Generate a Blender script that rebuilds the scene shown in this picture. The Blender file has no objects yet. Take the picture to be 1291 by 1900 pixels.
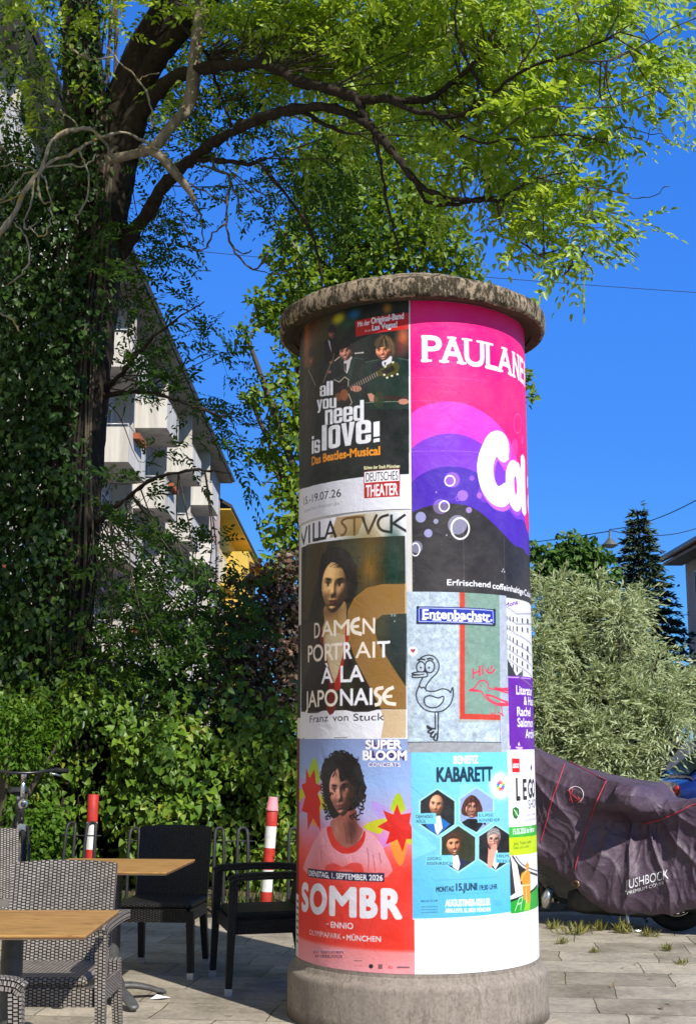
import bpy, math, random
import numpy as np
from mathutils import Vector, Matrix
from mathutils.bvhtree import BVHTree

random.seed(7)
RNG = np.random.default_rng(7)
scene = bpy.context.scene
COL = scene.collection
R_ = math.radians

# ------------------------------------------------------------------ camera
EYE = 1.44
PITCH = R_(10.0)
FPX = 2390.0                       # focal length in pixels of the 1291 x 1900 photograph
cam_d = bpy.data.cameras.new('camera')
cam_d.sensor_fit = 'VERTICAL'
cam_d.sensor_height = 36.0
cam_d.lens = 36.0 * FPX / 1900.0
cam_d.clip_start = 0.05
cam_d.clip_end = 2000.0
cam = bpy.data.objects.new('camera', cam_d)
COL.objects.link(cam)
cam.location = (0, 0, EYE)
cam.rotation_euler = (R_(90) + PITCH, 0, 0)
scene.camera = cam

# ------------------------------------------------------------------ light
SUN_AZ = R_(36.0)      # to the right of straight behind the camera
SUN_EL = R_(42.0)
sun_dir = Vector((math.sin(SUN_AZ) * math.cos(SUN_EL), -math.cos(SUN_AZ) * math.cos(SUN_EL), math.sin(SUN_EL)))
world = bpy.data.worlds.new('World')
scene.world = world
world.use_nodes = True
wn = world.node_tree.nodes
wl = world.node_tree.links
wn.clear()
sky = wn.new('ShaderNodeTexSky')
sky.sky_type = 'NISHITA'
sky.sun_disc = False
sky.sun_elevation = SUN_EL
sky.sun_rotation = R_(180) - SUN_AZ
sky.altitude = 500
sky.air_density = 1.0
sky.dust_density = 0.0
sky.ozone_density = 6.0
bg = wn.new('ShaderNodeBackground')
bg.inputs['Strength'].default_value = 0.086
wo = wn.new('ShaderNodeOutputWorld')
# the clear alpine blue of the day: per-channel contrast on the sky's own radiance
sep = wn.new('ShaderNodeSeparateColor'); com = wn.new('ShaderNodeCombineColor')
wl.new(sky.outputs[0], sep.inputs[0])
for i_, pts_ in enumerate((((0, 0), (.055, .006), (.078, .036), (.205, .078), (1, .3)),
                           ((0, 0), (.10, .025), (.13, .08), (.156, .205), (.381, .33), (1, .7)),
                           ((0, 0), (.22, .08), (.28, .30), (.328, .76), (.42, .92), (.658, 1.0), (1, 1.0)))):
    fc = wn.new('ShaderNodeFloatCurve')
    cv = fc.mapping.curves[0]
    while len(cv.points) > 2: cv.points.remove(cv.points[1])
    cv.points[0].location = pts_[0]; cv.points[1].location = pts_[-1]
    for p_ in pts_[1:-1]: cv.points.new(*p_)
    fc.mapping.update()
    pre = wn.new('ShaderNodeMath'); pre.operation = 'MULTIPLY'; pre.inputs[1].default_value = .11
    post = wn.new('ShaderNodeMath'); post.operation = 'MULTIPLY'; post.inputs[1].default_value = 1 / .11
    wl.new(sep.outputs[i_], pre.inputs[0]); wl.new(pre.outputs[0], fc.inputs['Value']); wl.new(fc.outputs[0], post.inputs[0]); wl.new(post.outputs[0], com.inputs[i_])
wl.new(com.outputs[0], bg.inputs['Color'])
wl.new(bg.outputs[0], wo.inputs['Surface'])

sun_d = bpy.data.lights.new('sun', 'SUN')
sun_d.energy = 5.0
sun_d.angle = R_(0.5)
sun_d.color = (1.0, 0.95, 0.87)
sun = bpy.data.objects.new('sun', sun_d)
COL.objects.link(sun)
sun.location = (10, -14, 18)
sun.rotation_euler = sun_dir.to_track_quat('Z', 'Y').to_euler()

scene.view_settings.view_transform = 'Standard'
scene.view_settings.look = 'None'
scene.view_settings.gamma = 1.0
scene.view_settings.exposure = 0.34
scene.render.film_transparent = False
try:
    scene.cycles.max_bounces = 8
    scene.cycles.diffuse_bounces = 3
    scene.cycles.transmission_bounces = 6
except Exception:
    pass

# ------------------------------------------------------------------ photo geometry helpers
CP, SP = math.cos(PITCH), math.sin(PITCH)
def ray(px, py):
    a = (px - 645.5) / FPX
    b = (950.0 - py) / FPX
    return Vector((a, CP - b * SP, SP + b * CP))
def at_y(px, py, Y):
    d = ray(px, py)
    t = Y / d.y
    return Vector((d.x * t, Y, EYE + d.z * t))
def at_z(px, py, z):
    d = ray(px, py)
    t = (z - EYE) / d.z
    return Vector((d.x * t, d.y * t, z))
def px_m(Y):                        # metres per photo pixel at depth Y
    return Y / FPX

# ------------------------------------------------------------------ object helpers
def tag(o, label=None, cat=None, group=None, kind=None):
    if label: o['label'] = label
    if cat: o['category'] = cat
    if group: o['group'] = group
    if kind: o['kind'] = kind
    return o
def empty(name, loc=(0, 0, 0), rz=0.0):
    o = bpy.data.objects.new(name, None)
    COL.objects.link(o)
    o.location = loc
    o.rotation_euler = (0, 0, rz)
    o.empty_display_size = 0.1
    return o
def copy_tree(o, parent=None):
    kids = list(o.children)
    c = o.copy()
    COL.objects.link(c)
    if parent is not None:
        c.parent = parent
    for k in kids:
        copy_tree(k, c)
    return c

class MB:
    """collects shapes and links them as one mesh object"""
    def __init__(self):
        self.v = []; self.f = []; self.uv = []; self.sm = []
    def add(self, verts, faces, uvs=None, smooth=False):
        n = len(self.v)
        self.v.extend([tuple(p) for p in verts])
        for i, f in enumerate(faces):
            self.f.append(tuple(n + k for k in f))
            self.sm.append(smooth)
            if uvs is not None:
                self.uv.append(uvs[i])
            else:
                self.uv.append(None)
        return self
    def quad(self, a, b, c, d):
        a, b, c, d = Vector(a), Vector(b), Vector(c), Vector(d)
        w = (b - a).length; h = (d - a).length
        return self.add([a, b, c, d], [(0, 1, 2, 3)], [[(0, 0), (w, 0), (w, h), (0, h)]])
    def box(self, lo, hi, M=None, bev=0.0):
        x0, y0, z0 = lo; x1, y1, z1 = hi
        if bev <= 0:
            vs = [(x, y, z) for x in (x0, x1) for y in (y0, y1) for z in (z0, z1)]
            fs = [(0, 1, 3, 2), (4, 6, 7, 5), (0, 4, 5, 1), (2, 3, 7, 6), (0, 2, 6, 4), (1, 5, 7, 3)]
            ax = ['x', 'x', 'y', 'y', 'z', 'z']
            sm = False
        else:
            b = min(bev, (x1 - x0) * .49, (y1 - y0) * .49, (z1 - z0) * .49)
            X = (x0, x0 + b, x1 - b, x1); Y = (y0, y0 + b, y1 - b, y1); Z = (z0, z0 + b, z1 - b, z1)
            idx = {}; vs = []
            def g(i, j, k):
                if (i, j, k) not in idx:
                    idx[(i, j, k)] = len(vs); vs.append((X[i], Y[j], Z[k]))
                return idx[(i, j, k)]
            fs = []; ax = []
            def q(p, a): fs.append(tuple(g(*c) for c in p)); ax.append(a)
            for s in (0, 3):
                r = (lambda p: p) if s == 3 else (lambda p: p[::-1])
                q(r([(s, 1, 1), (s, 2, 1), (s, 2, 2), (s, 1, 2)]), 'x')
                q(r([(1, s, 1), (1, s, 2), (2, s, 2), (2, s, 1)]), 'y')
                q(r([(1, 1, s), (2, 1, s), (2, 2, s), (1, 2, s)]), 'z')
            for a in (0, 3):
                A = 1 if a == 0 else 2
                for c in (0, 3):
                    C = 1 if c == 0 else 2
                    flip = (a == 0) ^ (c == 0)
                    o = (lambda p: p[::-1]) if flip else (lambda p: p)
                    q(o([(a, C, 1), (A, c, 1), (A, c, 2), (a, C, 2)]), 'x')
                    q(o([(1, a, C), (1, A, c), (2, A, c), (2, a, C)][::1]), 'y')
                    q(o([(C, 1, a), (c, 1, A), (c, 2, A), (C, 2, a)]), 'z')
                    for e in (0, 3):
                        E = 1 if e == 0 else 2
                        t = [(a, C, E), (A, c, E), (A, C, e)]
                        if (a == 0) ^ (c == 0) ^ (e == 0): t = t[::-1]
                        fs.append(tuple(g(*p) for p in t)); ax.append('z')
        uvs = []
        for f, a in zip(fs, ax):
            if a == 'x': uvs.append([(vs[i][1], vs[i][2]) for i in f])
            elif a == 'y': uvs.append([(vs[i][0], vs[i][2]) for i in f])
            else: uvs.append([(vs[i][0], vs[i][1]) for i in f])
        if M is not None: vs = [M @ Vector(p) for p in vs]
        return self.add(vs, fs, uvs)
    def bar(self, p, q, w, d, w2=None, d2=None, up=(0, 0, 1)):
        """square section bar p -> q"""
        p, q = Vector(p), Vector(q)
        t = (q - p).normalized()
        u = Vector(up)
        if abs(t.dot(u)) > .95: u = Vector((0, 1, 0))
        a = t.cross(u).normalized(); b = a.cross(t).normalized()
        w2 = w if w2 is None else w2; d2 = d if d2 is None else d2
        vs = []
        for c, ww, dd in ((p, w, d), (q, w2, d2)):
            for sa, sb in ((-1, -1), (1, -1), (1, 1), (-1, 1)):
                vs.append(c + a * sa * ww / 2 + b * sb * dd / 2)
        L = (q - p).length
        fs = []; uv = []; off = 0
        for i in range(4):
            j = (i + 1) % 4
            side = w if i % 2 == 0 else d
            fs.append((i, j, 4 + j, 4 + i)); uv.append([(off, 0), (off + side, 0), (off + side, L), (off, L)]); off += side
        fs.append((3, 2, 1, 0)); uv.append([(0, 0), (w, 0), (w, d), (0, d)])
        fs.append((4, 5, 6, 7)); uv.append([(0, 0), (w, 0), (w, d), (0, d)])
        return self.add(vs, fs, uv)
    def tube(self, pts, rad, seg=8, cap=True, jit=0.0, rnd=None):
        pts = [Vector(p) for p in pts]
        n = len(pts)
        if not hasattr(rad, '__len__'): rad = [rad] * n
        vs = []; prev = None; L = 0; Ls = []
        for i, p in enumerate(pts):
            if i: L += (p - pts[i - 1]).length
            Ls.append(L)
            t = (pts[min(i + 1, n - 1)] - pts[max(i - 1, 0)])
            if t.length < 1e-9: t = Vector((0, 0, 1))
            t.normalize()
            if prev is None:
                a = t.cross(Vector((0, 0, 1)) if abs(t.z) < .9 else Vector((0, 1, 0))).normalized()
            else:
                a = (prev - t * prev.dot(t))
                a = a.normalized() if a.length > 1e-6 else t.orthogonal().normalized()
            prev = a
            b = t.cross(a)
            for k in range(seg):
                an = 2 * math.pi * k / seg
                r = rad[i]
                if jit: r *= 1 + jit * ((rnd or random).random() - .5)
                vs.append(p + (a * math.cos(an) + b * math.sin(an)) * r)
        fs = []; uv = []
        for i in range(n - 1):
            for k in range(seg):
                k2 = (k + 1) % seg
                fs.append((i * seg + k, i * seg + k2, (i + 1) * seg + k2, (i + 1) * seg + k))
                c = 2 * math.pi * rad[i] / seg
                uv.append([(k * c, Ls[i]), ((k + 1) * c, Ls[i]), ((k + 1) * c, Ls[i + 1]), (k * c, Ls[i + 1])])
        if cap:
            fs.append(tuple(range(seg))[::-1]); uv.append([(0, 0)] * seg)
            fs.append(tuple((n - 1) * seg + k for k in range(seg))); uv.append([(0, 0)] * seg)
        return self.add(vs, fs, uv, True)
    def lathe(self, prof, seg=48, c=(0, 0, 0), cap=False, M=None):
        vs = []; fs = []
        for r, z in prof:
            for k in range(seg):
                an = 2 * math.pi * k / seg
                p = Vector((c[0] + r * math.cos(an), c[1] + r * math.sin(an), c[2] + z))
                vs.append(M @ p if M is not None else p)
        for i in range(len(prof) - 1):
            for k in range(seg):
                k2 = (k + 1) % seg
                fs.append((i * seg + k, i * seg + k2, (i + 1) * seg + k2, (i + 1) * seg + k))
        if cap:
            fs.append(tuple(range(seg))[::-1])
            fs.append(tuple((len(prof) - 1) * seg + k for k in range(seg)))
        return self.add(vs, fs, None, True)
    def build(self, name, mat, parent=None, label=None, auto=None):
        me = bpy.data.meshes.new(name)
        me.from_pydata(self.v, [], self.f)
        if any(u is not None for u in self.uv):
            l = me.uv_layers.new(name='UVMap')
            flat = []
            for f, u in zip(self.f, self.uv):
                flat.extend(u if u is not None else [(0, 0)] * len(f))
            l.data.foreach_set('uv', np.array(flat, dtype=np.float32).ravel())
        me.polygons.foreach_set('use_smooth', self.sm)
        me.update()
        if auto is not None:
            me.polygons.foreach_set('use_smooth', [True] * len(self.f))
            me.set_sharp_from_angle(angle=R_(auto))
        o = bpy.data.objects.new(name, me)
        COL.objects.link(o)
        if mat is not None: me.materials.append(mat)
        if parent is not None: o.parent = parent
        if label: o['label'] = label
        return o

def np_mesh(name, verts, quads, mat, parent=None, smooth=False, tris=None):
    """fast mesh from arrays; quads (n,4)"""
    me = bpy.data.meshes.new(name)
    verts = np.asarray(verts, dtype=np.float32)
    me.vertices.add(len(verts))
    me.vertices.foreach_set('co', verts.ravel())
    nq = len(quads); k = quads.shape[1]
    me.loops.add(nq * k)
    me.loops.foreach_set('vertex_index', np.asarray(quads, dtype=np.int32).ravel())
    me.polygons.add(nq)
    me.polygons.foreach_set('loop_start', np.arange(0, nq * k, k, dtype=np.int32))
    me.polygons.foreach_set('loop_total', np.full(nq, k, dtype=np.int32))
    me.update(calc_edges=True)
    if smooth:
        me.polygons.foreach_set('use_smooth', np.ones(nq, dtype=bool))
    me.validate()
    o = bpy.data.objects.new(name, me)
    COL.objects.link(o)
    if mat is not None: me.materials.append(mat)
    if parent is not None: o.parent = parent
    return o

def spline(pts, n=6):
    """Catmull-Rom through tuples of any dimension"""
    P = np.array([tuple(p) for p in pts], dtype=float)
    P = np.vstack([2 * P[0] - P[1], P, 2 * P[-1] - P[-2]])
    out = []
    for i in range(1, len(P) - 2):
        for k in range(n):
            t = k / n
            a, b, c, d = P[i - 1], P[i], P[i + 1], P[i + 2]
            out.append(.5 * (2 * b + (c - a) * t + (2 * a - 5 * b + 4 * c - d) * t * t + (3 * b - a - 3 * c + d) * t ** 3))
    out.append(P[-2])
    return np.array(out)

# ------------------------------------------------------------------ materials
def srgb(r, g, b):
    def f(c):
        c /= 255.0
        return c / 12.92 if c <= .04045 else ((c + .055) / 1.055) ** 2.4
    return (f(r), f(g), f(b), 1.0)
class Mat:
    """small node-tree helper"""
    def __init__(self, name, rough=.6, spec=.4, metal=0.0):
        self.m = bpy.data.materials.new(name)
        self.m.use_nodes = True
        self.n = self.m.node_tree.nodes; self.l = self.m.node_tree.links
        self.b = self.n['Principled BSDF']
        self.out = self.n['Material Output']
        self.b.inputs['Roughness'].default_value = rough
        self.b.inputs['Specular IOR Level'].default_value = spec
        self.b.inputs['Metallic'].default_value = metal
    def node(self, t, **kw):
        n = self.n.new(t)
        for k, v in kw.items():
            if hasattr(n, k): setattr(n, k, v)
        return n
    def coord(self, which='Object', scale=(1, 1, 1), rot=(0, 0, 0), loc=(0, 0, 0)):
        tc = self.n.new('ShaderNodeTexCoord'); mp = self.n.new('ShaderNodeMapping')
        self.l.new(tc.outputs[which], mp.inputs['Vector'])
        mp.inputs['Scale'].default_value = scale; mp.inputs['Rotation'].default_value = rot; mp.inputs['Location'].default_value = loc
        return mp.outputs[0]
    def geo(self, out='Position'):
        g = self.n.new('ShaderNodeNewGeometry'); return g.outputs[out]
    def noise(self, vec, scale=5, detail=6, rough=.6, dist=0.0, out=0):
        n = self.n.new('ShaderNodeTexNoise')
        if vec is not None: self.l.new(vec, n.inputs['Vector'])
        n.inputs['Scale'].default_value = scale; n.inputs['Detail'].default_value = detail
        n.inputs['Roughness'].default_value = rough; n.inputs['Distortion'].default_value = dist
        return n.outputs[out]
    def ramp(self, fac, stops, interp='LINEAR'):
        r = self.n.new('ShaderNodeValToRGB'); r.color_ramp.interpolation = interp
        e = r.color_ramp.elements
        while len(e) > 1: e.remove(e[-1])
        e[0].position = stops[0][0]; e[0].color = stops[0][1]
        for p, c in stops[1:]:
            x = e.new(p); x.color = c
        self.l.new(fac, r.inputs[0])
        return r.outputs[0]
    def mix(self, fac, a, b, blend='MIX'):
        m = self.n.new('ShaderNodeMix'); m.data_type = 'RGBA'; m.blend_type = blend
        for s, v in ((0, fac), (6, a), (7, b)):
            if isinstance(v, (int, float, tuple, list)): m.inputs[s].default_value = v
            else: self.l.new(v, m.inputs[s])
        return m.outputs[2]
    def math(self, op, a, b=0.0, clamp=False):
        m = self.n.new('ShaderNodeMath'); m.operation = op; m.use_clamp = clamp
        for i, v in enumerate((a, b)):
            if isinstance(v, (int, float)): m.inputs[i].default_value = v
            else: self.l.new(v, m.inputs[i])
        return m.outputs[0]
    def color(self, c):
        if isinstance(c, tuple): self.b.inputs['Base Color'].default_value = c
        else: self.l.new(c, self.b.inputs['Base Color'])
        return self
    def rough(self, c):
        self.l.new(c, self.b.inputs['Roughness']); return self
    def bump(self, h, strength=.3, dist=.01):
        b = self.n.new('ShaderNodeBump'); b.inputs['Strength'].default_value = strength; b.inputs['Distance'].default_value = dist
        self.l.new(h, b.inputs['Height']); self.l.new(b.outputs[0], self.b.inputs['Normal']); return self
    def translucent(self, col, fac=.35):
        t = self.n.new('ShaderNodeBsdfTranslucent'); mx = self.n.new('ShaderNodeMixShader')
        if isinstance(col, tuple): t.inputs[0].default_value = col
        else: self.l.new(col, t.inputs[0])
        mx.inputs[0].default_value = fac
        self.l.new(self.b.outputs[0], mx.inputs[1]); self.l.new(t.outputs[0], mx.inputs[2])
        self.l.new(mx.outputs[0], self.out.inputs['Surface']); return self
G = lambda v: (v, v, v, 1.0)

def plain(name, col, rough=.5, spec=.4, metal=0.0, var=.25, scale=8, bump=.1, bdist=.004):
    """plain painted / metal / plastic surface with a little wear"""
    m = Mat(name, rough, spec, metal)
    v = m.coord('Object')
    n = m.noise(v, scale, 8, .65)
    dark = tuple(c * (1 - var) for c in col[:3]) + (1,)
    lite = tuple(min(1, c * (1 + var * .6)) for c in col[:3]) + (1,)
    m.color(m.ramp(n, [(.3, dark), (.7, lite)]))
    m.rough(m.ramp(m.noise(v, scale * 2.3, 5), [(.3, G(max(.03, rough - .12))), (.7, G(min(1, rough + .15)))]))
    if bump: m.bump(m.noise(v, scale * 9, 4), bump, bdist)
    return m.m

def leaf_mat(name, cols, trans=.4, rough=.45, spec=.35, tcol=None, patch=.6, pscale=2.0):
    """leaf colours vary leaf by leaf and in loose patches"""
    m = Mat(name, rough, spec)
    rnd = m.geo('Random Per Island')
    n = m.noise(m.coord('Object'), pscale, 3, .5)
    k = m.math('ADD', m.math('MULTIPLY', rnd, 1 - patch), m.math('MULTIPLY', n, patch))
    N = len(cols)
    c = m.ramp(k, [(.15 + .7 * i / max(1, N - 1), cols[i]) for i in range(N)])
    m.color(c)
    if trans:
        tc = m.mix(.5, c, tcol or (cols[-1][0] * 1.6, cols[-1][1] * 1.7, cols[-1][2] * .6, 1))
        m.translucent(tc, trans)
    return m.m
# ================================================================== advertising pillar
PX, PY, PR = 0.372, 7.26, 0.652
def cyl(px, py, r=None):
    """photo pixel -> (arc length, height) on the pillar"""
    r = r or PR
    d = ray(px, py)
    A = d.x * d.x + d.y * d.y
    B = -(d.x * PX + d.y * PY)
    Cc = PX * PX + PY * PY - r * r
    disc = B * B - A * Cc
    t = (-B - math.sqrt(max(0.0, disc))) / A
    x, y, z = d.x * t - PX, d.y * t - PY, EYE + d.z * t
    return math.atan2(x, -y) * r, z
_glyph = {}
def glyphs(txt, off=0.0):
    """triangles of a line of lettering, x in 0..1, y in cap heights"""
    key = (txt, off)
    if key in _glyph: return _glyph[key]
    cu = bpy.data.curves.new('lettering', 'FONT')
    cu.body = txt; cu.size = 1.0; cu.offset = off; cu.resolution_u = 5
    cu.dimensions = '2D'; cu.fill_mode = 'FRONT'
    o = bpy.data.objects.new('lettering', cu)
    COL.objects.link(o)
    dg = bpy.context.evaluated_depsgraph_get()
    ev = o.evaluated_get(dg)
    me = ev.to_mesh()
    me.calc_loop_triangles()
    V = np.array([v.co[:2] for v in me.vertices]).reshape(-1, 2)
    T = np.array([t.vertices[:] for t in me.loop_triangles]).reshape(-1, 3)
    ev.to_mesh_clear()
    bpy.data.objects.remove(o); bpy.data.curves.remove(cu)
    x0, x1 = V[:, 0].min() + off, V[:, 0].max() - off
    V = V.copy()
    V[:, 0] = (V[:, 0] - x0) / (x1 - x0); V[:, 1] /= 0.70
    _glyph[key] = (V, T)
    return _glyph[key]

class Canvas:
    """a printed sheet, drawn cell by cell in the sheet's own unrolled metres"""
    def __init__(self, s0, s1, z0, z1, col, h=0.0024, SS=3):
        self.s0, self.s1, self.z0, self.z1, self.h, self.SS = s0, s1, z0, z1, h, SS
        self.nx = int(round((s1 - s0) / h)) + 1; self.ny = int(round((z1 - z0) / h)) + 1
        self.W, self.H = self.nx * SS, self.ny * SS
        self.k = SS / h
        self.a = np.empty((self.H, self.W, 3), dtype=np.float32)
        self.a[:] = np.array(col, dtype=np.float32) / 255
        self.K = lambda X, Y: (X, Y)
    def use(self, x0, y0, f):
        self.K = lambda X, Y: (x0 + X / f, y0 + Y / f); return self
    def sz(self, s, z): return ((s - self.s0) * self.k, (self.z1 - z) * self.k)
    def P(self, X, Y): return self.sz(*cyl(*self.K(X, Y)))
    def raw(self, pts, col, alpha=1.0):
        c = np.array(col, dtype=np.float32) / 255
        p = np.asarray(pts, dtype=float)
        x, y = p[:, 0], p[:, 1]
        x2, y2 = np.roll(x, -1), np.roll(y, -1)
        r0 = max(0, int(math.floor(y.min()))); r1 = min(self.H - 1, int(math.ceil(y.max())))
        for r in range(r0, r1 + 1):
            yc = r + .5
            m = (y <= yc) != (y2 <= yc)
            if not m.any(): continue
            xs = np.sort(x[m] + (yc - y[m]) * (x2[m] - x[m]) / (y2[m] - y[m]))
            for i in range(0, len(xs) - 1, 2):
                a = max(0, int(round(xs[i]))); b = min(self.W, int(round(xs[i + 1])))
                if b > a:
                    if alpha >= 1: self.a[r, a:b] = c
                    else: self.a[r, a:b] += (c - self.a[r, a:b]) * alpha
    def poly(self, pts, col, alpha=1.0, smooth=0):
        if smooth:
            q = np.array(pts + pts[:2] + [pts[2 % len(pts)]], dtype=float)
            q = spline([pts[-1]] + pts + [pts[0], pts[1 % len(pts)]], smooth)[smooth:-smooth]
            pts = [tuple(p) for p in q]
        self.raw([self.P(*p) for p in pts], col, alpha)
    def ell(self, X, Y, rx, ry, col, alpha=1.0, n=28, rot=0.0):
        cr, sr = math.cos(rot), math.sin(rot)
        self.raw([self.P(X + rx * math.cos(t) * cr - ry * math.sin(t) * sr, Y + rx * math.cos(t) * sr + ry * math.sin(t) * cr)
                  for t in np.linspace(0, 2 * math.pi, n, endpoint=False)], col, alpha)
    def ring(self, X, Y, rx, ry, w, col, alpha=1.0):
        self.line([(X + rx * math.cos(t), Y + ry * math.sin(t)) for t in np.linspace(0, 2 * math.pi, 25)], w, col, alpha)
    def line(self, pts, w, col, alpha=1.0, smooth=0):
        if smooth: pts = [tuple(p) for p in spline(pts, smooth)]
        q = [np.array(self.P(*p)) for p in pts]
        f = self.k * w
        for a, b in zip(q[:-1], q[1:]):
            d = b - a; L = np.hypot(*d)
            if L < 1e-6: continue
            n = np.array((-d[1], d[0])) / L * f / 2; e = d / L * f * .3
            self.raw([a + n - e, b + n + e, b - n + e, a - n - e], col, alpha)
    def soft(self, X, Y, rx, ry, col, alpha=.6, p=2.0):
        cx, cy = self.P(X, Y)
        ex = abs(self.P(X + rx, Y)[0] - self.P(X - rx, Y)[0]) / 2; ey = abs(self.P(X, Y + ry)[1] - self.P(X, Y - ry)[1]) / 2
        self.softraw(cx, cy, max(ex, 1), max(ey, 1), col, alpha, p)
    def softraw(self, cx, cy, ex, ey, col, alpha, p=2.0):
        x0, x1 = max(0, int(cx - 2.6 * ex)), min(self.W, int(cx + 2.6 * ex) + 1)
        y0, y1 = max(0, int(cy - 2.6 * ey)), min(self.H, int(cy + 2.6 * ey) + 1)
        if x1 <= x0 or y1 <= y0: return
        gx = ((np.arange(x0, x1) - cx) / ex)[None, :]; gy = ((np.arange(y0, y1) - cy) / ey)[:, None]
        w = (alpha * np.exp(-np.power(gx * gx + gy * gy, p / 2)))[..., None].astype(np.float32)
        c = np.array(col, dtype=np.float32) / 255
        self.a[y0:y1, x0:x1] += (c - self.a[y0:y1, x0:x1]) * w
    def vgrad(self, stops):
        """stops: (photo Y in the current crop, colour) down the sheet"""
        ys = [self.P(stops_x, y)[1] for stops_x, y, c in stops]
        r = np.arange(self.H)
        for ch in range(3):
            self.a[:, :, ch] = np.interp(r, ys, [c[ch] / 255 for _, _, c in stops])[:, None]
    def glyph_at(self, q, T, col, grow=0.0):
        """fill lettering triangles, thickened by grow cells"""
        n = int(round(grow))
        x0, y0 = np.floor(q.min(0)).astype(int) - n - 2; x1, y1 = np.ceil(q.max(0)).astype(int) + n + 2
        w, h = x1 - x0, y1 - y0
        if w <= 0 or h <= 0 or w > 6000 or h > 6000: return
        mk = np.zeros((h, w), bool)
        for t in T:
            p = q[t] - (x0, y0); x, y = p[:, 0], p[:, 1]; x2, y2 = np.roll(x, -1), np.roll(y, -1)
            for r in range(max(0, int(y.min())), min(h - 1, int(y.max()) + 1) + 1):
                yc = r + .5; m_ = (y <= yc) != (y2 <= yc)
                if not m_.any(): continue
                xs = np.sort(x[m_] + (yc - y[m_]) * (x2[m_] - x[m_]) / (y2[m_] - y[m_]))
                a_, b_ = int(round(xs[0])), int(round(xs[-1]))
                if b_ > a_: mk[r, max(0, a_):b_] = True
        if n > 0:
            o = mk.copy()
            for k in range(16):
                dx, dy = int(round(n * math.cos(k * math.pi / 8))), int(round(n * math.sin(k * math.pi / 8)))
                o |= np.roll(np.roll(mk, dx, 1), dy, 0)
            mk = o
        X0, Y0, X1, Y1 = max(0, x0), max(0, y0), min(self.W, x1), min(self.H, y1)
        if X1 <= X0 or Y1 <= Y0: return
        self.a[Y0:Y1, X0:X1][mk[Y0 - y0:Y1 - y0, X0 - x0:X1 - x0]] = np.array(col, dtype=np.float32) / 255
    def text(self, txt, L, Rr, cap, col, off=0.0, alpha=1.0, slant=0.0, serif=0):
        """L, Rr: baseline ends; cap: cap height in crop pixels at the left end; off: extra weight in ems"""
        V, T = glyphs(txt)
        a = np.array(self.P(*L)); b = np.array(self.P(*Rr))
        h = abs(self.P(L[0], L[1] - cap)[1] - a[1])
        h2 = abs(self.P(Rr[0], Rr[1] - cap)[1] - b[1]); h = (h + h2) / 2
        g = off * h / .7 * .8
        d = (b - a); u = d / max(1e-6, np.hypot(*d)) * min(g, .3 * np.hypot(*d))
        a = a + u; b = b - u
        q = a + V[:, :1] * (b - a) + V[:, 1:2] * np.array((slant * h, -(h - 2 * g))) + np.array((0, -g))
        self.glyph_at(q, T, col, g)
    def block(self, txt, L, Rr, xh, col, track=.07):
        """heavy condensed block letters; L, Rr baseline ends, xh x-height in crop pixels"""
        A = 1.34
        def rc(x0, y0, x1, y1, r=.0):
            if r <= 0: return [(x0, y0), (x1, y0), (x1, y1), (x0, y1)]
            o = []
            for cx, cy, a0 in ((x1 - r, y0 + r * .5, -90), (x1 - r, y1 - r * .5, 0), (x0 + r, y1 - r * .5, 90), (x0 + r, y0 + r * .5, 180)):
                for k in range(5): t = R_(a0 + k * 22.5); o.append((cx + r * math.cos(t), cy + r * .5 * math.sin(t)))
            return o
        O = rc(0, 0, 1, 1, .3)
        D = {'o': [[O, rc(.37, .17, .63, .83, .1)]], 'l': [[rc(0, 0, 1, A)]], 'i': [[rc(0, 0, 1, 1)], [rc(0, 1.1, 1, A)]], 'v': [[[(0, 1), (.38, 1), (.5, .32), (.62, 1), (1, 1), (.7, 0), (.3, 0)]]],
             'e': [[O, rc(.37, .58, .63, .84, .1), rc(.37, .16, .63, .44, .06), rc(.63, .36, 1.01, .44)]], 'n': [[O, rc(.37, -.01, .63, .82, .06), rc(-.01, -.01, .0, .1)], [rc(0, 0, .37, 1)], [rc(.63, 0, 1, .6)]],
             'u': [[O, rc(.37, .18, .63, 1.01, .06)], [rc(.63, 0, 1, 1)], [rc(0, .4, .37, 1)]], 'd': [[O, rc(.37, .17, .63, .83, .1)], [rc(.63, 0, 1, A)]],
             'a': [[O, rc(.37, .15, .63, .44, .08), rc(-.01, .56, .63, .62), rc(.37, .62, .63, .85, .04)], [rc(.63, 0, 1, .7)]], 'y': [[[(0, 1), (.38, 1), (.52, .4), (.64, 1), (1, 1), (.66, -.2), (.5, -.33), (.15, -.33), (.15, -.14), (.34, -.1), (.37, .05)]]],
             's': [[O, rc(.37, .6, .63, .85, .06), rc(.63, .62, 1.01, .7), rc(.37, .15, .63, .4, .06), rc(-.01, .3, .37, .38)]], '!': [[rc(0, .36, 1, A)], [rc(0, 0, 1, .24)]]}
        W = {'l': .42, 'i': .42, '!': .5}
        a = np.array(self.P(*L)); b = np.array(self.P(*Rr))
        h = (abs(self.P(L[0], L[1] - xh)[1] - a[1]) + abs(self.P(Rr[0], Rr[1] - xh)[1] - b[1])) / 2
        tot = sum(W.get(ch, 1) + track for ch in txt) - track; x = 0
        for ch in txt:
            w = W.get(ch, 1)
            for cont in D[ch]:
                path = []
                for c_ in cont: path += c_ + [c_[0]]
                path = path + [c_[0] for c_ in cont[::-1]]
                self.raw([a + (b - a) * ((x + p[0] * w) / tot) + np.array((0, -h * p[1])) for p in path], col)
            x += w + track
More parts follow.
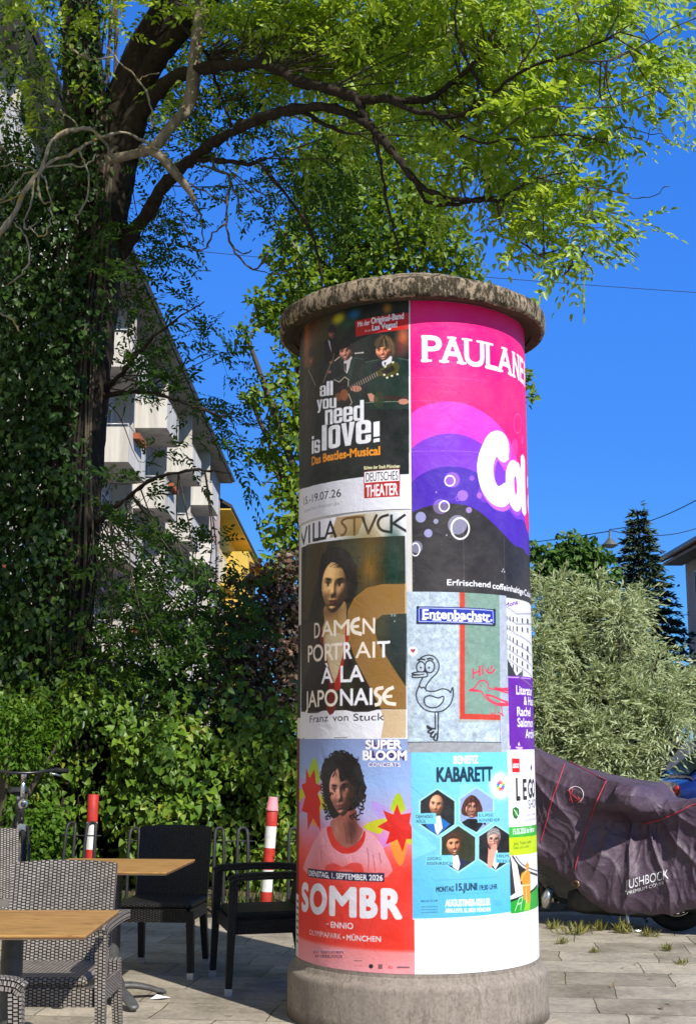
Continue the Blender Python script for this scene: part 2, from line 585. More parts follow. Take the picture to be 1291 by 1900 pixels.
    def face(self, X, Y, w, h, skin, light=(-.55, -.45, .7), yaw=0.0, tilt=0.0, smile=0.0, brow=(40, 28, 22), jaw=.62, lips=(160, 70, 66), amb=.28, eyes=1.0, browa=.8):
        """a printed photograph of a face, shaded from its own relief; X, Y centre, w, h half sizes (crop pixels)"""
        cx, cy = self.P(X, Y)
        ex = abs(self.P(X + w, Y)[0] - self.P(X - w, Y)[0]) / 2; ey = abs(self.P(X, Y + h)[1] - self.P(X, Y - h)[1]) / 2
        R = 1.25 * max(ex, ey)
        x0, x1 = max(0, int(cx - R)), min(self.W, int(cx + R) + 1); y0, y1 = max(0, int(cy - R)), min(self.H, int(cy + R) + 1)
        if x1 - x0 < 4 or y1 - y0 < 4: return
        gx, gy = np.meshgrid(np.arange(x0, x1) - cx, np.arange(y0, y1) - cy)
        ct, st_ = math.cos(tilt), math.sin(tilt)
        u = (gx * ct + gy * st_) / ex; v = (-gx * st_ + gy * ct) / ey
        wj = 1 - (1 - jaw) * np.clip((v - .0) / 1.0, 0, 1) ** 1.5
        r2 = (u / wj) ** 2 * np.where(v > .3, 1.0, 1.0) + np.abs(v) ** 2.3
        mask = np.clip((1 - r2) * 9, 0, 1)
        f = (u - yaw * .42) / (1 - .22 * abs(yaw)); af = np.abs(f)
        g = lambda a, b, sa, sb: np.exp(-(a / sa) ** 2 - (b / sb) ** 2)
        z = .95 * np.sqrt(np.clip(1 - r2, .01, 1)) + .12 * np.exp(-(f / .14) ** 2) / (1 + np.exp(-(v + .22) / .08)) / (1 + np.exp((v - .30) / .04)) + .10 * g(f, v - .26, .17, .11)
        z = z - .12 * g(af - .42, v + .10, .24, .12) + .09 * g(af - .45, v + .28, .34, .08) + .09 * g(af - .55, v - .24, .26, .2) + .05 * g(f, v - .50, .3, .05) + .07 * g(f, v - .62, .26, .06) - .06 * g(f, v - .73, .3, .05) + .12 * g(f, v - .86, .26, .12) - .05 * g(f, v - .42, .06, .08) + .05 * smile * g(af - .5, v - .42, .12, .2)
        dv, du = np.gradient(z); du = du * ex; dv = dv * ey
        N = np.sqrt(du * du + dv * dv + 1); l = np.array(light) / np.linalg.norm(light)
        sh = np.clip((-du * l[0] - dv * l[1] + l[2]) / N, 0, 1); sh = amb + (1 - amb) * np.clip(sh * 1.12, 0, 1.1)
        col = np.array(skin, float)[None, None] / 255 * np.stack([sh, sh ** 1.12, sh ** 1.22], -1) * 1.06
        def tint(m, c, a_): 
            nonlocal col
            m = (np.clip(m, 0, 1) * a_)[..., None]; col = col * (1 - m) + np.array(c, float) / 255 * m * np.clip(sh[..., None] * .55 + .5, 0, 1)
        tint(g(af - .55, v - .2, .25, .18), (214, 110, 90), .18)
        mv = v - smile * -.10 * (f / .35) ** 2
        tint(np.clip(1.5 * g(f, mv - .575, .30, .085), 0, 1) ** 2, lips, .75)
        if smile > .4: tint(np.clip(1.8 * g(f, mv - .575, .26, .045), 0, 1) ** 3, (240, 234, 226), .95)
        else: tint(g(f, mv - .57, .27, .018), (60, 20, 20), .8)
        tint(g(af - .08, v - .35, .05, .03), (50, 24, 20), .7); tint(g(f, v - .42, .2, .04), (90, 50, 40), .35)
        ew = .15
        tint(np.clip(1.6 * g(af - .42, v + .09, ew, .055), 0, 1) ** 2, (222, 214, 208), .7 * eyes); tint(np.clip(1.8 * g(af - .42 - 0 * f, v + .09, .07, .065), 0, 1) ** 2, (28, 20, 18), .95)
        tint(g(af - .42, v + .145, ew * 1.15, .028), (30, 18, 16), .85); tint(g(af - .43, v + .04, ew, .03), (110, 66, 56), .35)
        tint(np.clip(1.5 * g(af - .43, v + .29 + .06 * (af - .43), .22, .04), 0, 1), brow, browa)
        b = self.a[y0:y1, x0:x1]; m3 = mask[..., None].astype(np.float32)
        self.a[y0:y1, x0:x1] = b * (1 - m3) + np.clip(col, 0, 1).astype(np.float32) * m3
    def strands(self, paths, n, cols, w=.003, spread=10, alpha=.6, seed=1):
        """loose hair following the given flow lines"""
        r = random.Random(seed)
        for i in range(n):
            p = r.choice(paths); q = r.choice(paths) if len(paths) > 1 else p
            k = min(len(p), len(q)); t = r.random() * .5; dx, dy = r.uniform(-spread, spread), r.uniform(-spread, spread)
            self.line([(p[j][0] * (1 - t) + q[j][0] * t + dx + r.uniform(-3, 3), p[j][1] * (1 - t) + q[j][1] * t + dy + r.uniform(-3, 3)) for j in range(k)], w, r.choice(cols), alpha, 4)
    def blur(self, X0, Y0, X1, Y1, n):
        (x0, y0), (x1, y1) = self.P(X0, Y0), self.P(X1, Y1)
        x0, x1 = sorted((max(0, int(x0)), min(self.W, int(x1)))); y0, y1 = sorted((max(0, int(y0)), min(self.H, int(y1))))
        if x1 - x0 < 4 or y1 - y0 < 4: return
        b = self.a[y0:y1, x0:x1]
        for ax in (0, 1):
            pad = [(n, n) if k == ax else (0, 0) for k in range(3)]
            c = np.cumsum(np.pad(b, pad, mode='edge'), axis=ax)
            L = b.shape[ax]
            hi = np.take(c, np.arange(2 * n, 2 * n + L), axis=ax); lo = np.take(c, np.arange(0, L), axis=ax)
            b = (hi - lo) / (2 * n)
        self.a[y0:y1, x0:x1] = b
    def done(self, name, mat, parent, lift=.001, label=None, wear=.015):
        SS = self.SS
        a = self.a.reshape(self.ny, SS, self.nx, SS, 3).mean((1, 3))
        a = a * (1 + wear * RNG.standard_normal((self.ny, self.nx, 1)))
        a = np.clip(a, 0, 1) ** 1.22
        s = np.linspace(self.s0, self.s1, self.nx); z = np.linspace(self.z1, self.z0, self.ny)
        ph = s / PR; r = PR + lift
        X = np.broadcast_to((r * np.sin(ph))[None, :], (self.ny, self.nx)); Y = np.broadcast_to((-r * np.cos(ph))[None, :], (self.ny, self.nx))
        Zz = np.broadcast_to(z[:, None], (self.ny, self.nx))
        v = np.stack([X, Y, Zz], -1).reshape(-1, 3)
        i = np.arange(self.ny * self.nx).reshape(self.ny, self.nx)
        q = np.stack([i[1:, :-1], i[1:, 1:], i[:-1, 1:], i[:-1, :-1]], -1).reshape(-1, 4)
        o = np_mesh(name, v, q, mat, parent, True)
        ca = o.data.color_attributes.new('print', 'BYTE_COLOR', 'POINT')
        rgba = np.concatenate([a.reshape(-1, 3), np.ones((self.ny * self.nx, 1))], 1).astype(np.float32)
        ca.data.foreach_set('color_srgb', rgba.ravel())
        if label: o['label'] = label
        return o

def zat(px, py): return cyl(px, py)[1]
def sat(px, py): return cyl(px, py)[0]

m = Mat('poster_paper', .46, .22)
at = m.node('ShaderNodeVertexColor'); at.layer_name = 'print'
v = m.coord('Object')
m.color(m.mix(m.ramp(m.noise(v, 3.0, 8, .7), [(.35, G(0.0)), (.75, G(.07))]), at.outputs[0], (.62, .6, .58, 1)))
m.rough(m.ramp(m.noise(v, 6, 6), [(.3, G(.32)), (.7, G(.55))]))
wr = m.math('ADD', m.math('MULTIPLY', m.noise(v, 7.0, 3, .5, 1.2), .8), m.math('MULTIPLY', m.noise(v, 38, 4, .6), .22))
m.bump(wr, .42, .016)
POSTER = m.m

def concrete(name, base, moss, amt):
    m = Mat(name, .9, .2)
    v = m.coord('Object')
    c = m.ramp(m.noise(v, 6, 10, .7), [(.25, tuple(x * .72 for x in base[:3]) + (1,)), (.5, base), (.8, tuple(min(1, x * 1.2) for x in base[:3]) + (1,))])
    sp = m.ramp(m.noise(v, 60, 4, .6), [(.35, G(.55)), (.6, G(1.0))])
    c = m.mix(.5, c, sp, 'MULTIPLY')
    vs = m.coord('Object', (9, 9, .9))
    st = m.ramp(m.noise(vs, 1.6, 6, .6), [(.45, G(0)), (.62, G(1))])
    c = m.mix(m.math('MULTIPLY', st, .28), c, tuple(x * .5 for x in base[:3]) + (1,))
    mo = m.ramp(m.math('ADD', m.math('MULTIPLY', m.noise(m.coord('Object', (16, 16, 6)), 2.3, 9, .8), .7), m.math('MULTIPLY', m.noise(v, 3.0, 4, .6), .3)), [(.57 - amt * .16, G(0)), (.60 - amt * .12, G(1))])
    c = m.mix(m.math('MULTIPLY', mo, min(1, amt * 1.6)), c, moss)
    sz_ = m.node('ShaderNodeSeparateXYZ'); m.l.new(m.geo('Position'), sz_.inputs[0])
    gr = m.math('SUBTRACT', m.math('ADD', sz_.outputs[2], m.math('MULTIPLY', m.noise(v, 7, 6, .7), .10)), .05)
    c = m.mix(m.ramp(gr, [(.01, G(.75)), (.07, G(0))]), c, (.06, .05, .035, 1))
    m.color(c)
    m.bump(m.math('ADD', m.noise(v, 60, 8, .7), m.math('MULTIPLY', mo, .3)), .45, .005)
    return m.m
CONC_BASE = concrete('base_concrete', (.30, .255, .205, 1), (.09, .075, .05, 1), .25)
CONC_CAP = concrete('mossy_cap_stone', (.36, .285, .19, 1), (.035, .028, .015, 1), .62)
CONC_UNDER = concrete('shade_dark_underside', (.085, .066, .046, 1), (.03, .025, .015, 1), .3)  # concrete darkened in colour to deepen the shade under the rim
SHAFT = plain('pillar_render', (.62, .6, .56, 1), .8, .2, 0, .2, 3, .2)

pil = empty('advertising_pillar', (PX, PY, 0))
tag(pil, 'round advertising column with mossy concrete cap, covered all over in bright event posters', 'advertising column', kind='thing')
b = MB(); b.lathe([(.55, -.05), (.697, -.05), (.697, .222), (.694, .236), (.686, .247), (.672, .256), (.664, .266), (.660, .28), (.655, .285), (.655, .303), (.5, .303)], 128)
b.build('base', CONC_BASE, pil, auto=35)
b = MB(); b.lathe([(PR - .002, .28), (PR - .002, 3.80)], 128)
b.build('shaft', SHAFT, pil)
capz = 3.765
b = MB()
prof = [(.60, 3.80), (.654, 3.80), (.656, 3.757), (.690, 3.754), (.697, 3.746), (.752, 3.744), (.766, 3.750), (.773, 3.768), (.774, 3.80), (.772, 3.832), (.762, 3.852), (.742, 3.860), (.55, 3.95), (.3, 4.02), (.001, 4.05)]
SEG = 420
vs = []; fs = []
rr = random.Random(3)
for i, (r, z) in enumerate(prof):
    for k in range(SEG):
        an = 2 * math.pi * k / SEG
        j = 0.0
        if 4 <= i <= 12:
            j = .003 * math.sin(an * 7 + i) + .0015 * math.sin(an * 31 + i * 2) * math.sin(an * 17) + .005 * (rr.random() - .6) * (1.0 if i in (5, 6, 7) else .4)
        vs.append(((r + j) * math.cos(an), (r + j) * math.sin(an), z + j * .8))
for i in range(len(prof) - 1):
    for k in range(SEG):
        k2 = (k + 1) % SEG
        fs.append((i * SEG + k, i * SEG + k2, (i + 1) * SEG + k2, (i + 1) * SEG + k))
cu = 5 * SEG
b.add(vs, fs[cu:], None, True)
b.build('cap', CONC_CAP, pil, auto=50)
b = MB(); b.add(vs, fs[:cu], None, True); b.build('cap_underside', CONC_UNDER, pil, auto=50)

W_ = (238, 238, 240)
K1 = (550, 550, 5.613); K2 = (550, 740, 5.613); K3 = (550, 990, 4.748); K4 = (540, 1360, 5.379); K5 = (540, 1600, 5.379)
K6 = (740, 1380, 4.611); K7 = (740, 560, 3.392); K8 = (740, 1090, 4.965); K9 = (900, 1090, 5.755); K10 = (920, 1380, 5.28)
S_ = PR * math.pi / 2
ztop = 3.757
zbot = .305

def mophead(c, X, Y, w, h, hair, skin, dark, side=-1, suit=(28, 36, 33), smile=True):
    """a fringed head in three-quarter view; X,Y centre of the face, w,h its half sizes"""
    c.poly([(X - w * .9, Y - h * .2), (X - w * 1.1, Y - h * .9), (X - w * .4, Y - h * 1.55), (X + w * .5, Y - h * 1.55), (X + w * 1.2, Y - h * .9), (X + w * 1.35, Y + h * .1), (X + w * 1.1, Y + h * .7), (X + w * .6, Y + h * .5)], hair, 1, 5)
    c.face(X, Y + h * .05, w * 1.02, h * 1.02, skin, (-.5, -.35, .75), -.45 * (1 if smile else -.6), -.05, .9 if smile else 0, dark, .62, (170, 80, 74), .38)
    c.poly([(X - w * .95, Y - h * .2), (X - w * .95, Y - h * .9), (X, Y - h * 1.25), (X + w * .95, Y - h * .8), (X + w * 1.05, Y + h * .2), (X + w * .75, Y - h * .1), (X + w * .3, Y - h * .38), (X - w * .2, Y - h * .34), (X - w * .6, Y - h * .22)], hair, 1, 4)
    lt = tuple(min(255, int(v * 1.7 + 14)) for v in hair); dkh = tuple(int(v * .5) for v in hair)
    c.strands([[(X - w * .1, Y - h * 1.4), (X - w * .6, Y - h * .9), (X - w * .8, Y - h * .3)], [(X, Y - h * 1.4), (X + w * .1, Y - h * .9), (X + w * .2, Y - h * .4)], [(X + w * .3, Y - h * 1.4), (X + w * .9, Y - h * .8), (X + w * 1.1, Y + h * .3)]], 46, [lt, dkh, hair], .0026, w * .18, .55, int(X))
# ---- band musical poster
s0 = -S_ * .955; s1 = sat(762, 800)
c = Canvas(s0, s1, zat(757, 944), ztop, (28, 32, 27)).use(*K1)
c.a[:] = np.array((26, 36, 31)) / 255
c.soft(250, 300, 170, 330, (120, 92, 30), .55); c.soft(110, 700, 60, 700, (120, 84, 42), .8); c.soft(110, 420, 30, 260, (175, 98, 28), .8)
c.soft(440, 235, 70, 60, (196, 188, 22), 1, 3); c.soft(600, 190, 70, 55, (10, 105, 165), 1, 3); c.soft(540, 290, 80, 50, (30, 110, 70), .7)
c.soft(945, 130, 50, 60, (168, 120, 10), .95, 3); c.soft(1110, 430, 70, 120, (205, 110, 60), .95); c.soft(1080, 560, 60, 80, (120, 40, 30), .7); c.soft(200, 300, 40, 120, (120, 60, 40), .6)
# standing back figures
c.poly([(290, 470), (330, 440), (420, 430), (440, 560), (430, 700), (300, 700)], (16, 18, 18), .9)
mophead(c, 375, 390, 38, 55, (26, 18, 14), (150, 105, 80), (50, 32, 24), 1, smile=False); c.poly([(330, 450), (352, 470), (372, 600), (345, 520)], (190, 185, 180))
c.poly([(60, 760), (120, 740), (200, 800), (300, 900), (260, 1180), (60, 1180)], (52, 42, 28), .9)
mophead(c, 165, 660, 32, 80, (52, 38, 26), (140, 95, 62), (60, 38, 26), 1, smile=False); c.line([(125, 760), (160, 840), (200, 930)], .004, (190, 180, 160))
# microphone stand, second row
c.line([(395, 600), (385, 650), (280, 900)], .006, (150, 130, 100)); c.line([(400, 675), (450, 635)], .008, (190, 175, 160))
c.ell(360, 690, 18, 14, (160, 120, 95)); c.ell(345, 790, 20, 16, (150, 110, 88))
# left guitarist
c.poly([(370, 760), (400, 690), (500, 660), (640, 630), (735, 680), (770, 800), (790, 1000), (700, 1179), (380, 1179), (360, 900)], (24, 44, 37))
c.poly([(480, 690), (590, 610), (570, 690), (530, 810), (505, 780)], (205, 200, 200)); c.poly([(500, 705), (525, 700), (522, 790), (508, 770)], (22, 24, 28))
c.poly([(395, 690), (495, 668), (505, 800), (420, 830)], (16, 26, 26)); c.poly([(570, 660), (620, 650), (560, 900), (520, 900)], (44, 66, 54))
mophead(c, 520, 575, 72, 92, (30, 25, 20), (206, 150, 124), (80, 45, 34))
# right guitarist
c.poly([(720, 690), (850, 660), (930, 650), (1060, 640), (1168, 665), (1168, 1179), (760, 1179), (740, 900)], (27, 56, 44))
c.poly([(885, 690), (1000, 610), (990, 690), (950, 730), (900, 730)], (214, 212, 216)); c.poly([(912, 690), (935, 690), (925, 730)], (24, 26, 34)); c.poly([(770, 720), (885, 670), (900, 740), (800, 830)], (20, 32, 36))
mophead(c, 912, 565, 88, 100, (84, 68, 44), (222, 152, 118), (92, 52, 36))
# guitars
c.poly([(400, 870), (450, 890), (500, 840), (545, 850), (560, 930), (540, 1020), (580, 1110), (520, 1170), (400, 1150)], (20, 16, 14), 1, 4)
c.line([(395, 870), (450, 895), (505, 842), (545, 870), (540, 950)], .005, (200, 190, 165)); c.line([(545, 1020), (580, 1110), (560, 1140)], .005, (200, 190, 165))
c.poly([(470, 990), (830, 790), (845, 835), (500, 1040)], (46, 36, 28))
for i in range(13):
    t = i / 12; c.line([(560 + 270 * t, 938 - 148 * t), (575 + 270 * t, 985 - 150 * t)], .003, (205, 198, 180))
c.poly([(830, 790), (900, 745), (1010, 680), (1060, 700), (1075, 740), (1060, 800), (960, 845), (850, 830)], (88, 84, 28)); c.poly([(880, 780), (1000, 720), (1030, 770), (930, 820)], (38, 36, 18))
for x, y in ((915, 820), (945, 850), (995, 832), (1052, 815), (925, 735), (1005, 690)): c.ell(x, y, 13, 11, (225, 220, 190))
c.ell(625, 965, 55, 32, (196, 140, 118)); c.line([(585, 950), (590, 985)], .003, (130, 85, 70)); c.line([(620, 945), (625, 990)], .003, (130, 85, 70)); c.line([(655, 960), (660, 990)], .003, (130, 85, 70))
c.ell(440, 1050, 40, 45, (120, 78, 56)); c.ell(500, 1030, 42, 60, (150, 90, 40))
c.poly([(740, 1020), (780, 1010), (855, 1070), (840, 1100), (770, 1100)], (206, 150, 128)); c.poly([(850, 1030), (1168, 1050), (1168, 1095), (850, 1085)], (60, 44, 32)); c.line([(720, 1112), (1168, 1100)], .003, (160, 165, 150)); c.ell(860, 1080, 55, 85, (62, 74, 44), .8); c.ell(1115, 1100, 55, 30, (196, 142, 118))
c.line([(610, 597), (700, 588)], .008, (190, 185, 180)); c.line([(605, 640), (700, 660)], .004, (90, 110, 105), .8); c.line([(720, 690), (850, 664)], .004, (120, 130, 125), .7); c.line([(1060, 648), (1165, 668)], .004, (120, 130, 125), .7)
c.blur(60, 300, 1168, 1179, 1)
# red flag and lettering
c.poly([(612, 262), (1172, 172), (1172, 345), (622, 425)], (200, 36, 26))
c.text('Mit der', (640, 322), (765, 298), 55, W_, .02); c.text('Original-Band', (778, 292), (1118, 236), 68, W_, .03)
c.text('aus', (712, 374), (778, 366), 30, W_, .02); c.text('Las Vegas!', (788, 362), (1050, 322), 62, W_, .035)
def bold(c, t, L, Rr, cap, col=W_): c.text(t, L, Rr, cap, col, .05)
c.block('all', (246, 1048), (382, 1030), 112, W_); c.use(*K2)
c.block('you', (214, 118), (418, 96), 104, W_); c.block('need', (300, 280), (704, 228), 158, W_)
c.block('l', (266, 546), (318, 538), 200, W_); c.block('ove', (334, 530), (778, 462), 240, W_); c.block('!', (802, 460), (866, 450), 160, W_)
c.block('is', (162, 578), (248, 562), 138, W_)
c.text('Das Beatles-Musical', (162, 700), (874, 590), 96, (240, 160, 20), .045)
c.text('Bühne der Stadt München', (704, 742), (1075, 722), 36, (232, 225, 180), .02)
c.raw([c.P(-200, 990), c.P(20, 960), c.P(120, 925), c.P(300, 880), c.P(500, 845), c.P(700, 817), c.P(900, 805), c.P(1230, 786), c.P(1230, 1400), c.P(-200, 1400)], (226, 226, 232))
c.poly([(705, 765), (1072, 735), (1072, 862), (705, 885)], (240, 240, 242)); c.poly([(705, 882), (1075, 858), (1075, 1022), (705, 1042)], (186, 42, 38))
for a in ((705, 765, 1072, 735), (705, 765, 705, 885), (1072, 735, 1072, 862)): c.line([(a[0], a[1]), (a[2], a[3])], .004, (150, 60, 60))
c.text('DEUTSCHES', (724, 868), (1056, 846), 92, (60, 44, 44), .0); c.text('THEATER', (722, 1028), (1056, 1006), 128, W_, .02)
c.text('15.-19.07.26', (80, 1112), (466, 1022), 82, (40, 38, 40), .0); c.text('deutsches-theater.de', (82, 1192), (448, 1110), 40, (175, 172, 176), 0)
c.poly([(1172, -1100), (1210, -1100), (1210, 1200), (1172, 1200)], W_)
c.use(*K1); c.poly([(1170, 40), (1196, 40), (1196, 1179), (1170, 1179)], W_)
c.done('poster', POSTER, pil, .0012, 'dark musical poster with four mop-haired musicians and guitars')

# ---- pink and purple soft drink poster
c = Canvas(sat(763, 800), S_ * 1.45, zat(767, 1100), ztop, (238, 8, 128)).use(*K7)
def dome(pts, col): c.poly(pts, col, 1, 8)
c.soft(280, 330, 260, 330, (244, 40, 150), .7)
c.raw([c.P(x, y) for x, y in spline([(60, 720), (130, 668), (220, 640), (320, 630), (420, 645), (520, 690), (610, 760), (680, 850), (730, 960), (765, 1100), (785, 1300), (796, 1420), (798, 1700), (60, 1700)], 8)], (232, 72, 196))
c.raw([c.P(x, y) for x, y in spline([(60, 945), (130, 885), (220, 845), (320, 830), (420, 845), (510, 890), (590, 960), (660, 1060), (720, 1180), (770, 1320), (795, 1400), (800, 1700), (60, 1700)], 8)], (138, 66, 204))
c.raw([c.P(x, y) for x, y in spline([(60, 1160), (130, 1095), (230, 1050), (320, 1038), (420, 1050), (500, 1085), (580, 1160), (660, 1270), (730, 1360), (797, 1420), (800, 1800), (60, 1800)], 8)], (84, 38, 178))
c.raw([c.P(x, y) for x, y in spline([(60, 1345), (130, 1305), (230, 1278), (330, 1272), (430, 1285), (510, 1325), (590, 1395), (660, 1465), (720, 1530), (800, 1595), (812, 1900), (60, 1960)], 8)], (50, 44, 44))
sc_ = (798 / 3.392)
z_a, z_b = c.sz(0, zat(978, 1030))[1], c.H
xs = c.P(797, 1500)[0]
c.a[int(z_a):, int(xs):] = np.array((50, 44, 44)) / 255
def bubble(x, y, r, col, al=.75): c.ell(x, y, r, r * 1.02, col, al)
bubble(335, 1122, 48, (176, 120, 226)); c.ring(320, 1128, 31, 32, .007, W_); bubble(460, 1111, 16, (176, 110, 226)); bubble(400, 1221, 34, (190, 140, 232)); c.ring(370, 1240, 12, 14, .005, (150, 100, 220))
bubble(262, 1290, 47, (176, 150, 214), .6); c.ring(285, 1288, 31, 33, .007, W_); bubble(440, 1312, 19, (200, 170, 236)); bubble(138, 1357, 33, (178, 178, 222), .85); bubble(233, 1383, 16, (190, 190, 220)); bubble(185, 1458, 26, (178, 178, 222), .85)
bubble(368, 1405, 60, (170, 170, 198), .75); c.ring(385, 1428, 56, 66, .009, W_); bubble(112, 1545, 38, (160, 160, 186), .75); c.ring(104, 1560, 27, 40, .006, W_)
c.ell(540, 1205, 44, 60, (132, 66, 200), .9); c.ell(505, 1220, 16, 20, (178, 110, 214)); c.ring(745, 768, 24, 60, .005, (248, 120, 180), .8); c.ell(728, 918, 20, 56, (248, 70, 160), .9); c.ell(775, 870, 8, 30, (248, 70, 160), .9)
# brand lettering: slab letters at the top
cap = abs(c.P(142, 378)[1] - c.P(142, 212)[1])
la = c.P(150, 378)[0]
edges = [(150, 268, 'P'), (270, 408, 'A'), (416, 534, 'U'), (550, 620, 'L'), (622, 708, 'A'), (716, 752, 'N'), (758, 779, 'E')]
by = c.P(142, 378)[1]
last = None
for x0, x1, ch in edges:
    xa, xb = c.P(x0, 400)[0], c.P(x1, 440)[0]
    V, T = glyphs(ch); GROW = .03 * cap
    q = np.stack([xa + V[:, 0] * (xb - xa), by - V[:, 1] * cap], 1)
    c.glyph_at(q, T, W_, GROW)
    w = xb - xa; th = cap * .085; e = w * .07
    def sl(u0, u1, top):
        yy = by - cap if top else by - th
        c.raw([(xa + w * u0 - e, yy), (xa + w * u1 + e, yy), (xa + w * u1 + e, yy + th), (xa + w * u0 - e, yy + th)], W_)
    if ch == 'P': sl(0, .2, 1); sl(-.02, .42, 0)
    if ch == 'A': sl(-.05, .25, 0); sl(.75, 1.05, 0); sl(.32, .6, 1)
    if ch == 'U': sl(-.08, .32, 1); sl(.68, 1.08, 1)
    if ch == 'L': sl(-.05, .55, 1); sl(-.05, .3, 0)
    if ch == 'N': sl(-.08, .3, 1); sl(.7, 1.08, 1); sl(-.08, .3, 0)
    last = xb
for ch, wd in (('R', .13),):
    xa = last + .03 * c.k; xb = xa + wd * c.k
    V, T = glyphs(ch); GROW = .03 * cap; q = np.stack([xa + V[:, 0] * (xb - xa), by - V[:, 1] * cap], 1)
    c.glyph_at(q, T, W_, GROW)
# Cola lettering
def fat(c, pts, w, col, al=1.0): 
    c.line(pts, w, col, al, 8)
    for p in (pts[0], pts[-1]):
        q = c.P(*p); c.raw([(q[0] + w * c.k / 2 * math.cos(t), q[1] + w * c.k / 2 * math.sin(t)) for t in np.linspace(0, 6.28, 20)], col, al)
C1 = [(652, 950), (650, 900), (625, 880), (590, 900), (555, 980), (545, 1060), (562, 1150), (600, 1210), (640, 1225), (668, 1210)]
fat(c, [(x + 8, y + 26) for x, y in C1], .112, (196, 110, 214)); fat(c, C1, .108, W_)
O1 = [(742, 1060), (718, 1050), (700, 1090), (700, 1170), (714, 1240), (738, 1270), (756, 1240), (760, 1170), (752, 1090), (742, 1060)]
fat(c, [(x + 4, y + 24) for x, y in O1], .085, (170, 90, 210)); fat(c, O1, .083, W_)
fat(c, [(779, 1010), (780, 1150), (786, 1300)], .085, W_)
xa = c.P(790, 1250)[0]; ya = c.P(770, 1290)[1]
V, T = glyphs('a'); GROW = 10; q = np.stack([xa + .09 * c.k + V[:, 0] * .22 * c.k, ya - V[:, 1] * .32 * c.k], 1)
c.glyph_at(q, T, W_, GROW)
c.text('Erfrischend', (304, 1785), (575, 1800), 38, W_, .012); c.text('coffeinhaltige', (588, 1806), (780, 1845), 38, W_, .012)
xa, ya = c.P(786, 1848); V, T = glyphs('Cola-Orange'); GROW = 1; q = np.stack([xa + V[:, 0] * .38 * c.k, ya - V[:, 1] * .034 * c.k], 1)
c.glyph_at(q, T, W_, GROW)
for i, y in enumerate((1640, 1665, 1690, 1720, 1750)): c.line([(90, y), (96, y + 14)], .004, (120, 116, 116), .7)
for x, y in ((655, 1685), (648, 1698), (662, 1700), (235, 1200), (300, 1470)): c.ell(x, y, 4, 6, (215, 210, 215), .8)
for x0, y0, x1, y1 in ((80, 945, 600, 960), (82, 480, 560, 505), (405, 1420, 410, 1830), (80, 625, 350, 632), (660, 1480, 664, 1830)): c.line([(x0, y0), (x1, y1)], .0026, (255, 235, 250), .28)
c.done('poster', POSTER, pil, .0014, 'pink and purple soft drink poster with white bubbles')

# ---- art museum poster: woman's portrait under plain lettering
c = Canvas(sat(559, 1200), sat(755, 1200), zat(757, 1371), zat(757, 949), (232, 232, 236)).use(*K2)
IK = (36, 34, 36)
c.poly([(420, 1236), (722, 1204), (640, 1424), (350, 1452)], (190, 166, 128))
def st(pts, w=.011, col=IK, sm=0): c.line(pts, w, col, 1, sm)
st([(50, 1372), (82, 1506), (112, 1340)], .02); st([(138, 1326), (138, 1494)], .02); st([(182, 1306), (182, 1474), (232, 1466)], .018); st([(244, 1290), (244, 1462), (298, 1454)], .016)
st([(306, 1452), (356, 1284), (412, 1440)], .016); st([(322, 1408), (392, 1398)], .012)
BR = (118, 88, 40)
st([(600, 1240), (510, 1252), (476, 1290), (520, 1350), (505, 1410), (470, 1424)], .013, BR, 5); st([(575, 1238), (690, 1236), (712, 1290)], .013, BR, 4); st([(606, 1240), (606, 1422)], .013, BR)
st([(690, 1240), (752, 1404), (836, 1214)], .014); st([(956, 1212), (880, 1240), (850, 1305), (890, 1370), (990, 1394)], .014, IK, 5); st([(990, 1214), (990, 1394)], .014); st([(1130, 1212), (1010, 1300), (1158, 1390)], .014)
c.use(*K3)
c.raw([c.P(46, 128), c.P(150, 92), c.P(300, 68), c.P(500, 48), c.P(700, 34), c.P(958, 22), c.P(968, 1548), c.P(700, 1552), c.P(400, 1558), c.P(46, 1572)], (50, 44, 22))
x0f, y0f = c.P(60, 300); 
c.soft(640, 220, 150, 420, (128, 104, 40), .75); c.soft(640, 330, 50, 120, (170, 120, 50), .6); c.soft(860, 280, 90, 330, (22, 66, 54), .95, 3); c.soft(900, 900, 130, 350, (18, 50, 48), .95, 3); c.soft(480, 160, 100, 160, (74, 82, 40), .6); c.soft(740, 830, 60, 160, (90, 92, 40), .6); c.soft(200, 1000, 140, 400, (44, 32, 22), .6); c.soft(700, 640, 300, 200, (70, 70, 40), .4)
rr = random.Random(5)
for i in range(70):
    x = rr.uniform(480, 950); y = rr.uniform(60, 420); L = rr.uniform(30, 110)
    c.line([(x, y), (x + rr.uniform(-6, 6), y + L)], .004, rr.choice([(150, 120, 50), (60, 84, 50), (30, 60, 50), (110, 92, 40)]), .25)
c.poly([(95, 100), (285, 75), (105, 760), (60, 765)], (92, 74, 34), .75); c.poly([(55, 800), (240, 780), (100, 1330), (55, 1220)], (72, 58, 28), .7)
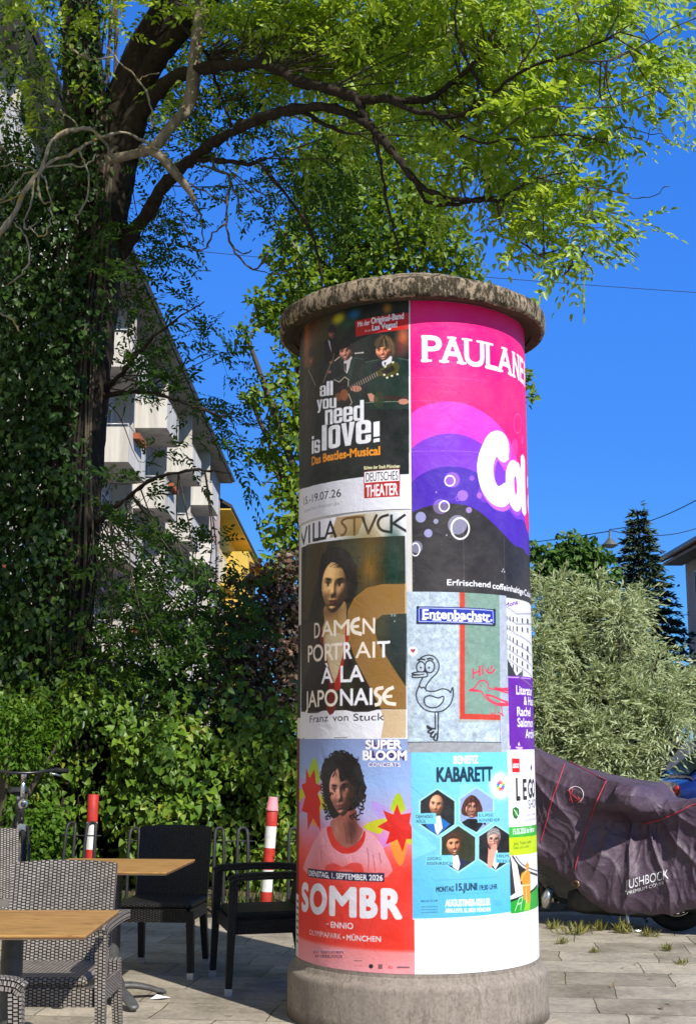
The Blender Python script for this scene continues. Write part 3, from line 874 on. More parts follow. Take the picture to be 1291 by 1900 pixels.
# hair, face, neck, robe
c.poly([(240, 180), (330, 130), (430, 150), (490, 230), (500, 330), (545, 430), (520, 520), (460, 600), (300, 640), (215, 560), (200, 400), (215, 260)], (20, 15, 10), 1, 5)
c.poly([(250, 780), (255, 640), (430, 600), (445, 760), (490, 820), (430, 1100), (340, 1320), (270, 1100), (215, 900)], (188, 158, 108), 1, 4)
c.soft(300, 690, 100, 60, (110, 78, 40), .7); c.soft(345, 760, 60, 60, (150, 112, 58), .5)
c.face(336, 470, 122, 232, (222, 184, 128), (-.5, -.5, .7), -.12, .08, 0, (34, 22, 12), .66, (120, 40, 32), .30, .35, .95)
for p in ([(215, 420), (218, 300), (290, 235), (360, 245)], [(360, 245), (420, 300), (455, 400), (462, 520)]): c.line(p, .022, (20, 15, 10), .95, 5)
c.soft(452, 520, 24, 150, (70, 48, 24), .6)
c.strands([[(250, 250), (330, 170), (430, 190), (500, 300), (520, 420)], [(260, 230), (320, 150), (420, 160), (480, 250), (490, 360)], [(470, 330), (510, 400), (520, 480), (490, 560), (460, 600)]], 80, [(52, 38, 22), (12, 9, 6), (34, 24, 14)], .003, 22, .7, 4)
for i in range(30):
    x = rr.uniform(440, 560); y = rr.uniform(180, 560); c.line([(x + 14 * math.cos(t + i), y + 16 * math.sin(t + i)) for t in np.linspace(0, 3.4, 6)], .003, (24, 17, 10), .8)
c.poly([(232, 840), (262, 1110), (340, 1340), (345, 1555), (270, 1558), (240, 1100), (205, 900)], (120, 34, 20), 1, 3); c.poly([(440, 800), (470, 900), (420, 1140), (390, 1360), (345, 1380), (345, 1300), (410, 1080), (430, 940)], (178, 48, 22), 1, 3)
c.poly([(262, 900), (430, 900), (400, 1100), (340, 1300), (285, 1100)], (200, 182, 150), 1, 3)
c.poly([(210, 950), (250, 1100), (290, 1360), (250, 1556), (60, 1566), (60, 1380), (130, 1120)], (34, 24, 16), .8, 3); c.poly([(470, 1100), (540, 1180), (700, 1350), (720, 1550), (420, 1552), (400, 1360), (440, 1180)], (28, 24, 12), .9, 3); c.soft(480, 1340, 60, 90, (70, 66, 24), .6)
c.blur(60, 60, 955, 1540, 1)
# big pale S shape over the picture and the margin
SB = (162, 124, 62)
def sband(col, al): c.poly([(958, 445), (760, 448), (620, 480), (510, 570), (455, 680), (445, 830), (480, 990), (520, 1110), (640, 1340), (745, 1545), (966, 1545), (966, 1350), (840, 1160), (720, 960), (690, 850), (705, 760), (760, 718), (958, 706)], col, al)
sband(SB, .93)
c.poly([(745, 1555), (966, 1548), (966, 1800), (745, 1800), (772, 1650)], (208, 186, 152)); c.poly([(958, 440), (1010, 440), (1010, 705), (958, 705)], (206, 186, 150))
LT = (236, 226, 210)
def row(txt, L, Rr, cap): c.text(txt, L, Rr, cap, LT, .012)
row('D', (160, 926), (210, 918), 140); row('A', (224, 914), (325, 900), 140); row('M', (330, 905), (472, 898), 146)
st([(570, 886), (510, 866), (490, 820), (510, 770), (552, 752)], .02, LT, 5); st([(492, 822), (548, 818)], .015, LT); row('N', (584, 888), (696, 884), 145)
row('POR', (105, 1136), (330, 1117), 152); row('T', (308, 1116), (404, 1110), 150); c.text('R', (418, 1108), (492, 1104), 152, W_, .02); row('AI', (522, 1098), (696, 1095), 145); c.text('T', (712, 1096), (828, 1092), 150, W_, .02)
c.text('À', (222, 1326), (326, 1316), 146, W_, .015); c.text('LA', (390, 1312), (598, 1306), 150, W_, .02)
row('JAPO', (84, 1536), (366, 1520), 150); c.text('NAI', (388, 1518), (672, 1510), 152, W_, .02)
st([(760, 1360), (712, 1372), (700, 1410), (738, 1450), (732, 1496), (700, 1510)], .018, LT, 5); st([(870, 1504), (800, 1490), (770, 1440), (800, 1385), (850, 1358)], .018, LT, 5); st([(772, 1438), (838, 1434)], .015, LT)
c.text('Franz', (122, 1668), (282, 1654), 64, IK, .008); c.text('von', (322, 1654), (460, 1650), 64, IK, .008); c.text('Stuck', (504, 1652), (776, 1646), 66, IK, .008)
c.line([(335, 1800), (450, 1796)], .004, (120, 118, 118), .8); c.line([(55, 1806), (75, 1805)], .004, (120, 118, 118), .8)
c.text('TE', (828, 734), (882, 730), 22, (180, 200, 190), 0); c.text('E', (862, 780), (882, 778), 12, (180, 200, 190), 0)
c.done('poster', POSTER, pil, .0020, 'brown and green museum poster with a dark-haired woman')

# ---- concert poster: young singer, red and blue
c = Canvas(sat(555, 1600), sat(767.5, 1600), zbot, zat(757, 1371), (150, 180, 225)).use(*K4)
c.vgrad([(650, 60, (150, 166, 205)), (650, 500, (160, 186, 228)), (650, 850, (186, 178, 214)), (650, 1060, (226, 140, 160)), (650, 1260, (236, 96, 84)), (650, 1420, (226, 66, 50)), (650, 2000, (228, 62, 44)), (650, 2130, (232, 70, 52)), (650, 2170, (236, 150, 150)), (650, 2420, (238, 170, 176))])
def petal(x, y, ax, ay, w, col, al=.95):
    L = math.hypot(ax, ay); nx, ny = -ay / L * w, ax / L * w
    c.poly([(x, y), (x + ax * .35 + nx, y + ay * .35 + ny), (x + ax * .75 + nx * .7, y + ay * .75 + ny * .7), (x + ax, y + ay), (x + ax * .75 - nx * .7, y + ay * .75 - ny * .7), (x + ax * .35 - nx, y + ay * .35 - ny)], col, al, 4)
for x, y, s in ((225, 620, .8), (1060, 930, 1.0)):
    petal(x, y, 10 * s, -330 * s if s == 1 else -440 * s * 1.05, 75 * s, (178, 200, 30)); petal(x, y, -260 * s, -240 * s, 75 * s, (186, 160, 226)); petal(x, y, 220 * s, -190 * s, 70 * s, (196, 160, 220)); petal(x, y, -335 * s, 10 * s, 75 * s, (200, 200, 40)); petal(x, y, -200 * s, 230 * s, 75 * s, (214, 140, 210)); petal(x, y, 30 * s, 400 * s, 80 * s, (238, 150, 60)); petal(x, y, 230 * s, 200 * s, 70 * s, (208, 190, 40))
    c.soft(x, y, 120, 150, (250, 246, 150), .55)
RD = (216, 40, 26)
def star(x, y, r1, r2, n, rot, col, sx=1.0):
    c.poly([(x + sx * (r1 if i % 2 == 0 else r2) * math.sin(rot + math.pi * i / n), y - (r1 if i % 2 == 0 else r2) * math.cos(rot + math.pi * i / n)) for i in range(2 * n)], col)
c.poly([(152, 350), (190, 450), (238, 360), (252, 505), (325, 540), (268, 605), (300, 700), (285, 760), (300, 985), (225, 850), (170, 970), (165, 800), (110, 780), (145, 640), (108, 520), (150, 500)], RD)
c.poly([(1058, 712), (1095, 815), (1195, 800), (1180, 900), (1205, 950), (1205, 1060), (1150, 1060), (1112, 1190), (1060, 1065), (945, 1115), (985, 990), (860, 938), (960, 880), (920, 775), (1020, 815)], RD)
# singer
c.poly([(365, 950), (300, 990), (190, 1180), (180, 1420), (960, 1440), (940, 1200), (860, 1060), (740, 980)], (228, 168, 180), 1, 3)
c.vg = None
c.soft(560, 1440, 420, 130, (230, 84, 72), .85); c.soft(300, 1250, 130, 200, (214, 120, 120), .4)
c.poly([(350, 1330), (440, 1305), (520, 1340), (600, 1300), (700, 1310), (725, 1400), (700, 1430), (380, 1430)], (214, 52, 40), .7, 4); c.poly([(470, 1380), (540, 1360), (620, 1380), (600, 1440), (480, 1440)], (226, 120, 116), .7, 4)
for p in ([(760, 1150), (775, 1260), (770, 1380)], [(880, 1200), (900, 1300)], [(300, 1180), (310, 1300)], [(820, 1220), (840, 1380)]): c.line(p, .006, (170, 90, 100), .5, 5)
c.poly([(420, 860), (400, 960), (430, 1060), (540, 1150), (640, 1120), (720, 980), (660, 900), (640, 760)], (172, 110, 96), 1, 4)
c.poly([(360, 950), (400, 940), (440, 1050), (530, 1140), (620, 1130), (700, 1050), (730, 980), (745, 1010), (720, 1110), (640, 1190), (520, 1205), (420, 1140), (375, 1040)], (214, 48, 32), 1, 4)
c.soft(610, 960, 60, 130, (84, 48, 44), .85); c.soft(450, 980, 30, 80, (214, 160, 140), .4); c.line([(530, 900), (550, 1000), (560, 1100)], .006, (110, 66, 58), .6, 4); c.line([(600, 1000), (610, 1100)], .006, (80, 44, 40), .6)
HR = (24, 19, 22)
c.poly([(320, 560), (310, 340), (400, 235), (520, 200), (620, 235), (700, 360), (735, 520), (725, 640), (690, 700), (640, 760), (520, 800), (410, 850), (340, 660)], HR, 1, 5)
c.face(500, 590, 124, 246, (206, 150, 130), (-.75, -.3, .55), -.28, -.10, 0, (30, 20, 20), .58, (150, 74, 70), .34, .6, .9)
c.soft(622, 640, 26, 190, (60, 34, 32), .5)
c.poly([(470, 215), (600, 240), (640, 420), (620, 520), (560, 470), (500, 490), (480, 400)], HR, 1, 5); c.poly([(420, 250), (400, 380), (380, 520), (345, 600), (320, 420), (360, 280)], HR, 1, 5); c.line([(450, 330), (440, 400), (420, 440)], .008, HR, .9, 4)
rr = random.Random(9)
for i in range(150):
    an = rr.uniform(-.6, 3.75); e = rr.uniform(.86, 1.06)
    x = 520 + 205 * e * math.cos(an + math.pi * .96) ; y = 520 - 310 * e * math.sin(an)
    if y > 870: continue
    q = [(x + 22 * math.cos(t + i) * (1 - t / 9), y + 20 * math.sin(t + i) * (1 - t / 9)) for t in np.linspace(0, 4, 7)]
    c.line(q, .006, rr.choice([HR, HR, (48, 38, 40)]), .95)
for i in range(26):
    x = rr.uniform(600, 730); y = rr.uniform(560, 850)
    q = [(x + 20 * math.cos(t + i), y + 20 * math.sin(t + i)) for t in np.linspace(0, 4, 7)]; c.line(q, .006, rr.choice([HR, (60, 48, 48)]), .95)
for i in range(22):
    x = rr.uniform(330, 410); y = rr.uniform(600, 850)
    q = [(x + 16 * math.cos(t + i), y + 18 * math.sin(t + i)) for t in np.linspace(0, 4, 7)]; c.line(q, .006, HR, .95)
for i in range(90):
    x = rr.uniform(330, 700); y = rr.uniform(215, 460); c.line([(x, y), (x + rr.uniform(-14, 14), y + rr.uniform(20, 60))], .003, rr.choice([(60, 50, 50), (14, 10, 12), (44, 34, 34)]), .5)
c.blur(300, 180, 960, 1360, 1)
PUR = (66, 34, 110)
for o, col in ((.16, PUR), (.055, W_)):
    c.text('SUPER', (744, 166), (1104, 164), 98, col, o); c.text('BLOOM', (716, 276), (1156, 278), 104, col, o); c.text('CONCERTS', (772, 338), (1088, 340), 42, col, o * .7)
c.use(*K5)
c.poly([(172, 60), (930, 108), (930, 196), (172, 144)], (40, 26, 72))
c.text('DIENSTAG, 1. SEPTEMBER 2026', (182, 134), (916, 186), 58, W_, .025)
LW = (228, 226, 230)
for ch, x0, x1, y0, y1, cp in (('S', 108, 178, 492, 498, 300), ('O', 190, 362, 520, 524, 318), ('M', 382, 656, 534, 556, 312), ('B', 684, 866, 560, 564, 316), ('R', 894, 1112, 572, 572, 322)):
    c.text(ch, (x0, y0), (x1, y1), cp, LW, .055)
c.text('+', (352, 628), (380, 632), 26, LW, .03); c.text('ENNIO', (398, 652), (622, 668), 62, LW, .015)
c.text('OLYMPIAPARK', (186, 722), (502, 770), 56, LW, .012); c.text('MÜNCHEN', (556, 778), (896, 794), 56, LW, .02); c.ell(528, 750, 10, 10, LW)
c.text('JETZT TICKETS SICHERN', (226, 906), (522, 912), 30, (44, 28, 78), .02); c.text('AUF SUPERBLOOM.DE', (240, 948), (512, 956), 30, (44, 28, 78), .02)
c.line([(224, 876), (520, 880)], .005, (220, 200, 225), .7); c.ell(798, 1038, 22, 22, (50, 34, 44)); c.poly([(868, 1018), (912, 1018), (912, 1066), (868, 1066)], (150, 100, 110)); c.text('Az', (962, 1062), (1010, 1062), 36, (206, 50, 46), .02, 1, .2)
c.line([(1060, 1048), (1176, 1050)], .008, (120, 84, 92), .8); c.text('Mercedes', (626, 1040), (712, 1044), 22, (206, 130, 134), 0); c.line([(628, 982), (708, 984)], .004, (120, 84, 92), .7)
c.line([(330, 870), (520, 876), (620, 960)], .003, (250, 190, 190), .5); c.line([(340, 300), (360, 1040)], .003, (250, 150, 140), .3)
c.done('poster', POSTER, pil, .0014, 'red and pale blue concert poster with a curly-haired young man')

# ---- street sign and duck photo poster
c = Canvas(sat(754.5, 1250), sat(941, 1250), zat(770, 1396), zat(770, 1098), (182, 196, 206)).use(*K8)
rr = np.random.default_rng(4)
for k_, am in ((26, .025), (9, .022), (3, .02)):
    n = rr.standard_normal((c.H // k_ + 3, c.W // k_ + 3)); n = np.kron(n, np.ones((k_, k_)))
    for ax in (0, 1):
        cs_ = np.cumsum(n, axis=ax); n = (np.roll(cs_, -k_, ax) - cs_) / k_
    c.a *= (1 + am * n[:c.H, :c.W])[..., None]
keep = c.a.copy() / (np.array((182, 196, 206)) / 255)
c.poly([(545, 0), (930, 0), (935, 1245), (545, 1245)], (150, 172, 168)); c.poly([(605, 0), (925, 0), (925, 1170), (605, 1165)], (132, 160, 146))
c.poly([(560, 0), (606, 0), (606, 1165), (930, 1175), (930, 1225), (560, 1215)], (200, 66, 42)); c.poly([(548, 0), (560, 0), (560, 1215), (930, 1228), (930, 1245), (545, 1240)], (176, 178, 174))
c.poly([(920, 60), (1000, 60), (1000, 1500), (940, 1500)], (176, 184, 194)); c.poly([(60, 1430), (940, 1425), (940, 1520), (60, 1520)], (164, 166, 168)); c.line([(60, 1430), (420, 1424), (938, 1430)], .005, (96, 104, 108)); c.line([(925, 1240), (932, 1430)], .004, (120, 128, 132))
c.a *= keep
c.poly([(160, 320), (880, 345), (880, 362), (160, 342)], (44, 48, 70), .9)
c.poly([(162, 178), (888, 205), (888, 350), (162, 332)], (18, 34, 110)); c.poly([(172, 184), (878, 210), (876, 345), (172, 325)], (24, 56, 164))
c.line([(186, 192), (862, 216), (868, 340), (186, 316), (186, 192)], .004, (220, 226, 236), .9)
c.text('Entenbachstr.', (216, 292), (858, 316), 92, W_, .045)
for x0 in (216, 312, 352, 445, 500, 552, 640, 690, 726, 800): c.line([(x0, 296 + (x0 - 216) * .036), (x0 + 34, 297 + (x0 - 216) * .036)], .008, W_)
for x, y in ((175, 186), (876, 212), (874, 342), (174, 324)): c.ell(x, y, 13, 13, (26, 30, 50))
c.ell(130, 588, 46, 44, (228, 226, 236)); c.poly([(100, 610), (160, 610), (125, 640)], (228, 226, 236)); c.poly([(130, 608), (108, 580), (114, 568), (126, 570), (131, 578), (138, 570), (150, 568), (152, 582)], (178, 46, 66))
BK = (44, 46, 50); w = .0062
c.line([(182, 700), (205, 650), (270, 626), (330, 645), (368, 710), (355, 780), (300, 840), (262, 890), (246, 930), (262, 955), (330, 958), (400, 936), (455, 950), (474, 970), (494, 925), (498, 1000), (470, 1080), (410, 1135), (330, 1150), (240, 1128), (178, 1060), (160, 985), (186, 910), (200, 870), (220, 835)], w, BK, 1, 6)
c.ring(202, 738, 40, 52, w, BK); c.ring(284, 732, 44, 56, w, BK); c.ell(202, 740, 8, 9, BK); c.ell(278, 742, 9, 9, BK)
c.line([(172, 672), (200, 662), (240, 668)], .008, BK, 1, 4); c.line([(262, 662), (290, 656), (314, 670)], .008, BK, 1, 4)
c.poly([(122, 800), (150, 785), (250, 780), (262, 800), (250, 826), (190, 828), (130, 832)], (186, 198, 208)); c.line([(240, 772), (262, 800), (250, 826), (134, 832), (128, 812), (188, 808), (122, 800), (150, 784), (240, 780)], w, BK, 1, 3); c.line([(188, 808), (232, 800)], .005, BK)
c.line([(186, 910), (208, 930), (226, 920), (244, 936)], w, BK); c.line([(232, 1050), (240, 1015), (290, 1000), (360, 1020), (408, 1005), (406, 1050), (360, 1100), (300, 1110), (250, 1090), (230, 1050)], w, BK, 1, 5)
c.line([(332, 1150), (336, 1310)], w, BK); c.line([(362, 1150), (362, 1320)], w, BK); c.line([(338, 1305), (300, 1300), (262, 1278), (270, 1300), (300, 1310), (266, 1330), (290, 1345), (320, 1330), (290, 1370), (318, 1380), (340, 1350), (320, 1400), (352, 1406), (358, 1330), (352, 1410)], .008, BK, 1, 3)
PK = (214, 58, 92)
c.text('Hi', (676, 845), (776, 805), 95, PK, .008); c.line([(800, 762), (820, 785), (850, 788), (880, 755)], .009, PK, 1, 4); c.line([(822, 740), (822, 765)], .008, PK); c.line([(850, 722), (852, 755)], .008, PK)
c.line([(645, 950), (700, 920), (735, 870), (780, 860), (815, 885), (825, 925), (870, 940), (1000, 930)], .007, PK, 1, 5); c.line([(645, 950), (700, 945), (760, 965), (790, 1010), (850, 1060), (930, 1090), (1000, 1085)], .007, PK, 1, 5); c.line([(650, 955), (700, 958), (762, 962)], .006, PK, 1, 4)
c.line([(800, 990), (860, 1005), (940, 1040), (1000, 1060)], .010, PK, 1, 4); c.line([(800, 990), (830, 1030), (900, 1070), (1000, 1090)], .008, PK, 1, 4); c.line([(880, 930), (1000, 950)], .012, PK); c.line([(880, 940), (1000, 975)], .008, PK); c.line([(920, 1075), (1000, 1080)], .014, PK)
c.line([(888, 1080), (884, 1180)], .004, PK); c.line([(940, 1090), (950, 1180)], .006, PK); c.line([(850, 1150), (884, 1178), (840, 1170)], .004, PK); c.line([(915, 1150), (960, 1185)], .006, PK); c.line([(754, 905), (757, 915)], .006, PK)
c.done('poster', POSTER, pil, .0020, 'pale photo poster with a blue street sign and a drawn duck')

# ---- purple literature poster
c = Canvas(sat(937.5, 1250), S_ * 1.28, zat(958, 1391), zat(945, 1112), (118, 30, 168)).use(*K9)
zz = c.P(220, 940)[1]
c.a[:int(zz)] = np.array((224, 224, 228)) / 255
for i in range(7):
    f = 155 + i * 110
    c.line([(200, f + 40), (330, f + 130), (490, f + 250 - 60 * (i < 2) * 2)], .010, (150, 150, 156), .6)
for j, x in enumerate((225, 255, 290, 330, 385, 440)):
    for i in range(6):
        y = 300 + i * 96 + (x - 225) * (.62 if i > 1 else .15)
        if y > 900: continue
        wv = 10 + j * 1.5
        c.poly([(x, y), (x + wv, y + 12), (x + wv, y + 70), (x, y + 50)], ((72, 74, 76) if (i + j) % 3 else (120, 122, 126)))
c.poly([(214, 735), (330, 948), (214, 944)], (60, 58, 60)); c.poly([(330, 948), (380, 900), (400, 948)], (90, 90, 92))
c.text('Mona', (205, 222), (345, 180), 52, (110, 40, 160), .02)
c.line([(222, 960), (355, 966)], .006, (214, 170, 236)); c.line([(385, 967), (480, 980)], .006, (214, 170, 236))
def rt(txt, L, y0, width, cap):
    x, y = c.P(L, y0); V, T = glyphs(txt); GROW = .03 * cap * c.k
    q = np.stack([x + V[:, 0] * width * c.k, y - V[:, 1] * cap * c.k], 1)
    c.glyph_at(q, T, W_, GROW)
rt('Literatur', 330, 1142, .25, .046); rt('& Haus', 412, 1255, .20, .044); rt('Rachel', 340, 1372, .19, .046); rt('Salomon', 344, 1490, .25, .046); rt('Archiv', 428, 1610, .2, .046)
c.poly([(248, 1690), (270, 1694), (270, 1726), (248, 1722)], (214, 170, 236)); c.poly([(346, 1690), (356, 1650), (372, 1692)], W_); c.line([(326, 1712), (396, 1716)], .008, (224, 190, 240)); c.line([(340, 1724), (384, 1727)], .006, (224, 190, 240))
for y in (1160, 1320, 1480): c.line([(232, y), (252, y + 4)], .003, (190, 120, 220), .7)
c.done('poster', POSTER, pil, .0010, 'purple literature poster with a grey photograph of a facade')

# ---- light blue cabaret poster
c = Canvas(sat(764, 1550), sat(943.5, 1550), zat(770, 1706), zat(770, 1396), (112, 196, 222)).use(*K6)
c.vgrad([(500, 70, (126, 208, 232)), (500, 700, (132, 200, 224)), (500, 1450, (98, 186, 220))])
for a, b_ in (((100, 360), (480, 700)), ((520, 690), (930, 400)), ((320, 1170), (840, 1140)), ((330, 1290), (840, 1270))): c.line([a, b_], .004, (84, 160, 186), .5)
c.poly([(100, 700), (330, 900), (100, 1000)], (140, 212, 234), .8); c.poly([(520, 350), (660, 340), (520, 480)], (150, 216, 236), .8)
c.text('BENEFIZ', (468, 174), (678, 170), 70, W_, .03); c.text('KABARETT', (322, 332), (802, 324), 132, (20, 66, 84), .035)
def hexa(x, y, r, bgc, al=1):
    h = [(x + r * .98 * math.sin(math.pi * i / 3), y - r * 1.15 * math.cos(math.pi * i / 3)) for i in range(6)]
    c.poly(h, bgc); c.line(h + [h[0]], .008, (168, 226, 242)); return h
def cab(x, y, r, bgc, skin, hair, cloth, style):
    hexa(x, y, r, bgc)
    if style == 'bald': cx, cy, w, h = x - 10, y - 60, 60, 85
    elif style == 'long': cx, cy, w, h = x - 40, y - 15, 58, 78
    elif style == 'suit': cx, cy, w, h = x - 40, y - 30, 62, 85
    else: cx, cy, w, h = x - 15, y - 60, 52, 80
    # shoulders stay inside the hexagon
    c.poly([(cx - w * 1.5, y + r * .62), (cx - w * .6, cy + h * 1.15), (cx + w * .6, cy + h * 1.15), (cx + w * 2.1, cy + h * 1.9), (cx + w * 2.0, y + r * .55), (x, y + r * 1.1), (cx - w * 1.0, y + r * .78)], cloth)
    if style != 'long': c.poly([(cx - w * .55, cy + h * 1.0), (cx + w * .6, cy + h * 1.0), (cx + w * .9, y + r * .75), (x, y + r * 1.08), (cx - w * .1, y + r * .9)], (232, 232, 238))
    if style == 'long': c.poly([(cx - w * 1.35, cy + h * .7), (cx - w * 1.3, cy - h * .5), (cx - w * .4, cy - h * 1.35), (cx + w * .6, cy - h * 1.3), (cx + w * 1.45, cy - h * .3), (cx + w * 1.5, cy + h * .5), (cx + w * .8, cy + h * .9)], hair, 1, 5)
    c.face(cx, cy - h * .02, w * 1.02, h * 1.12, skin, (-.45, -.5, .75), {'bald': -.2, 'long': .1, 'suit': .2, 'grey': 0}[style], {'bald': .12, 'long': 0, 'suit': -.08, 'grey': .05}[style], {'bald': .3, 'long': 0, 'suit': .9, 'grey': 0}[style], tuple(v * .4 for v in hair), .64, (176, 84, 80), .42)
    if style in ('suit', 'grey'): c.poly([(cx - w, cy - h * .1), (cx - w * 1.05, cy - h * .9), (cx - w * .2, cy - h * 1.35), (cx + w * .7, cy - h * 1.25), (cx + w * 1.1, cy - h * .7), (cx + w * .98, cy), (cx + w * .75, cy - h * .6), (cx - w * .6, cy - h * .6)], hair, 1, 4)
    if style == 'long': c.poly([(cx - w, cy), (cx - w * .9, cy - h * .8), (cx - w * .1, cy - h * 1.15), (cx + w * .9, cy - h * .8), (cx + w, cy + h * .1), (cx + w * .5, cy - h * .6), (cx - w * .4, cy - h * .55)], hair, 1, 4)
    dk = tuple(v * .35 for v in skin)
    lt = tuple(min(255, int(v * 1.4 + 16)) for v in hair); dkh = tuple(int(v * .6) for v in hair)
    if style == 'long': c.strands([[(cx - w * .1, cy - h * 1.3), (cx - w * .9, cy - h * .7), (cx - w * 1.2, cy + h * .5)], [(cx, cy - h * 1.3), (cx + w * 1.0, cy - h * .7), (cx + w * 1.3, cy + h * .5)]], 60, [lt, dkh, hair], .003, w * .2, .6, 5)
    if style in ('suit', 'grey'): c.strands([[(cx - w * .9, cy - h * .7), (cx - w * .2, cy - h * 1.2), (cx + w * .7, cy - h * 1.1)], [(cx - w * .8, cy - h * .6), (cx, cy - h * .95), (cx + w * .9, cy - h * .6)]], 30, [lt, dkh, hair], .003, w * .1, .6, 6)
    if style == 'bald': c.soft(cx, cy + h * .75, w * .6, h * .3, (110, 70, 46), .6)
    if style == 'grey':
        for e in (-.42, .38): c.ring(cx + w * e, cy - h * .06, w * .34, h * .18, .003, (70, 60, 60))
        c.poly([(cx - w * 1.0, y + r * .9), (cx - w * .9, cy + h * 1.2), (cx - w * .9, cy + h * .7), (cx - w * .6, cy + h * 1.0), (cx - w * .3, cy + h * .5), (cx + w * .1, cy + h * .35), (cx + w * .5, cy + h * .4), (cx + w * .5, cy + h * .8), (cx + w * .2, cy + h * 1.6), (cx - w * .3, y + r * .98)], tuple(v * .97 for v in skin), 1, 3)
        for e in (-.2, .1, .35): c.line([(cx + w * e, cy + h * .5), (cx + w * (e - .1), cy + h * .9)], .002, dk, .5)
cab(330, 592, 178, (28, 32, 32), (226, 168, 134), (70, 50, 40), (40, 120, 190), 'bald')
cab(662, 570, 172, (150, 170, 214), (232, 180, 158), (86, 50, 36), (20, 20, 24), 'long')
cab(508, 900, 176, (58, 62, 38), (220, 158, 120), (84, 58, 38), (34, 44, 96), 'suit')
cab(824, 892, 172, (24, 24, 28), (228, 172, 152), (150, 142, 138), (20, 20, 26), 'grey')
def nm(x0, y0, x1, y1, t1, t2):
    c.poly([(x0, y0), (x1, y0 - 4), (x1, y1), (x0, y1 + 2)], (128, 204, 226))
    c.text(t1, (x0 + 14, y0 + 40), (x0 + 14 + len(t1) * 24, y0 + 38), 26, (40, 66, 78), .015); c.text(t2, (x0 + 14, y0 + 82), (x0 + 14 + len(t2) * 22, y0 + 80), 26, (40, 66, 78), .015)
nm(132, 598, 318, 688, 'DJANGO', 'ASÜL'); nm(672, 586, 850, 676, 'LUISE', 'KINSEHER'); nm(228, 958, 460, 1044, 'GEORG', 'EISENREICH'); nm(822, 936, 960, 1020, 'HELMUT', 'SCHLEICH')
c.soft(868, 362, 88, 120, (244, 246, 250), 1, 6)
for i in range(14):
    t = 2 * math.pi * i / 14; col = [(230, 70, 60), (240, 150, 40), (230, 200, 60), (90, 180, 90), (70, 140, 210), (120, 90, 190), (214, 80, 150)][i % 7]
    c.line([(868 + 14 * math.sin(t), 362 - 18 * math.cos(t)), (868 + 36 * math.sin(t), 362 - 46 * math.cos(t))], .008, col)
DK = (30, 74, 92)
c.text('MONTAG', (318, 1272), (470, 1266), 46, DK, .015); c.text('15.JUNI', (488, 1262), (668, 1256), 66, DK, .035); c.text('19:30 UHR', (688, 1256), (840, 1244), 44, DK, .015)
c.text('AUGUSTINER-KELLER', (396, 1396), (782, 1384), 62, (232, 244, 248), .045); c.text('ARNULFSTR. 52, 80335 MÜNCHEN', (396, 1448), (782, 1436), 36, (232, 244, 248), .03)
c.text('EINLASS 18 UHR', (192, 1358), (332, 1354), 18, DK, 0); 
for y in (1400, 1424, 1448): c.line([(192, y), (330, y - 4)], .004, (70, 130, 152), .8)
for y in (1350, 1366, 1382): c.line([(810, y), (880, y - 2)], .003, (84, 150, 172), .7)
c.poly([(60, 1500), (960, 1440), (960, 1520), (60, 1520)], (236, 236, 238))
c.done('poster', POSTER, pil, .0016, 'light blue cabaret poster with four portraits in hexagons')

# ---- brick show poster
c = Canvas(sat(941.5, 1550), S_ * 1.3, zat(960, 1694), zat(958, 1391), (240, 240, 242)).use(*K10)
c.poly([(152, 144), (228, 148), (230, 284), (156, 284)], (214, 34, 36)); c.text('LEGO', (162, 240), (224, 240), 46, W_, .06)
c.poly([(342, 196), (352, 236), (338, 278), (332, 240)], (90, 100, 120))
def rt2(txt, X, Y, width, cap, col=(52, 44, 42), o=.05):
    x, y = c.P(X, Y); V, T = glyphs(txt); GROW = o * .8 * cap * c.k
    q = np.stack([x + V[:, 0] * width * c.k, y - V[:, 1] * cap * c.k], 1)
    c.glyph_at(q, T, col, GROW)
rt2('L', 200, 554, .034, .112, o=.05); rt2('E', 266, 548, .042, .104, o=.05); rt2('G', 314, 530, .060, .094, o=.05); rt2('O', 349, 522, .075, .09, o=.05); rt2('SHOW', 314, 640, .22, .046, (110, 110, 116), .03)
rt2('Fußball-Abenteuer', 290, 716, .2, .014, (140, 140, 150), .01); rt2('Spielzeugmuseum', 272, 766, .22, .014, (140, 140, 150), .01)
c.poly([(160, 640), (190, 620), (222, 640), (228, 690), (200, 742), (172, 730), (160, 690)], (40, 120, 50)); c.ell(196, 680, 16, 30, (90, 170, 90)); c.line([(176, 650), (214, 710)], .006, (230, 240, 230))
c.poly([(122, 820), (500, 790), (500, 890), (122, 924)], (76, 182, 66)); c.poly([(122, 924), (500, 890), (500, 1060), (122, 1100)], (196, 220, 20))
rt2('15.05.2026 bis Februar', 165, 892, .28, .028, W_, .05); rt2('Jetzt Tickets kaufen', 170, 1000, .2, .018, (90, 100, 30), .02); rt2('lokal und online', 168, 1040, .17, .018, (90, 100, 30), .02)
c.poly([(140, 1108), (150, 1160), (188, 1464), (134, 1500), (134, 1108)], (52, 50, 52)); c.poly([(206, 1190), (290, 1260), (260, 1390), (240, 1380)], (52, 50, 52)); c.line([(160, 1105), (220, 1190), (300, 1250), (400, 1290)], .012, (56, 54, 58), 1, 5); c.line([(190, 1105), (250, 1180), (330, 1225), (400, 1250)], .008, (110, 110, 116), 1, 5)
c.poly([(134, 1548), (400, 1385), (410, 1420), (410, 1630), (134, 1668)], (48, 170, 60)); c.line([(134, 1545), (400, 1385)], .012, (36, 60, 36)); c.poly([(270, 1640), (300, 1500), (335, 1480), (330, 1630)], (150, 206, 40)); c.line([(185, 1640), (225, 1520), (260, 1500), (250, 1560), (205, 1580), (245, 1560), (240, 1630)], .006, (190, 230, 190))
OR = (226, 158, 44)
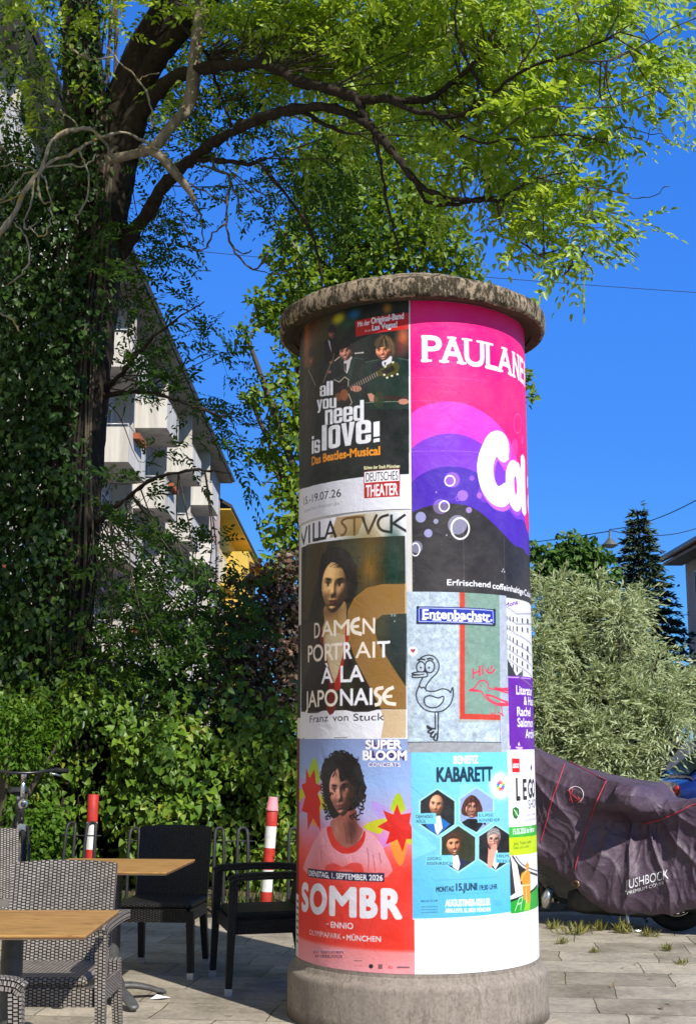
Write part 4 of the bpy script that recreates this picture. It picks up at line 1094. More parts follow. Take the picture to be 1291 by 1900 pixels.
c.poly([(292, 1240), (288, 1185), (304, 1160), (320, 1185), (318, 1240)], OR); c.poly([(250, 1270), (300, 1236), (332, 1262), (336, 1380), (256, 1390), (250, 1340), (232, 1370), (236, 1310)], OR); c.poly([(256, 1390), (336, 1382), (330, 1560), (304, 1570), (296, 1470), (282, 1540), (268, 1530)], OR); c.line([(256, 1392), (336, 1384)], .005, (248, 226, 170)); c.line([(296, 1400), (292, 1560)], .005, (248, 226, 170)); c.line([(300, 1240), (262, 1290), (246, 1350)], .004, (248, 226, 170))
xw = c.P(400, 1400)[0]; 
c.done('poster', POSTER, pil, .0010, 'narrow white, green and lime show poster with an orange player')

# ---- bare white paper below, and the sheets that curl round the far side
c = Canvas(sat(767, 1750), S_ * 1.35, zbot, zat(770, 1695), (238, 237, 236)); c.done('poster', POSTER, pil, .0006, 'blank white paper along the foot of the column', .015)
c = Canvas(-S_ * 1.5, -S_ * .955 + .002, 2.95 - .9, ztop, (22, 24, 20)); c.soft; c.done('poster', POSTER, pil, .0008, 'dark edge of a poster wrapping out of sight')
c = Canvas(-S_ * 1.5, sat(559, 1200) - .001, zat(557, 1370), 2.06, (40, 34, 16)); 
c.a[int(c.H * .82):] = np.array((226, 224, 220)) / 255; c.done('poster', POSTER, pil, .0007, 'brown poster with a white foot wrapping out of sight')
c = Canvas(-S_ * 1.5, sat(555, 1600) - .001, zbot, zat(557, 1370) - .002, (128, 40, 18)); c.a[int(c.H * .72):] = np.array((222, 222, 220)) / 255
for i in range(7):
    y0 = int(c.H * (.745 + i * .03)); c.a[y0:y0 + 16, int(c.W * .9):int(c.W * .985)] = np.array((40, 38, 40)) / 255
c.done('poster', POSTER, pil, .0009, 'rust red poster with a white foot wrapping out of sight')
# ================================================================== foliage tools
def unit(v): return v / np.maximum(np.linalg.norm(v, axis=-1, keepdims=True), 1e-9)
def rnd_dirs(n, rng): return unit(rng.standard_normal((n, 3)))
class Leaves:
    def __init__(self): self.V = []; self.Q = []; self.n = 0
    def lance(self, P, T, N, L, W, fold=.18, belly=.45):
        """pointed leaves: base P, tip direction T, face normal N"""
        n = len(P); T = unit(T); S = unit(np.cross(T, N)); U = np.cross(S, T)
        L = np.broadcast_to(np.asarray(L, float), (n,))[:, None]; W = np.broadcast_to(np.asarray(W, float), (n,))[:, None]
        mid = P + T * L * belly + U * W * fold
        tip = P + T * L - U * L * .08
        v = np.stack([P, mid + S * W * .5, tip, mid - S * W * .5], 1).reshape(-1, 3)
        q = (np.arange(n)[:, None] * 4 + np.arange(4)) + self.n
        self.V.append(v); self.Q.append(q); self.n += 4 * n
    def lens(self, P, T, N, L, W, fold=.2):
        """slender leaflets widest below the middle: two quads folded along the midrib"""
        n = len(P); T = unit(T); S = unit(np.cross(T, N)); U = np.cross(S, T)
        L = np.broadcast_to(np.asarray(L, float), (n,))[:, None]; W = np.broadcast_to(np.asarray(W, float), (n,))[:, None]
        def pt(a, b): return P + T * L * a + S * W * b + U * W * (abs(b) * fold * 2) - U * L * (.10 * a * a)
        v = np.stack([P, pt(.28, .46), pt(.66, .38), pt(1, 0), pt(.66, -.38), pt(.28, -.46)], 1).reshape(-1, 3)
        base = np.arange(n)[:, None] * 6 + self.n
        self.V.append(v); self.Q.append(np.concatenate([base + np.array([0, 1, 2, 3]), base + np.array([0, 3, 4, 5])])); self.n += 6 * n
    def broad(self, P, T, N, L, W, fold=.12):
        """broad pointed leaves (ivy, lime): two quads folded along the midrib"""
        n = len(P); T = unit(T); S = unit(np.cross(T, N)); U = np.cross(S, T)
        L = np.broadcast_to(np.asarray(L, float), (n,))[:, None]; W = np.broadcast_to(np.asarray(W, float), (n,))[:, None]
        tip = P + T * L - U * L * .1
        def pt(a, b): return P + T * L * a + S * W * b + U * W * abs(b) * fold * 2
        v = np.stack([P, pt(.08, .5), pt(.52, .34), tip, pt(.52, -.34), pt(.08, -.5)], 1).reshape(-1, 3)
        base = np.arange(n)[:, None] * 6 + self.n
        self.V.append(v); self.Q.append(np.concatenate([base + np.array([0, 1, 2, 3]), base + np.array([0, 3, 4, 5])])); self.n += 6 * n
    def pinnate(self, P, T, N, L, pairs=4, leaflet=.055, w=.02, rng=None):
        """ash leaves: leaflets in pairs along a stalk and one at its end"""
        n = len(P); T = unit(T); S = unit(np.cross(T, N)); U = np.cross(S, T)
        L = np.broadcast_to(np.asarray(L, float), (n,))[:, None]
        sz = np.broadcast_to(np.asarray(leaflet, float), (n,))[:, None]
        for i in range(pairs):
            t = .28 + .68 * i / pairs
            base = P + T * L * t - np.array((0, 0, 1.0)) * L * .22 * t * t
            for s in (-1, 1):
                d = unit(T * .62 + S * s * .85 - np.array((0, 0, .22)) + rng.standard_normal((n, 3)) * .16)
                k = 1.0 - .25 * abs(i / pairs - .4)
                self.lens(base, d, U + np.array((.2, -.35, .3)) + rng.standard_normal((n, 3)) * .4, (sz * k)[:, 0], (sz * k)[:, 0] * (w / .055), .2)
        base = P + T * L - np.array((0, 0, 1.0)) * L * .22
        self.lens(base, unit(T - np.array((0, 0, .35))), U, sz[:, 0], sz[:, 0] * (w / .055), .2)
    def build(self, name, mat, parent=None):
        return np_mesh(name, np.concatenate(self.V), np.concatenate(self.Q), mat, parent)

def blobs_sample(blobs, n, rng):
    """blobs: (px, py, rx, ry, weight) -> n pixel points"""
    w = np.array([b[4] for b in blobs], float); w /= w.sum()
    k = rng.choice(len(blobs), n, p=w)
    B = np.array([b[:4] for b in blobs], float)[k]
    r = np.sqrt(rng.random(n)); a = rng.random(n) * 2 * np.pi
    return B[:, 0] + B[:, 2] * r * np.cos(a), B[:, 1] + B[:, 3] * r * np.sin(a)
def pts_y(px, py, Y):
    a = (px - 645.5) / FPX; b = (950 - py) / FPX
    dy = CP - b * SP; dz = SP + b * CP
    return np.stack([a / dy * Y, Y, EYE + dz / dy * Y], 1)

def bark(name, c0, c1, sc=14, moss=None):
    m = Mat(name, .9, .15)
    v = m.coord('Object', (1, 1, .28)); n = m.noise(v, sc, 9, .7, .6)
    c = m.ramp(n, [(.28, c0), (.72, c1)])
    if moss: c = m.mix(m.ramp(m.noise(m.coord('Object'), 6, 7, .7), [(.5, G(0)), (.62, G(.9))]), c, moss)
    m.color(c); m.bump(n, .9, .03); return m.m
BARK = bark('ash_bark', (.012, .009, .007, 1), (.055, .043, .032, 1), 18)
PALEBARK = bark('peeling_bark', (.09, .07, .05, 1), (.36, .30, .22, 1), 9)
LICHEN = bark('lichen_twig', (.12, .10, .08, 1), (.42, .39, .33, 1), 26, (.36, .26, .07, 1))
TWIG = bark('twig_bark', (.06, .05, .035, 1), (.14, .12, .085, 1), 30)

ASH = leaf_mat('ash_leaf', [(.07, .15, .010, 1), (.18, .31, .014, 1), (.33, .48, .025, 1), (.52, .64, .14, 1)], .5, .40, .5, (.60, .72, .04, 1), .35)
ASH_DARK = leaf_mat('ash_leaf_shade_dark', [(.022, .058, .010, 1), (.04, .09, .012, 1), (.075, .14, .018, 1)], .4, .55, .15)  # shaded copy of the ash leaf, shade put into the colour
IVY = leaf_mat('ivy_leaf_shade_dark', [(.008, .022, .005, 1), (.018, .046, .008, 1), (.035, .08, .012, 1), (.085, .15, .022, 1)], .15, .42, .25)  # darkened for the trunk's shade; brighter patches stand in for sunlit clumps
IVY_LIT = leaf_mat('hedge_ivy_leaf', [(.018, .05, .008, 1), (.05, .115, .012, 1), (.095, .18, .018, 1), (.17, .27, .03, 1), (.36, .34, .05, 1)], .25, .4, .3)  # sunlit copy of the ivy colours, with some yellowed leaves
LIME = leaf_mat('round_tree_leaf', [(.04, .09, .008, 1), (.13, .21, .012, 1), (.26, .34, .025, 1)], .38, .42, .35)
PLUM = leaf_mat('copper_shrub_leaf', [(.04, .055, .016, 1), (.08, .085, .03, 1), (.14, .08, .055, 1), (.32, .19, .14, 1), (.55, .40, .33, 1)], .25, .5, .3, (.25, .10, .07, 1))
WILLOW = leaf_mat('silver_leaf', [(.08, .11, .04, 1), (.24, .29, .13, 1), (.36, .41, .21, 1), (.54, .58, .38, 1)], .2, .45, .35)
BRIGHT = leaf_mat('fresh_green_leaf', [(.04, .10, .010, 1), (.08, .17, .014, 1), (.13, .23, .02, 1)], .35, .5, .2)
CONIF = leaf_mat('conifer_needle', [(.035, .06, .035, 1), (.075, .11, .06, 1)], .0, .6, .2)
FARG = leaf_mat('far_tree_leaf', [(.06, .13, .025, 1), (.10, .19, .03, 1)], .3, .5, .3)

def limb(mb, pts, seg=12, n=6, jit=.1, kink=0.0):
    """pts: (px, py, Y, diameter in photo pixels)"""
    S = spline(pts, n)
    if kink:
        kr = np.random.default_rng(len(S) * 7 + int(abs(pts[0][0]))); S[1:, :2] += kr.standard_normal((len(S) - 1, 2)) * kink; S[:, 3] *= kr.uniform(.75, 1.25, len(S))
    P = [at_y(p[0], p[1], p[2]) for p in S]
    r = [max(.002, p[3] * .5 * p[2] / FPX) for p in S]
    mb.tube(P, r, seg, True, jit, random.Random(len(pts)))
    return np.array([tuple(p) for p in P])

# ================================================================== the big ash with its ivy
rng = np.random.default_rng(11)
T0 = at_y(105, 1500, 13.0)
ash = empty('ash_tree', (T0.x, 13.0, 0))
tag(ash, 'big old ash tree with ivy-clad trunk and dark limbs arching right over the column', 'tree')
def par(o, p):                      # keep world place under a moved parent
    o.parent = p; o.matrix_parent_inverse = Matrix.Translation(-Vector(p.location)); return o
mb = MB()
limb(mb, [(100, 1720, 13, 150), (105, 1500, 13, 130), (112, 1200, 13, 118), (132, 950, 13, 112), (150, 750, 13, 104), (172, 550, 13, 102), (190, 400, 13, 104), (205, 290, 13, 110)], 18)
par(mb.build('trunk', BARK), ash)
nodes = []
L_list = [
 [(205, 300, 13, 100), (222, 220, 12.9, 80), (262, 100, 12.7, 68), (318, 0, 12.5, 60), (380, -120, 12.2, 50), (430, -300, 11.5, 40), (470, -520, 10.5, 26)],
 [(185, 330, 13, 96), (160, 200, 13.1, 84), (150, 60, 13.2, 78), (150, -120, 13.2, 64), (170, -350, 13, 48), (150, -600, 12, 30)],
 [(228, 290, 12.9, 66), (255, 190, 12.8, 54), (290, 110, 12.6, 46), (340, 50, 12.3, 40), (400, -15, 12, 34), (470, -100, 11.6, 28), (560, -220, 11, 18)],
 [(235, 260, 12.9, 54), (275, 190, 12.6, 42), (320, 148, 12.2, 36), (370, 128, 11.8, 32), (440, 120, 11.3, 29), (500, 123, 10.9, 29), (550, 148, 10.6, 29), (610, 165, 10.4, 28), (665, 182, 10.2, 27), (720, 184, 10.1, 21), (790, 186, 10, 20), (840, 150, 9.9, 14), (900, 100, 9.7, 9)],
 [(215, 470, 13, 60), (262, 412, 12.8, 36), (305, 345, 12.4, 30), (350, 300, 12, 29), (400, 262, 11.6, 28), (470, 226, 11.1, 27), (545, 203, 10.7, 26), (620, 202, 10.4, 24), (680, 230, 10.2, 24), (730, 285, 10, 21), (775, 340, 9.9, 16), (830, 368, 9.8, 12), (900, 372, 9.7, 10), (945, 372, 9.6, 7)],
 [(660, 178, 10.2, 22), (672, 205, 10.2, 20), (690, 238, 10.2, 18)],
 [(360, 295, 11.9, 20), (420, 300, 11.7, 16), (470, 303, 11.5, 13), (495, 292, 11.4, 8)],
 [(560, 205, 10.7, 15), (610, 235, 10.5, 11), (660, 250, 10.4, 6)],
 [(760, 320, 9.95, 12), (790, 372, 9.9, 10), (850, 378, 9.8, 9), (905, 362, 9.7, 5)],
 [(715, 184, 10.1, 18), (770, 205, 9.9, 15), (850, 215, 9.6, 12), (905, 180, 9.3, 11), (970, 130, 9.0, 9), (1060, 100, 8.8, 7), (1150, 60, 8.6, 5)],
 [(800, 210, 9.8, 10), (880, 262, 9.4, 7), (960, 258, 9.1, 6), (1060, 250, 8.9, 5), (1120, 265, 8.8, 4)],
 [(870, 215, 9.5, 9), (885, 150, 9.3, 8), (850, 80, 9.2, 7), (845, 0, 9.1, 6), (850, -100, 9, 5)],
 [(190, 722, 13, 26), (215, 705, 12.7, 15), (250, 665, 12.3, 11), (285, 625, 12, 9), (330, 590, 11.8, 6), (380, 560, 11.7, 4)],
 [(180, 735, 13, 22), (240, 728, 12.6, 10), (300, 732, 12.3, 8), (360, 755, 12, 6), (420, 775, 11.8, 4)],
 [(150, 1000, 13, 22), (205, 950, 12.6, 12), (260, 905, 12.3, 10), (310, 880, 12, 9), (380, 872, 11.8, 6), (430, 880, 11.7, 4)],
 [(480, 300, 11.4, 10), (560, 400, 11, 9), (590, 470, 10.8, 8), (600, 540, 10.7, 6)],
 [(690, 236, 10.2, 12), (705, 300, 10.2, 9), (720, 390, 10.1, 8), (740, 470, 10.1, 6)],
 [(300, -10, 12.2, 26), (330, 40, 12.1, 14), (380, 95, 12, 11), (400, 150, 11.9, 8), (430, 235, 11.8, 6)],
 [(920, 370, 9.7, 6), (960, 440, 9.4, 5), (1010, 480, 9.2, 4), (1080, 508, 9.1, 3)],
 [(1000, 330, 9.1, 4), (1060, 345, 8.9, 3), (1120, 350, 8.8, 3), (1195, 368, 8.7, 3), (1240, 345, 8.6, 2)],
 [(920, 250, 9.2, 7), (1000, 200, 8.9, 5), (1120, 200, 8.6, 4), (1220, 170, 8.4, 3)],
 [(1060, 110, 8.8, 5), (1140, 110, 8.6, 4), (1230, 60, 8.4, 4), (1320, 20, 8.2, 3)],
 [(980, 0, 8.7, 4), (1000, 60, 8.7, 5), (960, 130, 8.9, 6)],
 [(1010, 260, 8.9, 3), (1050, 180, 8.7, 3), (1075, 40, 8.5, 3)],
]
for i, L in enumerate(L_list):
    if i >= 3: L = [(a, b_, c_, d * .74) for a, b_, c_, d in L]
    mb = MB(); P = limb(mb, L, 12 if i < 6 else 7, 6, .22, 0 if i < 3 else 1.3)
    par(mb.build('limb', BARK if i < 18 else TWIG), ash)
    if i >= 3: nodes.append(P)
# broken pale limb hanging across, and the bare lichen-spotted twigs
mb = MB()
limb(mb, [(372, -60, 11.9, 24), (370, 30, 11.9, 25), (362, 110, 11.9, 26), (356, 170, 11.8, 28), (345, 205, 11.8, 24), (322, 228, 11.7, 20), (300, 258, 11.7, 22), (278, 278, 11.7, 20), (240, 288, 11.7, 18), (196, 297, 11.7, 20)], 14)
limb(mb, [(262, 274, 11.7, 16), (298, 290, 11.6, 19), (322, 318, 11.6, 17), (345, 345, 11.6, 15), (362, 372, 11.6, 8)], 10)
par(mb.build('broken_limb', PALEBARK), ash)
mb = MB()
tw = [
 [(-10, 450, 11, 12), (30, 385, 11, 11), (60, 335, 11, 10), (78, 312, 11, 9), (92, 270, 11, 9), (118, 248, 11, 9), (150, 238, 11, 8), (178, 248, 11, 7), (198, 268, 11.2, 5), (206, 292, 11.5, 5)],
 [(72, 318, 11, 8), (105, 295, 11, 6), (150, 275, 11, 6), (185, 255, 11.1, 6), (235, 246, 11.3, 6), (275, 268, 11.5, 6), (310, 292, 11.6, 6), (330, 318, 11.6, 5)],
 [(80, 310, 11, 4), (125, 306, 11, 4), (160, 308, 11, 3.5), (180, 285, 11, 2.5)], [(147, 280, 11, 4), (158, 305, 11, 4), (166, 340, 11, 4), (155, 385, 11, 4), (142, 402, 11, 4), (145, 415, 11, 3)],
 [(65, 330, 11, 4), (58, 375, 11, 3.5), (46, 410, 11, 3.5), (52, 425, 11, 3.5), (68, 412, 11, 2.5)], [(72, 320, 11, 4), (72, 355, 11, 4), (82, 378, 11, 3.5), (95, 372, 11, 3)],
 [(75, 318, 11, 3.5), (90, 350, 11, 3), (95, 390, 11, 3.5), (90, 425, 11, 3.5), (72, 438, 11, 3.5), (55, 418, 11, 3)], [(28, 412, 11, 3.5), (48, 440, 11, 3), (56, 480, 11, 3.5), (40, 510, 11, 3.5), (12, 530, 11, 3)],
 [(70, 315, 11, 4), (40, 328, 11, 3.5), (10, 365, 11, 3.5), (-10, 378, 11, 3)], [(66, 316, 11, 2.5), (30, 303, 11, 2.5), (-5, 310, 11, 2)], [(40, 362, 11, 3), (10, 375, 11, 3), (-8, 372, 11, 3)],
 [(147, 238, 11, 3), (135, 220, 11, 2.5), (112, 206, 11, 2)], [(282, 240, 11.5, 4), (280, 195, 11.5, 4), (258, 150, 11.5, 4), (225, 118, 11.5, 3.5), (206, 95, 11.5, 3), (190, 80, 11.5, 2.5)], [(208, 106, 11.5, 3), (175, 110, 11.5, 4), (140, 95, 11.5, 3.5), (125, 70, 11.5, 2), (120, 55, 11.5, 2)],
 [(258, 150, 11.5, 2.5), (275, 140, 11.5, 2.5), (296, 135, 11.5, 2)], [(0, 580, 11, 3.5), (22, 592, 11, 3.5), (36, 615, 11, 4)],
 [(355, 372, 11.6, 5), (372, 400, 11.6, 4), (376, 445, 11.6, 3)], [(395, 290, 11.6, 6), (400, 315, 11.6, 6), (425, 330, 11.5, 5), (422, 375, 11.4, 5), (420, 420, 11.4, 4.5), (438, 470, 11.4, 4), (470, 500, 11.4, 4), (498, 470, 11.4, 3)],
 [(420, 415, 11.4, 4), (395, 435, 11.4, 3.5), (378, 465, 11.4, 3), (350, 455, 11.4, 2.5), (335, 390, 11.5, 2.5)], [(432, 455, 11.4, 3.5), (450, 470, 11.4, 3), (466, 465, 11.4, 2)], [(345, 340, 11.6, 3), (390, 360, 11.6, 3), (420, 378, 11.5, 3)],
 [(425, 330, 11.5, 4), (440, 365, 11.5, 3.5), (445, 395, 11.4, 3)], [(430, 320, 11.5, 4), (470, 350, 11.4, 3), (500, 370, 11.4, 2)], [(470, 500, 11.4, 3), (510, 508, 11.4, 2), (540, 500, 11.4, 2)]]
for t in tw[:16]: limb(mb, t, 6, 4, .4, 1.5)
par(mb.build('dead_twigs', LICHEN), ash)
mb = MB()
for t in tw[16:]: limb(mb, t, 6, 4, .3, 1.5)
par(mb.build('bare_twigs', TWIG), ash)

def sprays(lv, px, py, Y, rng, leaves=7, tl=(.3, .6), leaflet=.055, twigs=None, nod=None, link=.3, droop=.35, pref=(.35, -.2, -.1), pairs=4):
    """leafy shoots: a twig with compound leaves left and right"""
    base = pts_y(px, py, Y)
    n = len(base)
    d = unit(rng.standard_normal((n, 3)) * .75 + np.array(pref))
    L = rng.uniform(tl[0], tl[1], n)[:, None]
    for k in range(leaves):
        t = (k + .4) / leaves
        p = base + d * L * t - np.array((0, 0, 1.0)) * L * droop * t * t
        side = unit(np.cross(d, np.array((0, 0, 1.0))) * (1 if k % 2 else -1) * .9 + d * (.5 + .5 * t) + np.array((0, 0, .15)) + rng.standard_normal((n, 3)) * .3)
        nrm = unit(np.array((.25, -.45, .75)) + rng.standard_normal((n, 3)) * .5)
        lv.pinnate(p, side, nrm, rng.uniform(.15, .25, n) * leaflet / .055, pairs, leaflet * rng.uniform(.8, 1.25, n), leaflet * .34, rng)
    if twigs is not None:
        for i in range(n):
            if rng.random() > link: continue
            b = Vector(base[i]); e = Vector(base[i] + d[i] * L[i] * .9)
            pts = [b, (b + e) / 2 + Vector((0, 0, .02)), e - Vector((0, 0, droop * L[i, 0] * .8))]; rad = [.004, .003, .0015]
            if nod is not None:
                k = nod[np.argmin(((nod - base[i]) ** 2).sum(1) + rng.random(len(nod)) * .08)]
                a = Vector(k); mid = (a + b) / 2 + Vector(rng.standard_normal(3) * .06)
                if (a - b).length < 1.6: pts = [a, mid] + pts; rad = [.008, .006] + rad
            S = spline([tuple(p) for p in pts], 3)
            twigs.tube(S, list(np.interp(np.linspace(0, 1, len(S)), np.linspace(0, 1, len(rad)), rad)), 4, False)
NOD = np.concatenate(nodes)
# sunlit crown over the column: dense on the left, thinning into single shoots on the right
canopy = [(540, 60, 110, 90, 60), (640, 60, 120, 100, 75), (760, 60, 120, 90, 70), (880, 60, 120, 90, 70), (1000, 70, 120, 90, 60), (1110, 50, 100, 70, 34), (600, 120, 110, 60, 30), (700, 120, 110, 60, 40), (820, 140, 120, 80, 46), (920, 180, 100, 70, 42), (1010, 180, 90, 70, 36), (800, 250, 90, 60, 26), (890, 270, 90, 60, 34), (970, 290, 90, 60, 38), (1040, 320, 70, 40, 22), (1100, 300, 60, 40, 12),
          (900, 340, 70, 30, 12), (740, 330, 60, 50, 8), (1170, 140, 60, 40, 12), (1250, 110, 50, 40, 8), (1275, 190, 25, 25, 5), (1200, 30, 70, 40, 12), (1190, 270, 45, 22, 6), (1140, 190, 50, 20, 6), (1085, 440, 40, 40, 8), (1040, 430, 40, 20, 3), (1090, 495, 30, 12, 2), (960, 420, 30, 20, 3), (940, 470, 25, 12, 2), (1010, 385, 40, 25, 7), (980, 360, 60, 20, 8),
          (620, 270, 80, 30, 9), (560, 260, 60, 30, 7), (680, 330, 60, 30, 7), (480, 60, 50, 60, 10), (500, 190, 40, 30, 4)]
lv = Leaves(); tg = MB()
px, py = blobs_sample(canopy + [(560, 30, 120, 60, 40), (700, 40, 120, 70, 60), (830, 40, 110, 60, 40)], 430, rng)
Yd = np.interp(px, [450, 780, 940, 1250], [11.9, 11.2, 9.9, 8.8]) + rng.uniform(-.7, .9, len(px))
sprays(lv, px - 25, py - 15, Yd, rng, 7, (.28, .5), .078, tg, NOD, .55)
px, py = blobs_sample([(560, -90, 150, 70, 4), (760, -100, 200, 80, 6), (960, -90, 150, 70, 4), (1150, -80, 120, 60, 2)], 30, rng)
sprays(lv, px, py, 9.6 + rng.uniform(-1, 1, len(px)), rng, 7, (.3, .55), .08)
rs2 = np.random.default_rng(41)
px, py = blobs_sample([(1065, 425, 28, 22, 3), (1085, 480, 22, 18, 3), (1010, 430, 30, 20, 2), (1195, 260, 24, 16, 2), (1255, 175, 16, 20, 2)], 15, rs2)
sprays(lv, px - 10, py - 10, rs2.uniform(8.8, 9.3, len(px)), rs2, 5, (.14, .3), .07, tg, NOD, .8)
par(lv.build('sunlit_foliage', ASH), ash)
par(tg.build('fine_twigs', TWIG), ash)
# deeper foliage behind the limbs, round the trunk and low down in front of the block of flats
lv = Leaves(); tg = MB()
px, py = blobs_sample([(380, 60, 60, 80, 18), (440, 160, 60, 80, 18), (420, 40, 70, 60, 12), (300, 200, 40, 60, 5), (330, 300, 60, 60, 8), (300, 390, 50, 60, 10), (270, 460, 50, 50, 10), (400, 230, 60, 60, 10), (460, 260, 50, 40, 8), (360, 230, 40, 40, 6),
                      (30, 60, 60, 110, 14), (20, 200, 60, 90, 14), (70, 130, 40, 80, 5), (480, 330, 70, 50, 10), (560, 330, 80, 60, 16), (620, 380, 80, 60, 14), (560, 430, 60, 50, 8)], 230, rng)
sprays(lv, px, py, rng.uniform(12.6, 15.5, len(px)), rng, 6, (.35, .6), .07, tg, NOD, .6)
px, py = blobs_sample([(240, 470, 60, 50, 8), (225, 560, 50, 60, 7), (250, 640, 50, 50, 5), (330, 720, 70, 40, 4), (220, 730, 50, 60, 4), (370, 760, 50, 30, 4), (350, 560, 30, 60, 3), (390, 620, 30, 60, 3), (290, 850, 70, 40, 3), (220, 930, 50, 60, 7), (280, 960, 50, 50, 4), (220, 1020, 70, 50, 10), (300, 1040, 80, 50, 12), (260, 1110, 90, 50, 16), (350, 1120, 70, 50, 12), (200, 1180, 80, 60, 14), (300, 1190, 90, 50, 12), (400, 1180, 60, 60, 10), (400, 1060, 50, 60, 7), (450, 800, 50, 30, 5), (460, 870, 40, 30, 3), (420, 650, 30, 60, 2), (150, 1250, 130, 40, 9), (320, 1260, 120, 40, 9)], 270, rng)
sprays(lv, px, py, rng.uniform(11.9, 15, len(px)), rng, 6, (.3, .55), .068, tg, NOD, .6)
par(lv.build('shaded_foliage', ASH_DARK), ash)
par(tg.build('shaded_twigs', TWIG), ash)
# the rest of the crown, above the picture
lv = Leaves()
n = 820
P = np.stack([rng.uniform(-4.6, 1.4, n), rng.uniform(5.2, 13.5, n), rng.uniform(7.9, 11, n)], 1)
P[:, 1] = np.where(P[:, 0] > -.2, np.maximum(P[:, 1], 6.9), P[:, 1])
d = unit(rng.standard_normal((n, 3)))
for k in range(7):
    lv.pinnate(P + d * .09 * k + rng.standard_normal((n, 3)) * .12, rnd_dirs(n, rng), np.tile((0, 0, 1.0), (n, 1)) + rng.standard_normal((n, 3)) * .4, .26, 4, .075, .03, rng)
par(lv.build('upper_foliage', ASH), ash)

# ---- ivy climbing the ash
def ivy_blobs(lv, blobs, per, rng, size=(.05, .085), core=.72):
    for (x, y, Y, rp, w) in blobs:
        c = np.array(at_y(x, y, Y)); r = rp * Y / FPX
        n = max(6, int(per * w))
        d = rnd_dirs(n, rng); d[:, 1] = -np.abs(d[:, 1]) * 1.1; d = unit(d)
        P = c + d * r * rng.uniform(core, 1.08, (n, 1)) * np.array((1, .8, 1.15))
        T = unit(np.array((0, 0, -1.0)) * .9 + d * .35 + rng.standard_normal((n, 3)) * .35)
        N = unit(d + np.array((0, -.25, .45)) + rng.standard_normal((n, 3)) * .35)
        L = rng.uniform(size[0], size[1], n)
        lv.broad(P, T, N, L, L * rng.uniform(.8, 1.05, n))
ivy = empty('climbing_ivy', (T0.x, 12.9, 0)); tag(ivy, 'dark glossy ivy smothering the trunk of the big ash from ground to crown', 'ivy')
lv = Leaves()
bl = []
r2 = random.Random(21)
for y in range(-40, 340, 26): bl.append((150 + r2.uniform(-20, 22), y, 12.75, 46 + r2.uniform(-6, 8), 1.0))
for y in range(330, 1300, 24):
    xr = np.interp(y, [330, 500, 700, 900, 1100, 1300], [165, 150, 130, 110, 100, 90])
    for k in range(4):
        bl.append((xr - k * 44 + r2.uniform(-16, 16), y + r2.uniform(-14, 14), 12.75 - .12 * (k % 2) + r2.uniform(-.15, .15), 40 + r2.uniform(-14, 16), .75))
for y in range(-30, 330, 40): bl.append((12 + r2.uniform(-22, 22), y, 13.2, 34, .45))
for x, y in ((205, 500), (200, 540), (196, 600), (200, 450), (178, 640), (110, 690), (125, 720), (95, 760), (150, 880), (120, 905), (60, 830), (20, 700)): bl.append((x, y, 12.5, 28, .6))
for y in range(300, 1330, 30):
    for k in range(5): bl.append((150 - k * 42 + r2.uniform(-16, 16) - (y - 300) * .05, y + r2.uniform(-14, 14), 13.25 + r2.uniform(-.1, .25), 48, .7))
for y in range(330, 1000, 34):
    for k in range(3): bl.append((8 + k * 34 + r2.uniform(-14, 14), y + r2.uniform(-14, 14), 13.4 + r2.uniform(-.1, .2), 50, .8))
ivy_blobs(lv, bl, 58, rng)
par(lv.build('leaves', IVY), ivy)
mb = MB()
for k in range(14):
    x = r2.uniform(85, 175); S = [(x + r2.uniform(-12, 12) + (y - 900) * -.06, y, 12.72, r2.uniform(3, 7)) for y in range(1500, -60, -220)]
    limb(mb, S, 5, 4, .3)
par(mb.build('stems', TWIG), ivy)

# ---- ivy hedge along the fence
hedge = empty('ivy_hedge', (-1.6, 12.5, 0)); tag(hedge, 'broad ivy-covered hedge behind the bollards, patched with sun and deep shade', 'hedge')
rr_ = np.random.default_rng(5)
gx = np.linspace(-4.6, 1.6, 40); ph = rr_.uniform(0, 6.28, 12)
def hb(x, z):       # how far the hedge face bulges
    return .16 * np.sin(x * 2.3 + ph[0]) * np.sin(z * 2.9 + ph[1]) + .12 * np.sin(x * 5.1 + ph[2] + z * 1.7) + .09 * np.sin(z * 6.5 + ph[3] + x * 2.2) + .06 * np.sin(x * 11 + ph[4]) * np.sin(z * 9 + ph[5])
def htop(x): return 1.72 + .16 * np.sin(x * 1.9 + .6) + .1 * np.sin(x * 4.7 + 1)
n = 15000
x = rr_.uniform(-4.4, 1.5, n); z = rr_.random(n) ** .9 * htop(x) + .02
bmp = hb(x, z)
dep = rr_.random(n)
keep = rr_.random(n) < np.clip(.36 + 2.6 * bmp, .03, .8)
x, z, bmp, dep = x[keep], z[keep], bmp[keep], dep[keep]; n = len(x)
y = 12.55 - bmp - .10 * rr_.random(n) - .06 + .25 * (dep ** 3) + .32 * np.clip((z - htop(x) + .35) / .35, 0, 1)
P = np.stack([x, y, z], 1)
T = unit(np.array((0, -.2, -.8)) + rr_.standard_normal((n, 3)) * .6); N = unit(np.array((.1, -.8, .5)) + rr_.standard_normal((n, 3)) * .55)
lv = Leaves(); L = rr_.uniform(.03, .085, n); lv.broad(P, T, N, L, L * rr_.uniform(.75, 1.1, n), .2)
